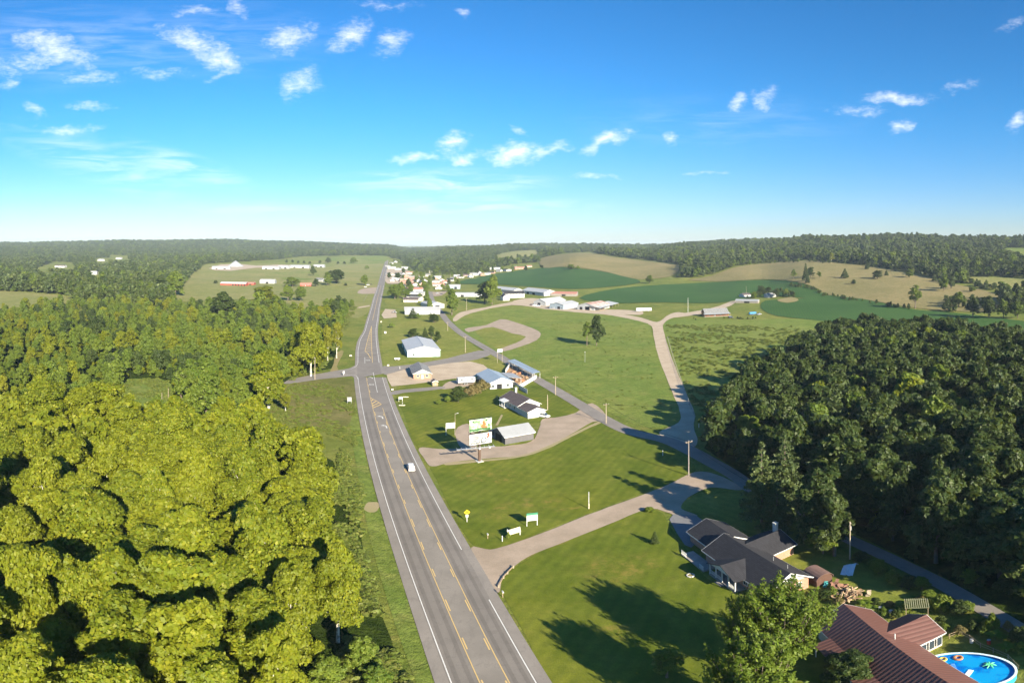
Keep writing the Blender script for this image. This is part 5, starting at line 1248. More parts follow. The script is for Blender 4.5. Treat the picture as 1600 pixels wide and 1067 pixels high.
def polebarn(u0, v0, u1, v1, d, label):
    a = G(u0, v0); b = G(u1, v1); e = empty('open_barn', tuple(a), math.atan2(b.y - a.y, b.x - a.x), label, 'barn'); L_ = (b - a).length
    r = MB(); slab(r, (-.5, -.6, 3.2), (L_ + .5, -.6, 3.2), (L_ + .5, d, 5.2), (-.5, d, 5.2), .15); r.build('roof', M_MWHT, e)
    MB().bx(0, L_, d - .4, d - .2, 0, 4.8).build('back_wall', M_WOODG, e)
    for i in range(7): MB().box((L_ * i / 6, 0, 1.6), (.22, .22, 3.2)).build('post', M_WOOD, e)
polebarn(938, 486, 966, 478, 12, 'open fronted pole barn with white sloping roof at the right end of the farm row')
gp('white_store', 'low long white building in front of the soy field left of the massive dark tree', 'building', 732, 463, 34, 14, 4, 3.6, 1.6, M_WMET, M_MWHT, [O_('f', -8, 4, 2.6), W_('f', 2, 1.6, 2, 1), W_('f', 9, 1.6, 2, 1), D_('f', 13)])
gp('blue_grey_shed', 'pale blue grey metal shed behind the dark street tree', 'shed', 708, 451, 22, 12, 4, 5.0, 1.6, mat('pale blue metal wall', rough=.5, fn=metalroof((.32, .40, .47), .7, 0, .2)), M_MWHT, [O_('f', 4, 4, 3.4), D_('f', -6)])
# log house and its sheds
lg = gp('log_house', 'orange log house with grey metal roof and long shady porch by the farm lane', 'house', 1117, 493, 23, 12, 0, 3.2, 3.8, M_LOG, M_SHGRY, [W_('r', 2), W_('r', -3), D_('f', -2), W_('f', 4), W_('f', -7), W_('r', 0, 4.6)])
b = MB(); slab(b, (-13.5, -5.9, 3.3), (12.5, -5.9, 3.3), (12.5, -9.4, 2.5), (-13.5, -9.4, 2.5), .12); b.build('porch_roof', M_MGRY, lg)
for i in range(7): MB().box((-13.2 + i * 4.25, -9.2, 1.2), (.18, .18, 2.5)).build('porch_post', M_WOOD, lg)
MB().bx(-13.5, 12.5, -9.4, -6.02, -.2, .3).build('porch_floor', M_WOODG, lg)
gp('tin_shed', 'long curved tin roofed shed left below the farmstead trees', 'shed', 1168, 473, 26, 8, -35, 2.6, 1.6, M_WOODG, M_MGRY, [O_('f', 0, 6, 2.2)])
gp('tin_shed', 'small tin shed with whitish end above the long one at the farmstead', 'shed', 1164, 464, 12, 9, 20, 3, 2, M_WMET, M_SHBRN, [O_('f', 0, 3, 2.2)])
gp('old_farmhouse', 'small white farmhouse half hidden under dark farmstead trees', 'house', 1204, 464, 14, 9, 10, 3, 2.2, M_WSID, M_SHGRY, [W_('f', -3), W_('f', 3), D_('f', 0)])
# --- left farm beyond the wood
rb = gp('red_barn', 'long low red barn with white roofed left part in the hay field', 'barn', 366, 446, 44, 13, 6, 3.6, 2.4, M_REDW, M_MWHT, [O_('f', x, 3, 2.4) for x in (0, 5, 10, 15, 20)])
gp('red_barn', 'right half of the red barn range with dark open bays', 'barn', 389, 445, 20, 11, 6, 3.2, 1.6, M_REDW, mat('rust red roofing'), [O_('f', x, 3, 2.2) for x in (-6, -1, 4)])
gp('white_shed', 'white shed with dark door opening right of the red barn range', 'shed', 419, 443, 26, 14, 8, 5, 2.6, M_WMET, M_MWHT, [O_('f', 0, 5, 3.4)])
gp('red_house', 'small red roofed house between the farm trees left of the highway', 'house', 478, 447, 18, 9, 12, 3, 2.4, M_REDW, mat('rust red roofing'), [W_('f', -4), W_('f', 4), D_('f', 0)])
gp('grey_farmhouse', 'grey white house behind the spreading dark farm tree', 'house', 501, 440, 20, 10, -30, 4, 2.6, M_WSID, M_SHGRY, [W_('f', -4), W_('f', 4), D_('f', 0)])
for (u, v, l, w, hd, lb) in ((346, 421, 46, 16, 20, 'white quarry shed left of the grey gravel cone'), (424, 421, 44, 18, 5, 'left white shed in the row beyond the hay field'), (444, 420, 30, 14, 0, 'white shed second from left in the row beyond the hay field'),
                             (469, 419, 52, 20, 6, 'widest white shed in the row beyond the hay field'), (499, 418, 30, 14, 4, 'last white shed on the right beyond the hay field')):
    gp('white_shed', lb, 'shed', u, v, l, w, hd, 6, 2.6, M_WMET, M_MWHT, [O_('f', l * .2, 6, 4), O_('f', -l * .25, 5, 4)])
g = G(368, 417); c = MB(); n = 28; rd = random.Random(3)
ring = [(math.cos(i / n * 6.283) * 27 * rd.uniform(.93, 1.07), math.sin(i / n * 6.283) * 27 * rd.uniform(.93, 1.07), -1) for i in range(n)]
mid = [(x * .5, y * .5, 8.5 + rd.uniform(-.5, .5)) for x, y, _ in ring]; c.add(ring + mid + [(0, 0, 18)], [(i, (i + 1) % n, n + (i + 1) % n, n + i) for i in range(n)] + [(n + i, n + (i + 1) % n, 2 * n) for i in range(n)])
tag(c.build('gravel_pile', mat('grey gravel', rough=1, fn=gravelfn((.30, .31, .33), (.38, .38, .39))), None, tuple(g), 0, 0, True), 'tall grey gravel cone at the quarry beyond the hay field', 'gravel pile')
for (u, v, l, w, hd, rf, lb) in ((95, 421, 34, 14, 10, M_SHBRN, 'pinkish roofed house among far trees at the left'), (158, 411, 26, 12, -10, M_MWHT, 'pale house on the wooded slope far left'), (147, 432, 16, 10, 20, M_MWHT, 'tiny white building between dark trees far left'), (186, 408, 24, 10, 5, M_SHGRY, 'grey roofed house on the far left slope'), (120, 403, 26, 12, 5, M_MWHT, 'faint white roofed house high on the far left slope')):
    gp('distant_house', lb, 'house', u, v - 3, l, w, hd, 5, 3, M_WSID, rf, [W_('f', -4), W_('f', 4)])
# --- village --------------------------------------------------------------------
WLS = {'w': M_WSID, 'b': M_BEIGE, 'k': M_BRICK, 't': M_BRICKT, 'm': M_WMET}
RFS = {'w': M_MWHT, 'g': M_SHGRY, 'r': mat('rust red roofing'), 'n': M_SHBRN, 'k': M_SHBLK, 'p': mat('pink brown roofing', rough=.8, fn=metalroof((.38, .22, .16), .6, 0, .15)), 'm': M_MGRY}
VIL = [(612,412,14,9,'wg','white gabled house at the far end of the village street'), (618,410,16,10,'ww','steep white roofed church like building at the village end'), (612,420,26,14,'mw','left white store at the far side of the village'),
       (622,422,34,18,'mw','large white flat fronted store with dark door in the village'), (634,420,26,14,'ww','white store right of the large one with the dark door'), (640,428,18,12,'wp','pinkish house below the right white store'),
       (633,434,20,12,'kp','orange brown house left behind the row of red roofs'), (640,438,22,12,'tp','tan house in the middle of the village row'), (613,440,14,8,'ww','small white cottage beside the highway in the village'),
       (622,439,8,5,'ww','tiny white shed right of the small white cottage'), (636,444,24,12,'kp','brick coloured house above the bright red roof'), (648,447,18,12,'wr','house with reddish roof right behind the bright red one'),
       (648,456,24,14,'br','house with the brightest red roof in the village'), (647,463,22,12,'ww','white roofed house directly below the bright red roof'), (648,468,20,12,'wk','dark roofed house below the white roofed one in the village'),
       (642,472,18,11,'bn','brown roofed house left of the white warehouse back'), (658,446,14,9,'kk','dark roofed house right of the village row'), (685,436,20,12,'ww','white house near the pale village pole'),
       (672,426,22,10,'gg','grey roofed house at the wood edge behind the village'), (694,428,22,12,'wg','grey roofed white house below the wooded slope'), (684,447,18,11,'wp','pink roofed house left of the blue grey shed'),
       (692,446,16,11,'kr','red brick house left beside the blue grey shed'), (697,443,16,10,'wr','white house with red roof above the blue grey shed'), (685,452,16,10,'bp','beige house at the side street bend'),
       (714,433,14,10,'ww','white house at the left tip of the far soy field'), (727,432,18,11,'kn','brick house left above the soy field edge'), (735,434,14,9,'ww','small white house second along the soy field edge'), (744,431,18,10,'ww','white cottage third along the soy field edge'),
       (754,431,22,11,'kp','orange brick ranch house along the soy field edge'), (762,430,14,9,'wm','white garage beside the orange brick ranch house'), (774,421,30,10,'wm','long pale roofed shed on the rise above the soy field'),
       (792,424,30,13,'wk','white two gabled house above the soy field'), (811,421,26,12,'kr','red roofed brick house right of the white two gabled one'), (819,420,14,10,'ww','small white house right of the red roofed brick one'), (827,418,14,9,'bp','last beige house on the soy field rise'),
       (700,418,16,10,'wg','white house hidden in trees above the village'), (667,422,14,9,'wm','pale shed at the wood edge above the village'), (604,444,1,1,'','')]
for i, (u, v, l, w, mt, lb) in enumerate(VIL):
    if not lb: continue
    wl_ = WLS.get(mt[0], M_BEIGE); rf = RFS[mt[1]]
    gp('village_house', lb, 'house', u, v, l * .92, w, [6, -68, 14, -80, 2][i % 5], 4.2 if l > 18 else 3.2, 2.4 if l < 30 else 1.6, wl_, rf, [W_('f', -l * .28), W_('f', l * .25), D_('f', 0), W_('r', 0), W_('l', 0)], group=None)

vh_ = []
for (u, v, l, w, mt, lb) in VIL:
    if lb: vh_.append((u, v, lb))
seen_ = set()
EXTRA = [(608,430,'gg'),(614,431,'bn'),(621,431,'wk'),(628,430,'mg'),(617,436,'wg'),(627,440,'kn'),(641,434,'wg'),(647,440,'bp'),(654,441,'wk'),(630,449,'bg'),(638,457,'wn'),(656,453,'wg'),(655,462,'bm'),(663,440,'wn'),(668,432,'bg'),(677,437,'kk'),(681,442,'wg'),
         (690,440,'bn'),(704,440,'wk'),(709,437,'kg'),(720,435,'wn'),(739,430,'bg'),(749,428,'wn'),(768,428,'kk'),(780,425,'wg'),(804,420,'wg'),(645,417,'wg'),(656,421,'bn'),(606,417,'wg'),(631,413,'gn'),(659,433,'wp'),(650,470,'bg'),(672,421,'wg'),(711,427,'bn')]
CN = {'w': 'white', 'b': 'beige', 'k': 'brick', 't': 'tan', 'm': 'white metal', 'g': 'grey'}; RN = {'g': 'grey', 'n': 'brown', 'k': 'black', 'p': 'pink', 'm': 'pale', 'w': 'white', 'r': 'red'}
rx = random.Random(44)
for (u, v, mt) in EXTRA:
    best = sorted(vh_, key=lambda q: (q[0] - u) ** 2 + ((q[1] - v) * 2) ** 2)
    for (hu, hv, lb) in best[:8]:
        rel = 'left of' if u < hu - 4 else 'right of' if u > hu + 4 else 'behind' if v < hv else 'before'
        t_ = '%s house %s the %s' % (RN[mt[1]] + ' roofed', rel, lb)
        if t_ not in seen_ and len(t_.split()) <= 16: break
    seen_.add(t_); l = rx.uniform(11, 18); gp('village_house', t_, 'house', u, v, l, l * .6, rx.uniform(-80, 20), rx.uniform(3, 4.4), rx.uniform(1.6, 2.8), WLS.get(mt[0], M_WOODG), RFS[mt[1]], [W_('f', -l * .28), W_('f', l * .25), D_('f', 0), W_('r', 0), W_('l', 0)])
for o in VT:
    u, v = pix(o.location.x, o.location.y, o.location.z); best = sorted(vh_, key=lambda q: (q[0] - u) ** 2 + ((q[1] - v) * 2) ** 2)
    for (hu, hv, lb) in best[:6]:
        rel = 'left of' if u < hu - 6 else 'right of' if u > hu + 6 else 'behind' if v < hv else 'in front of'
        t_ = 'leafy tree %s the %s' % (rel, lb)
        if t_ not in seen_ and len(t_.split()) <= 16: break
    seen_.add(t_); o['label'] = t_
# ------------------------------------------------------------------ vehicles
CARP = {}
def car(name, label, cat, x, y, head, paint, kind='suv', z=None, group=None):
    key = (kind, paint.name)
    z = float(hxy(x, y)) + .16 if z is None else z
    L_, Wd, Hh = {'suv': (4.7, 1.85, 1.68), 'sedan': (4.7, 1.8, 1.42), 'pickup': (5.5, 1.95, 1.8), 'van': (5.8, 2.0, 2.3)}[kind]
    e = empty(name, (x, y, z), R(head), label, cat, group)
    if key not in CARP:
        hl = L_ / 2; b = MB(); yw = Wd / 2
        side = [(-hl, .42), (-hl + .05, .85), (-hl + .12, .98), (hl * .42, 1.0), (hl * .9, .84), (hl, .66), (hl, .4), (hl - .15, .28), (-hl + .15, .28)]
        n = len(side); vs = []
        for yy, k in ((-yw, .96), (-yw * .9, 1.03), (yw * .9, 1.03), (yw, .96)): vs += [(px_ * (1 if abs(yy) < yw else .985), yy, pz * (k if pz > .5 else 1)) for px_, pz in side]
        fs = [tuple(range(n))[::-1], tuple(range(3 * n, 4 * n))]
        for r_ in range(3): fs += [(r_ * n + i, r_ * n + (i + 1) % n, (r_ + 1) * n + (i + 1) % n, (r_ + 1) * n + i) for i in range(n)]
        b.add(vs, fs)
        cab = {'suv': [(-hl + .15, .98), (-hl + .45, Hh - .06), (-hl + .7, Hh), (.35, Hh), (.75, Hh - .1), (1.35, 1.0)], 'sedan': [(-hl + .75, .98), (-hl + 1.35, Hh), (.35, Hh), (1.2, .98)],
               'pickup': [(-.35, .98), (-.25, Hh), (1.0, Hh), (1.65, 1.0)], 'van': [(-hl + .05, .98), (-hl + .1, Hh), (1.3, Hh), (2.0, 1.0)]}[kind]
        gl = MB(); m = len(cab); tw = yw * .80; vs = []
        for yy in (-1, 1): vs += [(a, yy * (yw * .93 if c < 1.1 else tw), c) for a, c in cab]
        gl.add(vs, [tuple(range(m))[::-1], tuple(range(m, 2 * m))] + [(i, (i + 1) % m, m + (i + 1) % m, m + i) for i in range(m)])
        rf = MB(); xs = [a for a, c in cab if c > Hh - .12]; rf.box(((min(xs) + max(xs)) / 2, 0, Hh + .005), (max(xs) - min(xs) + .1, tw * 2 + .02, .06))
        for yy in (-1, 1):
            for a in (min(xs), (min(xs) + max(xs)) / 2, max(xs)): rf.box((a * .98, yy * (yw * .87), (Hh + 1) / 2), (.09, .08, Hh - 1.0), 0, yy * .16)
        me = []
        for nm, mb_, mt in (('body', b, paint), ('windows', gl, M_GLASS), ('cabin_roof', rf, paint)):
            o = mb_.build(nm, mt, e, (0, 0, 0), 0, .05 if nm != 'windows' else 0, False); me.append((nm, o.data, bool(o.modifiers)))
        t = MB(); t.tube([(0, -.11, 0), (0, .11, 0)], .34, 18); ty = t.build('wheel', M_BLACK, e); rm = MB().tube([(0, -.125, 0), (0, .125, 0)], .2, 12).build('rim', M_GREYM, ty)
        bpy.data.objects.remove(rm); bpy.data.objects.remove(ty)
        hlm = MB().box((hl - .04, yw * .7, .68), (.1, .36, .14)); h1 = hlm.build('headlight', M_WHITE, e); tl = MB().box((-hl + .03, yw * .75, .85), (.1, .28, .2)).build('tail_light', M_REDP, e)
        CARP[key] = (me, bpy.data.meshes['wheel'] if False else t, h1.data, tl.data); bpy.data.objects.remove(h1); bpy.data.objects.remove(tl)
    else:
        for nm, d, bv in CARP[key][0]:
            o = link(nm, d, e)
            if bv: md = o.modifiers.new('bevel', 'BEVEL'); md.width = .05; md.segments = 2
    for sx in (-1, 1):
        for sy in (-1, 1):
            wo = link('wheel', wheel_me, e, (sx * L_ * .31, sy * (Wd / 2 - .1), .34)); link('rim', rim_me, wo)
    for sy in (-1, 1):
        o = link('headlight', CARP[key][2], e); o.scale = (1, sy, 1); o = link('tail_light', CARP[key][3], e); o.scale = (1, sy, 1)
    return e
def rawmesh(mb, nm, m):
    o = mb.build(nm, m); d = o.data; bpy.data.objects.remove(o); return d
wheel_me = rawmesh(MB().tube([(0, -.11, 0), (0, .11, 0)], .34, 18), 'wheel', M_BLACK); rim_me = rawmesh(MB().tube([(0, -.125, 0), (0, .125, 0)], .2, 12), 'rim', M_GREYM)
PW = mat('white car paint', (.80, .80, .80), .25, 0, lambda N, P, O, b: N.mix(0.0, (.62, .62, .62), (.8, .8, .8)), .5)
PD = mat('dark car paint', (.03, .03, .035), .25, 0, lambda N, P, O, b: N.mix(0.0, (.03, .03, .035), (0, 0, 0)), .5)
PR_ = mat('red car paint', (.4, .04, .03), .3, 0, lambda N, P, O, b: N.mix(0.0, (.4, .04, .03), (0, 0, 0)), .5)
PB = mat('blue car paint', (.04, .12, .25), .3, 0, lambda N, P, O, b: N.mix(0.0, (.04, .12, .25), (0, 0, 0)), .5)
PS = mat('silver car paint', (.42, .43, .45), .3, .3, lambda N, P, O, b: N.mix(0.0, (.42, .43, .45), (0, 0, 0)), .5)
g = G(640.5, 737); car('white_car', 'white sport utility car driving on the highway lane', 'car', g.x, g.y + 1.5, 107, PW, 'suv', .18)
for (u, v, hd, pt, kd, lb, ct) in ((848, 652, -30, PW, 'pickup', 'white pickup parked behind the white house addition', 'pickup truck'), (777, 683, 20, PB, 'van', 'blue grey van in the shade beside the charcoal garage', 'van'), (812.5, 571, -55, PD, 'suv', 'dark car on the side road outside the fenced yard', 'car'),
        (739, 596, 35, PD, 'pickup', 'dark pickup truck nose to nose with the camper trailer', 'pickup truck'), (835, 478, 20, PW, 'pickup', 'white truck left of the farm shed row', 'pickup truck'), (841, 479, 15, PS, 'pickup', 'silver truck beside the white one at the farm sheds', 'pickup truck'),
        (830, 477, 60, PD, 'sedan', 'dark car parked left of the farm trucks', 'car'), (608, 425, 95, PW, 'van', 'white van by the left village store', 'van'), (606, 431, 95, PS, 'sedan', 'silver car parked on the village roadside', 'car'),
        (575, 446, 10, PW, 'van', 'white van in the drive left of the highway', 'van'), (580, 445, 60, PD, 'sedan', 'dark car in the drive left of the highway', 'car'), (571, 449, 10, PW, 'sedan', 'white car in front of the van left of the highway', 'car'),
        (690, 460, 30, PD, 'sedan', 'dark car on the village side street', 'car'), (683, 459, 35, PS, 'sedan', 'silver car left on the village side street', 'car'), (616, 489, 20, PD, 'pickup', 'dark pickup in the shade at the white warehouse end', 'pickup truck'),
        (1186, 492, 20, PS, 'pickup', 'grey pickup beside the blue covered boat', 'pickup truck'), (1142, 497, 10, PD, 'suv', 'dark car beside the orange log house', 'car'), (629, 428, 90, PR_, 'sedan', 'red car before the large white store', 'car')):
    g = G(u, v); car('white_car' if pt is PW and ct == 'car' else ct.replace(' ', '_') if ct != 'car' else 'parked_car', lb, ct, g.x, g.y, hd, pt, kd, g.z + .12)
def boxtrailer(u, v, head, L_, Wd, Hh, name, label, cat, hitch=1):
    g = G(u, v); e = empty(name, (g.x, g.y, g.z + .05), R(head), label, cat)
    MB().box((0, 0, .95 + Hh / 2), (L_, Wd, Hh)).build('body', M_WHITE, e, bevel=.06)
    s = MB().box((0, 0, .86), (L_ * .96, Wd * .7, .16)); s.tube([(L_ / 2, 0, .8), (L_ / 2 + 1.4, 0, .55)], .07, 6); s.build('chassis', M_DARK, e)
    MB().box((0, -Wd / 2 - .01, .95 + Hh * .32), (L_ * .98, .03, .14)).build('side_stripe', M_GREYM, e)
    for sx in (-.34, -.22, .3) if L_ > 10 else (-.12, .02):
        for sy in (-1, 1): w = link('wheel', wheel_me, e, (sx * L_, sy * (Wd / 2 - .16), .4)); w.scale = (1.2, 1.2, 1.2); link('rim', rim_me, w)
    return e
ct = boxtrailer(728, 600, 22, 8.4, 2.5, 2.4, 'camper_trailer', 'white camper trailer on the gravel drive behind the brown bushes', 'camper')
for x in (-2.4, .6, 2.6): o = MB().box((x, -1.27, 2.4), (.9, .04, .6)).build('window', M_GLASS, ct)
MB().box((0, 0, 3.42), (1.6, .9, .3)).build('roof_unit', M_GREYM, ct)
boxtrailer(1006, 487, -3, 15.5, 2.6, 2.9, 'semi_trailer', 'long white semi trailer parked on the grass by the farm lane', 'trailer')
g = G(1176, 492); e = empty('covered_boat', tuple(g), R(12), 'blue covered boat on a trailer right of the log house', 'boat')
b = MB(); pr = [(-4, .9), (-4, 1.9), (0, 2.6), (3.2, 2.1), (4.4, 1.7), (3.4, .9)]
for s_, k in ((0, 1),): b.prism([(y, z) for y, z in [(-1.2, 1.5), (-1.0, 2.2), (0, 2.9), (1.0, 2.2), (1.2, 1.5), (.6, .8), (-.6, .8)]], -4, 3); b.add([(3, -1.2, 1.5), (3, -1, 2.2), (3, 0, 2.9), (3, 1, 2.2), (3, 1.2, 1.5), (3, .6, .8), (3, -.6, .8), (5, 0, 2.0)], [(0, 1, 7), (1, 2, 7), (2, 3, 7), (3, 4, 7), (4, 5, 7), (5, 6, 7), (6, 0, 7)])
b.build('hull', mat('blue boat cover', (.05, .22, .42), .6), e); MB().box((0, 0, .6), (7, 1.6, .15)).build('trailer_frame', M_GREYM, e)
for sy in (-1, 1): w = link('wheel', wheel_me, e, (-1, sy * 1.0, .4)); link('rim', rim_me, w)

# ------------------------------------------------------------------ signs, poles and small things
def text(s, size, m, parent, loc, rot, name='lettering', ext=.01):
    c = bpy.data.curves.new(name, 'FONT'); c.body = s; c.size = size; c.extrude = ext; c.align_x = 'CENTER'; c.align_y = 'CENTER'
    o = bpy.data.objects.new(name, c); me = bpy.data.meshes.new_from_object(o); bpy.data.objects.remove(o); me.materials.clear(); me.materials.append(m)
    o = link(name, me, parent); o.location = loc; o.rotation_euler = rot; return o
def disc(cx, cz, rx, rz_, y, n=20): return [(cx + rx * math.cos(i / n * 6.283), y, cz + rz_ * math.sin(i / n * 6.283)) for i in range(n)]
def billboard():
    e = empty('billboard', (-9.0, 173.3, 0), R(30), 'tall two tier billboard on a single brown post before the charcoal garage', 'billboard')
    MB().tube([(0, 1.15, -.3), (0, 1.15, 9.8)], [.42, .38], 16).build('post', M_STEEL, e); MB().box((0, 1.15, .1), (2.0, 2.0, .3)).build('footing', M_CONC, e)
    fr = MB()
    for z in (5.9, 9.6, 10.3, 14.3): fr.box((0, .5, z), (7.6, .25, .22))
    for x in (-3.2, 0, 3.2): fr.box((x, .45, 10.1), (.2, .2, 8.8))
    fr.box((0, .75, 9.6), (.5, .6, .4)); fr.build('frame', M_DARK, e)
    cw = MB(); cw.box((-2.0, -.55, 5.35), (11.6, .8, .08), R(-9))
    for i in range(9): cw.box((-7.5 + i * 1.38, -.1 + (4 - i) * .2, 5.55), (.07, .8, .35), R(-9))
    cw.build('catwalk', M_GREYM, e)
    for x in (-1.3, 2.0):
        l = MB(); l.tube([(x, -.6, 5.35), (x, -1.5, 5.2)], .04, 5); l.box((x, -1.6, 5.25), (.6, .35, .25)); l.build('floodlight', M_WHITE, e)
    # upper poster: pale green ground with a brown plant like figure; lower: white with a round emblem
    up = MB().box((0, .3, 12.3), (7.3, .08, 3.75)).build('upper_poster', mat('pale green poster', rough=.5, fn=lambda N, P, O, b: N.mix(N.sm(N.noise(O, .55, 4, .7), .42, .6), (.46, .56, .42), (.17, .32, .14))), e)
    fg = MB(); rd = random.Random(2)
    for k in range(9): q = disc(1.0 + rd.uniform(-.3, .3), 11.2 + k * .26, .95 - k * .085, .38, .25 - k * .0015, 12); fg.add(q, [tuple(range(12))[::-1]])
    fg.build('printed_figure', mat('printed brown', (.33, .13, .05), .5), up)
    gr = MB()
    for k in range(13): x = -3.3 + k * .52; q = disc(x, 10.75 + rd.uniform(0, .3), .36, .35, .238 - k * .001, 10); gr.add(q, [tuple(range(10))[::-1]])
    gr.build('printed_shapes', mat('printed dark green', (.04, .12, .04), .5), up)
    lo = MB().box((0, .3, 7.8), (7.3, .08, 3.5)).build('lower_poster', mat('white poster', rough=.5, fn=lambda N, P, O, b: N.mix(N.sm(N.noise(N.scaled(O, (.6, 1, 1.6)), 1.1, 4, .7), .52, .66), (.44, .44, .43), (.14, .16, .15))), e)
    em = MB(); q1 = disc(1.0, 7.3, .95, .95, .245, 28); q2 = disc(1.0, 7.3, .62, .62, .245, 28); em.add(q1 + q2, [(i, (i + 1) % 28, 28 + (i + 1) % 28, 28 + i) for i in range(28)])
    q = disc(1.0, 7.3, .38, .38, .24, 20); q2 = disc(1.0, 7.3, .22, .22, .24, 20); em.add(q + q2, [(i, (i + 1) % 20, 20 + (i + 1) % 20, 20 + i) for i in range(20)])
    em.build('printed_emblem', mat('printed grey', (.07, .08, .09), .5), lo)
    wr = MB().add(disc(1.0, 7.3, 1.12, 1.12, .252, 28), [tuple(range(28))[::-1]]); wr.build('emblem_ground', M_WHITE, lo)
    dr = MB()
    for k in range(7): dr.box((-3.1 + k * .55, .25, 6.55 + (k % 2) * .12), (.36, .02, .38))
    for (x, z, w_) in ((-1.6, 7.35, 3.4), (-1.4, 7.95, 2.8), (-1.5, 8.6, 2.2)): MB().box((x, .25, z), (w_, .02, .2)).build('printed_line', mat('printed grey'), lo)
    for (x, z, w_, h_) in ((-2.4, 13.55, .6, .4), (-1.0, 13.45, 1.7, .16), (1.9, 13.6, .7, .5), (2.7, 12.0, .45, .9)): MB().box((x, .25, z), (w_, .02, h_)).build('printed_line', mat('printed dark green'), up)
    dr.build('printed_letters', mat('printed black', (.02, .02, .02), .5), lo)
    rdm = MB()
    for k in range(6): q = disc(2.5 + rd.uniform(-.6, .7), 8.6 + rd.uniform(-.6, .5), .3, .3, .24 - k * .001, 10); rdm.add(q, [tuple(range(10))[::-1]])
    rdm.build('printed_flowers', mat('printed red brown', (.30, .08, .05), .5), lo)
billboard()
def board(name, label, u, v, head, w, z0, z1, m, posts=(-1, 1), pm=M_TRIM, cat='sign', top=None, lines=0, tilt=0, zc=None):
    g = G(u, v); e = empty(name, tuple(g), R(head), label, cat)
    bd = MB().box((0, 0, (z0 + z1) / 2), (w, .1, z1 - z0), 0, 0, R(tilt)).build('sign_board', m, e)
    if top: MB().box((0, -.01, z1 + top[1] / 2 + .02), (w + .06, .14, top[1])).build('header', top[0], e)
    for s in posts: MB().box((s * (w / 2 - .08) + .0, .1, (z1 - .3) / 2), (.14, .14, z1 + .3)).build('post', pm, e)
    for k in range(lines): MB().box((0, -.065, z1 - (k + 1) * (z1 - z0) / (lines + 1)), (w * (.75 - .12 * (k % 2)), .02, (z1 - z0) * .09)).build('lettering', mat('sign lettering grey', (.25, .32, .42), .6), bd)
    return e
board('road_sign', 'white sign board on two posts left of the billboard by the gravel', 704, 680, 22, 3.3, 2.6, 4.6, M_WHITE, lines=3)
board('park_sign', 'white sign with green header on two posts above the gravel driveway', 831.5, 822, 14, 2.5, 1.5, 3.0, M_WHITE, top=(M_GREENS, .55), lines=1)
board('low_sign', 'tilted white lozenge sign between two clipped bushes by the driveway', 803, 838, 22, 3.0, .7, 2.1, M_CREAM, tilt=-9, lines=1)
board('roadside_sign', 'small white sign beside pale stones at the right edge of the highway', 626, 628, 15, 1.6, 1.2, 2.3, M_WHITE)
board('roadside_sign', 'back of a pale road sign in the weeds left of the highway', 546, 632, 10, 1.8, 1.3, 3.2, M_GREYM, pm=M_GREYM)
board('roadside_sign', 'white sign panel standing at the left cross road corner', 537, 587, 60, 1.2, 1.0, 2.4, M_WHITE, posts=(0,))
board('street_sign', 'white sign on two tall poles where the cross road meets the side road', 781, 567, 20, 3.0, 6.2, 8.0, M_WHITE, pm=M_WOODP)
g = G(729.7, 816); e = empty('warning_sign', tuple(g), R(12), 'yellow diamond warning sign with white plate beside the highway', 'sign')
MB().box((0, .06, 1.5), (.14, .1, 3.3)).build('post', M_TRIM, e); bd = MB().box((0, 0, 2.75), (1.0, .05, 1.0), 0, 0, R(45)).build('sign_board', M_YEL, e)
ar = MB().add([(-.28, -.04, 2.75), (.05, -.04, 3.02), (.05, -.04, 2.85), (.3, -.04, 2.85), (.3, -.04, 2.5), (.14, -.04, 2.5), (.14, -.04, 2.68), (.05, -.04, 2.68), (.05, -.04, 2.48)], [tuple(range(9))]); ar.build('arrow', M_BLACK, bd)
MB().box((0, -.0, 1.75), (.62, .05, .7)).build('lower_plate', M_WHITE, e)
def post(name, label, u, v, h, r=.09, m=M_TRIM, cat='post', cap=None):
    g = G(u, v); e = empty(name, tuple(g), 0, label, cat); MB().tube([(0, 0, -.2), (0, 0, h)], [r, r * .8], 8).build('pole', m, e)
    if cap: cap(e, h)
    return e
def capb(e, h): MB().box((0, 0, h - .2), (.3, .3, .5)).build('cap_box', M_WHITE, e)
post('marker_post', 'tall thin white post on the lawn above the gravel driveway', 920, 795, 4.8, .09, cap=lambda e, h: MB().tube([(0, 0, 0), (0, 0, 1.5)], .16, 8).build('sleeve', M_CREAM, e))
post('marker_post', 'short white marker post below the tilted lozenge sign', 784.8, 846, 1.5, .12)
post('lamp_pole', 'thin pale lamp pole beside the white sign left of the billboard', 711, 682, 8.6, .07, M_WOODP, 'lamp pole', lambda e, h: MB().tube([(0, 0, h - .4), (.7, 0, h)], .04, 5).box((.9, 0, h), (.5, .25, .15)).build('lamp_head', M_WHITE, e))
post('marker_post', 'white utility marker at the shaded lawn tip by the side road', 1035.5, 712, 1.8, .14)
post('marker_post', 'white post by the far edge of the cross road junction', 624.7, 577, 1.5, .13)
post('flag_marker', 'white post under the right hand wood beside the farm lane', 1092, 668, 1.6, .14)
post('lamp_pole', 'short pale lamp pole standing in the big meadow', 914, 566, 6, .09, M_GREYM, 'lamp pole', lambda e, h: MB().box((0, 0, h), (.5, .3, .2)).build('lamp_head', M_WHITE, e))
post('marker_post', 'thin dark post on the gravel loop', 809, 522, 4, .07, M_WOODG)
post('fence_stub', 'pale marker beside the white posts of the left clearing', 263, 622, 4.5, .12, M_WOODP)
post('fence_stub', 'second pale dead stem left in the clearing', 253, 626, 3.5, .12, M_WOODP)
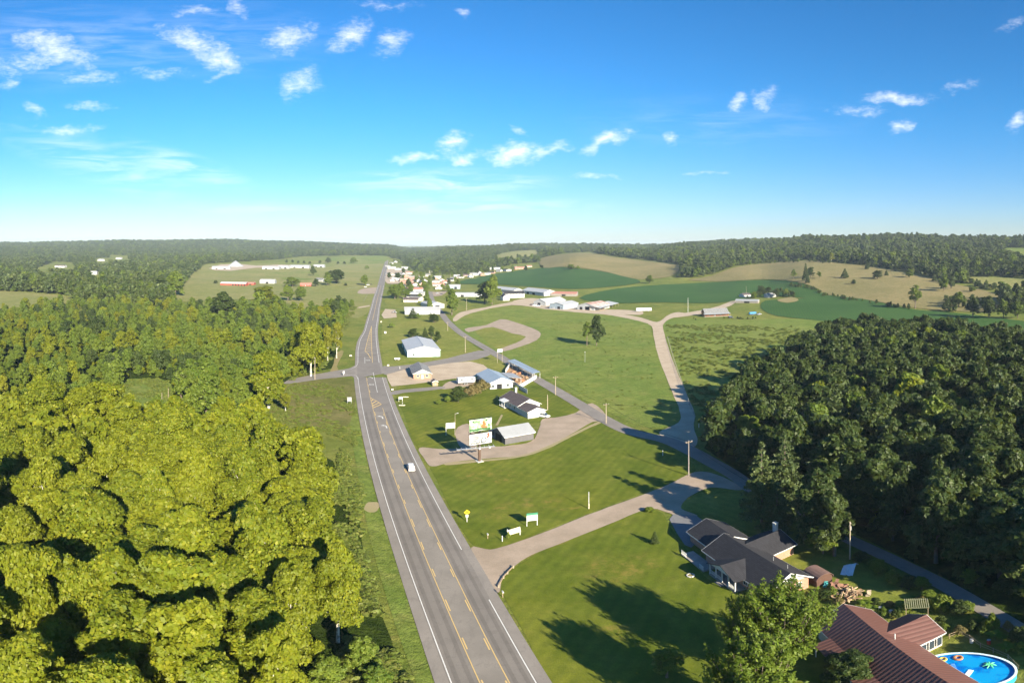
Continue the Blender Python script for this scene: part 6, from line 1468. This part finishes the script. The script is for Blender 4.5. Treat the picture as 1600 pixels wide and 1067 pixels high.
def mailbox(u, v, label):
    g = G(u, v); e = empty('mailbox', tuple(g), R(-70), label, 'mailbox'); MB().box((0, 0, .55), (.12, .12, 1.15)).build('post', M_WOOD, e)
    b = MB(); b.box((0, 0, 1.22), (.56, .24, .2)); b.tube([(-.28, 0, 1.32), (.28, 0, 1.32)], .12, 12); b.build('box', M_WHITE, e)
mailbox(785.5, 933, 'white mailbox on a post at the near driveway corner')
mailbox(629, 634, 'white mailbox beside the pale stones right of the highway')
mailbox(762, 842, 'small pale box low in the ditch left of the tilted sign')
def slabthing(name, label, cat, u, v, w, d, h, m, head=0):
    g = G(u, v); tag(MB().box((0, 0, h / 2 + .1), (w, d, h)).build(name, m, None, tuple(g), R(head), .08), label, cat)
slabthing('stone_slab', 'pale yellow stone slab below the small white roadside sign', 'stone', 628, 634, 2.6, .8, .3, M_CREAM, 10)
slabthing('stone_slab', 'pale stone slab right above the small white roadside sign', 'stone', 634, 621, 2.4, .7, .3, M_CREAM, 10)
slabthing('concrete_block', 'pale concrete block at the corner of the concrete lot', 'block', 613, 610, 1.0, .8, .7, M_CONC, 10)
slabthing('concrete_block', 'cream block beside the far right corner of the highway junction', 'block', 606.5, 572, 1.2, .8, .8, M_CREAM, 10)
slabthing('utility_box', 'white utility box on the grass near the round lawn shrub', 'utility box', 602, 521, 1.6, 1.0, 1.4, M_WHITE, 10)
slabthing('utility_box', 'small cream box at the highway edge north of the lawn shrub', 'utility box', 595.5, 504, 1.2, .8, 1.2, M_CREAM, 10)
slabthing('utility_box', 'white box on the grass left of the highway taper', 'utility box', 548, 557, 1.5, 1.0, .9, M_CREAM, 10)
def tank(u, v, head, label):
    g = G(u, v); e = empty('gas_tank', tuple(g), R(head), label, 'tank'); n = 16; b = MB(); b.tube([(-1.75, 0, .95), (-1.6, 0, .95), (-1.2, 0, .95), (1.2, 0, .95), (1.6, 0, .95), (1.75, 0, .95)], [.15, .45, .6, .6, .45, .15], n); b.build('tank_body', M_WHITE, e, smooth=True)
    for x in (-.9, .9): MB().box((x, 0, .2), (.2, .8, .45)).build('foot', M_CONC, e)
tank(620.5, 563, 8, 'white gas tank on the grass before the aqua metal building')
def rail():
    P = [G(*p) for p in [(802, 887.5), (793, 897), (786.6, 904), (779, 918)]]; e = empty('guard_rail', tuple(P[0]), 0, 'low wooden rail curving round the near driveway corner', 'rail')
    for p in P: MB().tube([tuple(p - P[0] + Vector((0, 0, -.2))), tuple(p - P[0] + Vector((0, 0, .62)))], .16, 8).build('post', M_WOODP, e)
    for a, b in zip(P, P[1:]): MB().tube([tuple(a - P[0] + Vector((0, 0, .45))), tuple(b - P[0] + Vector((0, 0, .45)))], .11, 6).build('rail_log', M_WOOD, e)
rail()
POLES = []
def upole(u, vb, vt, label, arm=True, tr=False, head=20, m=M_WOODP):
    g = G(u, vb); D = math.hypot(g.x, g.y); h = max(6.5, (H - g.z) - D * math.tan((vt - VH) / F)); e = empty('utility_pole', tuple(g), R(head), label, 'utility pole')
    MB().tube([(0, 0, -.3), (0, 0, h)], [.19, .12], 10).build('pole', m, e)
    if arm:
        a = MB().box((0, -.14, h - .5), (2.3, .12, .14)); a.build('crossarm', M_WOOD, e)
        for x in (-1, 0, 1): MB().tube([(x, -.14, h - .42), (x, -.14, h - .18)], .06, 6).build('insulator', M_WHITE, e)
    if tr: MB().tube([(.35, 0, h - 2.2), (.35, 0, h - 1.2)], .28, 12).build('transformer', M_GREYM, e)
    POLES.append((g + Vector((0, 0, h - .3)), e)); return e
upole(492, 593, 558, 'pale utility pole standing beside the left cross road', head=-50)
upole(699.5, 517, 503, 'short pale pole beside the side road near the gravel loop')
upole(727, 551, 525, 'pale utility pole on the lawn right of the aqua building', head=10)
upole(868, 617, 588, 'pale pole on the grass beside the side road bend')
upole(855.5, 641, 623, 'short pale pole right of the white house addition', arm=False)
upole(947, 662, 630, 'utility pole where the gravel lot meets the side road')
upole(1076, 743, 688, 'dark utility pole at the shaded tip of the lawn', m=M_WOODG)
upole(1116, 668, 624, 'utility pole with crossarm in front of the right wood', head=40)
upole(1328, 874, 815, 'utility pole with transformer behind the yard clutter', tr=True, head=50)
upole(1233, 794, 776, 'short pale pole under the pines beside the shaded road', arm=False)
upole(729, 485, 466, 'pale pole in front of the massive dark farmhouse tree')
upole(1075, 488, 465, 'tall white pole left of the orange log house', m=M_TRIM, arm=False)
upole(673.5, 443, 429, 'pale pole at the village street corner', arm=False)
upole(704, 437, 427, 'thin pole at the left tip of the soy field', arm=False)
upole(772, 432, 420, 'pole in front of the pale roofed shed above the soy field')
upole(1166, 459, 447, 'thin pole above the farmstead tin sheds', arm=False)
def wire(a, b, label, sag=1.2):
    pts = [a.lerp(b, i / 12) + Vector((0, 0, -sag * 4 * (i / 12) * (1 - i / 12))) for i in range(13)]
    tag(MB().tube([tuple(p) for p in pts], .035, 4, False).build('power_line', M_BLACK), label, 'cable')
P_ = [p for p, _ in POLES]
wire(P_[1], P_[2], 'thin cable over the lawn between gravel loop pole and aqua building pole')
wire(P_[3], P_[5], 'thin cable along the side road towards the gravel lot pole')
wire(P_[5], P_[6], 'thin cable crossing above the shaded side road')
wire(P_[6], P_[8], 'thin cable above the junction towards the transformer pole', 2)
wire(P_[2], P_[3], 'thin cable passing over the garden centre along the side road', 1.6)
wire(P_[0], P_[0] + Vector((-70, -22, 0)), 'thin cable leaving the left cross road pole over the wood', 1.5)
wire(P_[0], G(606, 572) + Vector((0, 0, 8)), 'thin cable crossing the highway at the junction', 1.5)
wire(P_[8], P_[8] + Vector((36, -36, -.5)), 'thin cable following the shaded lane to the right frame edge', 1.4)
wire(P_[5], P_[7], 'thin cable from the gravel lot pole to the wood side pole')

# ------------------------------------------------------------------ yard of the brown roofed house
def pool():
    c = G(1512, 1047, 1.1); e = empty('swimming_pool', (c.x, c.y, 0), R(-52), 'oval above ground swimming pool with bright blue water behind the brown roofed house', 'pool')
    n = 48; A, B = 6.2, 4.3
    def ring(k, z, a=0): return [((A + k) * math.cos(i / n * 6.283), (B + k) * math.sin(i / n * 6.283), z) for i in range(n)]
    w = MB(); w.add(ring(0, 0) + ring(0, 1.25) + ring(-.08, 1.25) + ring(-.08, .1), [(r * n + i, r * n + (i + 1) % n, (r + 1) * n + (i + 1) % n, (r + 1) * n + i) for r in range(3) for i in range(n)]); w.build('pool_wall', mat('blue pool liner', (.03, .35, .62), .5), e)
    r = MB(); r.add(ring(.12, 1.26) + ring(.12, 1.34) + ring(-.22, 1.34) + ring(-.22, 1.26), [(q * n + i, q * n + (i + 1) % n, ((q + 1) % 4) * n + (i + 1) % n, ((q + 1) % 4) * n + i) for q in range(4) for i in range(n)]); r.build('rim', mat('pale blue rim', (.62, .78, .82), .5), e)
    wt = MB(); wt.add(ring(-.1, 1.02), [tuple(range(n))])
    wt.build('pool_water', mat('pool water', rough=.06, spec=.6, fn=lambda N, P, O, b: (bump(N, b, N.noise(O, 3, 3, .5), .15, .05), N.mix(N.sm(N.noise(O, .5, 3, .5), .4, .6), (.0, .12, .48), (.005, .27, .58)))[1]), e)
    def floaty(name, x, y, rz, mb, m, lb): 
        o = mb.build(name, m, None, tuple(e.matrix_basis @ Vector((x, y, 1.0))), R(rz), .03); tag(o, lb, 'pool float')
    t = MB()
    N_ = 20; Mn = 8; vs = []; fs = []
    for i in range(N_):
        for j in range(Mn):
            a = i / N_ * 6.283; b_ = j / Mn * 6.283; rr_ = .42 + .17 * math.cos(b_); vs.append((rr_ * math.cos(a), rr_ * math.sin(a), .1 + .15 * math.sin(b_)))
            fs.append((i * Mn + j, ((i + 1) % N_) * Mn + j, ((i + 1) % N_) * Mn + (j + 1) % Mn, i * Mn + (j + 1) % Mn))
    t.add(vs, fs)
    floaty('swim_ring', -3.6, 2.3, 0, t, mat('yellow vinyl', (.55, .40, .08), .4), 'yellow swim ring floating at the far rim of the pool')
    t2 = MB(); t2.add([(x * 1.2, y * 1.2, z * 1.1) for x, y, z in vs], fs); floaty('swim_ring', -1.7, 3.0, 0, t2, mat('orange vinyl', (.50, .20, .08), .4), 'orange swim ring lying against the pool rim')
    fm = MB().box((0, 0, .07), (1.9, .7, .12)); fm.box((-.8, 0, .16), (.3, .66, .1)); floaty('pool_mattress', .2, -.8, 25, fm, mat('pale blue vinyl', (.6, .78, .85), .4), 'pale air mattress floating in the middle of the pool')
    fm = MB().box((0, 0, .07), (1.5, .6, .12)); fm.box((.6, 0, .16), (.25, .56, .1)); floaty('pool_mattress', -1.9, .6, 60, fm, mat('blue vinyl', (.08, .25, .6), .4), 'blue air mattress floating left in the pool')
    cr = MB()
    for q in range(7): a = q / 7 * 6.283; cr.tube([(0, 0, .15), (.5 * math.cos(a), .5 * math.sin(a), .3), (.95 * math.cos(a), .95 * math.sin(a), .12)], [.2, .14, .05], 6)
    floaty('inflatable_toy', 2.6, 1.6, 0, cr, mat('green vinyl', (.12, .62, .30), .4), 'green many armed inflatable toy at the right side of the pool')
pool()
def clutter():
    rd = random.Random(12)
    g = G(1278, 908); e = empty('curved_roof_shed', tuple(g), R(98), 'small brown shed with curved roof beside the black roofed house', 'shed')
    w = MB(); n = 9; pf = [(1.7 * math.cos(math.pi * i / n), 1.5 + 1.1 * math.sin(math.pi * i / n)) for i in range(n + 1)]
    w.prism([(1.7, 0), *pf, (-1.7, 0)], -1.9, 1.9); w.build('wall', mat('dark brown boards', (.10, .055, .04), .9), e)
    r = MB(); q = [(1.12 * y, 1.5 + 1.12 * (z - 1.5) + .05) for y, z in pf]
    for a, b in zip(q, q[1:]): slab(r, (-2.1, a[0], a[1]), (2.1, a[0], a[1]), (2.1, b[0], b[1]), (-2.1, b[0], b[1]), .07)
    r.build('roof', mat('brown felt roof', (.16, .10, .085), .9), e); MB().box((1.93, 0, .95), (.05, 1.0, 1.9)).build('door', M_WOODG, e)
    g = G(1327, 893); c = MB(); m = 8
    pts = [[(-1.8 + 3.6 * i / m, -1.2 + 2.4 * j / m, max(.05, 2.3 * (1 - abs(i - m * .6) / m * 1.5) * (1 - .5 * j / m) + rd.uniform(-.15, .15))) for i in range(m + 1)] for j in range(m + 1)]
    c.add([p for r_ in pts for p in r_], [(j * (m + 1) + i, j * (m + 1) + i + 1, (j + 1) * (m + 1) + i + 1, (j + 1) * (m + 1) + i) for j in range(m) for i in range(m)])
    o = c.build('tarpaulin', M_TARP, None, tuple(g), R(40)); tag(o, 'crumpled pale blue tarpaulin draped below the transformer pole', 'tarpaulin'); s = o.modifiers.new('s', 'SOLIDIFY'); s.thickness = .04
    # timber and scrap heap
    g = G(1325, 932); h = MB()
    for i in range(46):
        a = rd.uniform(0, 3.14); r_ = rd.random() ** .6 * 2.7; p = rd.uniform(0, 6.28); z = .3 + (2.9 - r_) * rd.uniform(.1, .5)
        h.box((r_ * math.cos(p), r_ * math.sin(p), z), (rd.uniform(.8, 2.6), rd.uniform(.12, .4), rd.uniform(.06, .2)), a, rd.uniform(-.4, .4), rd.uniform(-.4, .4))
    tag(h.build('scrap_heap', mat('old pale timber', rough=.9, fn=lambda N, P, O, b: N.mix(N.sm(N.noise(O, 1.2, 4, .6), .4, .6), (.48, .36, .22), (.22, .13, .08))), None, tuple(g)), 'heap of old pale timber and scrap above the brown metal roof', 'scrap heap')
    g = G(1307, 918); h = MB()
    for i in range(20):
        r_ = rd.random() ** .6 * 1.6; p = rd.uniform(0, 6.28); h.box((r_ * math.cos(p), r_ * math.sin(p), .3 + rd.random() * .7), (rd.uniform(.4, 1.5), rd.uniform(.2, .6), rd.uniform(.06, .3)), rd.uniform(0, 3), rd.uniform(-.5, .5), rd.uniform(-.4, .4))
    tag(h.build('scrap_heap', mat('rusty boards', (.24, .13, .09), .9), None, tuple(g)), 'smaller rusty brown heap beside the curved roof shed', 'scrap heap')
    for (u, v, m, lb, sz, nm) in ((1290, 916, mat('teal plastic', (.10, .42, .42), .5), 'teal plastic playset piece between shed and scrap heap', 1.2, 'plastic_slide'), (1357, 930, M_WOODP, 'tilted wooden bench at the right end of the scrap heap', 1.4, 'wooden_bench')):
        g = G(u, v); b = MB(); b.box((0, 0, .6), (sz, sz * .5, .12), .4, .5); b.box((sz * .3, 0, .5), (.12, sz * .5, 1.0), .4); b.box((-sz * .4, 0, .3), (.12, sz * .5, .6), .4); tag(b.build(nm, m, None, tuple(g), .7, .02), lb, 'bench' if 'bench' in nm else 'slide')
    # slatted pergola
    g = G(1432, 958); e = empty('pergola', tuple(g), R(-35), 'weathered slatted pergola behind the small brown roof wing', 'pergola')
    for x in (-1.7, 1.7):
        for y in (-1.4, 1.4): MB().box((x, y, 1.1), (.12, .12, 2.3)).build('post', M_WOOD, e)
    sl_ = MB()
    for i in range(12): sl_.box((-1.8 + i * .33, 0, 2.32), (.12, 3.2, .08))
    for y in (-1.4, 1.4): sl_.box((0, y, 2.2), (3.8, .12, .14))
    sl_.build('slats', mat('mossy slats', (.34, .34, .18), .9), e)
    # garden furniture and yard things
    def lounger(u, v, hd, lb, m=M_WHITE):
        g = G(u, v); e = empty('sun_lounger', tuple(g), R(hd), lb, 'sun lounger'); MB().box((0, 0, .38), (1.2, .6, .06)).build('seat', m, e); MB().box((.85, 0, .62), (.75, .6, .06), 0, 0, R(-38)).build('backrest', m, e)
        for x in (-.5, .5):
            for y in (-.25, .25): MB().box((x, y, .18), (.05, .05, .38)).build('leg', M_GREYM, e)
    lounger(1455, 993, 60, 'white lounger left of two beside the small roof wing'); lounger(1463, 1003, 50, 'white lounger nearer the pool than its twin')
    def barrel(u, v, m, lb, r_=.3, h_=.9, nm='barrel'):
        g = G(u, v); e = empty(nm, tuple(g), 0, lb, nm.replace('_', ' ')); MB().tube([(0, 0, 0), (0, 0, h_ * .5), (0, 0, h_)], [r_ * .92, r_, r_ * .92], 14).build('drum', m, e); MB().tube([(0, 0, h_ - .03), (0, 0, h_ + .03)], r_ * .97, 14).build('lid', M_GREYM, e)
    barrel(1545, 1006, M_REDP, 'red barrel beside the banana plants right of the pool'); barrel(1518, 1004, M_WHITE, 'white bin beyond the far rim of the pool', .28, .7, 'bin')
    barrel(1376, 952, M_WHITE, 'white tub amid the dark yard clutter', .4, .5, 'tub'); barrel(1392, 958, M_GREYM, 'grey tub right in the dark yard clutter', .35, .6, 'tub'); barrel(1404, 972, M_WHITE, 'pale bucket by the roof wing eave', .25, .5, 'tub')
    fnc = empty('yard_fence', tuple(G(1490, 992)), 0, 'rough wooden rail fence curving behind the pool', 'fence'); P0 = G(1490, 992); pp = [G(1483, 998), G(1498, 992), G(1515, 1000), G(1532, 1012), (G(1552, 1020)), G(1575, 1030), G(1592, 1048)]
    for a, b in zip(pp, pp[1:]):
        MB().tube([tuple(a - P0), tuple(a - P0 + Vector((0, 0, 1.1)))], .07, 6).build('fence_post', M_WOOD, fnc)
        for z in (.5, 1.0): MB().tube([tuple(a - P0 + Vector((0, 0, z))), tuple(b - P0 + Vector((0, 0, z)))], .045, 5).build('fence_rail', M_WOOD, fnc)
    # broad leaved plants
    def banana(u, v, h, lb, n=9):
        g = G(u, v); e = empty('banana_plant', tuple(g), 0, lb, 'plant'); MB().tube([(0, 0, 0), (0, 0, h * .45)], [.12, .08], 7).build('stem', mat('plant stem', (.18, .22, .07), .8), e)
        for i in range(n):
            a = i * 2.4 + rd.uniform(-.2, .2); L_ = h * rd.uniform(.5, .7); lf = MB(); k = 6; P = []
            for j in range(k + 1):
                t = j / k; x = L_ * t * .8; z = h * .4 + L_ * (.75 * t - .65 * t * t); wd = .26 * h * .5 * math.sin(math.pi * min(1, t * .9 + .1)) + .01
                P += [(x, -wd, z - .04), (x, 0, z), (x, wd, z - .04)]
            lf.add([(x * math.cos(a) - y * math.sin(a), x * math.sin(a) + y * math.cos(a), z) for x, y, z in P], [(3 * j, 3 * j + 1, 3 * j + 4, 3 * j + 3) for j in range(k)] + [(3 * j + 1, 3 * j + 2, 3 * j + 5, 3 * j + 4) for j in range(k)])
            o = lf.build('leaf', L_BRT, e)
    banana(1352, 950, 2.6, 'banana plant left above the brown metal roof'); banana(1361, 956, 2.4, 'banana plant right above the brown metal roof'); banana(1555, 1000, 3.0, 'tall banana plant left of two behind the pool'); banana(1572, 1018, 2.8, 'banana plant near the right frame edge behind the pool'); banana(1566, 1002, 2.2, 'smaller banana plant between the two behind the pool')
    banana(1345, 946, 1.8, 'low banana plant nearest the scrap heap')
    for i, (u, v) in enumerate(sorted(((1380, 962), (1390, 948), (1368, 946), (1400, 965), (1412, 955), (1500, 990), (1475, 985), (1540, 990), (1520, 985), (1585, 1000), (1595, 1020), (1470, 975), (1440, 940), (1575, 985), (1300, 930), (1290, 935), (1310, 945)))):
        g = G(u, v); plant(['dark', 'bush', 'brownbush'][i % 3], g.x, g.y, rd.uniform(1.2, 2.4), rd.uniform(.9, 1.6), 'leafy garden shrub, %s from the left in the shady yard around the pool' % ORD[i], 'garden shrubs in the shady yard', 0)
    for i, (u, v) in enumerate(((1345, 872), (1372, 890), (1395, 906), (1420, 915), (1448, 932), (1470, 946), (1498, 955), (1525, 970), (1550, 980), (1590, 1000), (1440, 915), (1510, 948))):
        g = G(u, v + 6); plant(['dark', 'oak', 'bush'][i % 3], g.x, g.y, rd.uniform(2.0, 4.2), rd.uniform(1.4, 2.3), 'dark bush, %s in the row between the yard and shaded lane' % ORD[i], 'bushes between the yard and shaded lane', 0)
    # stone ring planter on the lawn and stepping stones
    g = G(1079, 900); e = empty('planter_ring', tuple(g), 0, 'small round stone planter on the lawn before the white porch', 'planter')
    for i in range(9): a = i / 9 * 6.283; MB().box((.65 * math.cos(a), .65 * math.sin(a), .15), (.35, .25, .3), a + 1.57).build('stone', M_CONC, e, bevel=.04)
    MB().tube([(0, 0, 0), (0, 0, .22)], .5, 12).build('soil', M_DIRT, e)
    g = G(1092, 852); e = empty('white_trellis', tuple(g), R(-60), 'curved white rail at the foot of the dark driveway', 'railing')
    for k in range(6): MB().box((k * .6 - 1.5, .08 * (k - 2.5) ** 2, .45), (.08, .08, .95)).build('post', M_TRIM, e)
    for k in range(5): MB().box((k * .6 - 1.2, .08 * (k - 2) ** 2 + .02, .8), (.62, .05, .1), .16 * (k - 2)).build('rail', M_TRIM, e)
clutter()
# pasture fence line and dark culvert pieces along the hay field
def fenceline(pts, label, h=1.2, st=5.0, m=M_WOODG):
    P = [G(*p) for p in pts]; e = empty('field_fence', tuple(P[0]), 0, label, 'fence'); r = MB(); o = P[0]; k = 0
    for a, b in zip(P, P[1:]):
        L_ = (b - a).length; n = max(1, min(12, int(L_ / st)))
        for i in range(n):
            p = a.lerp(b, i / n) - o
            if k < 60: MB().box((0, 0, h / 2), (.16, .16, h + .2)).build('fence_post', m, e, tuple(p)); k += 1
        for z in (.5, 1.0): r.tube([tuple(a - o + Vector((0, 0, z * h))), tuple(b - o + Vector((0, 0, z * h)))], .04, 4, False)
    r.build('fence_rails', m, e)
fenceline([(540, 452), (560, 449), (579, 452), (568, 472)], 'dark rail fence round the small paddock left of the highway')
fenceline([(1043, 528), (1052, 560), (1066, 600), (1080, 640), (1087, 655)], 'wire fence with pale posts along the right side of the farm lane', 1.2, 6)

# ------------------------------------------------------------------ air
hb = MB().bx(-12300, 12300, -12300, 12300, -3, 150)
hm = bpy.data.materials.new('haze'); hm.use_nodes = True; t = hm.node_tree; t.nodes.clear()
pv = t.nodes.new('ShaderNodeVolumePrincipled'); pv.inputs['Color'].default_value = (.74, .88, 1, 1); pv.inputs['Density'].default_value = .00007; pv.inputs['Anisotropy'].default_value = 0
t.links.new(pv.outputs[0], t.nodes.new('ShaderNodeOutputMaterial').inputs['Volume'])
tag(hb.build('haze', hm), 'thin blue summer haze over the distant hills', 'haze', None, 'stuff')
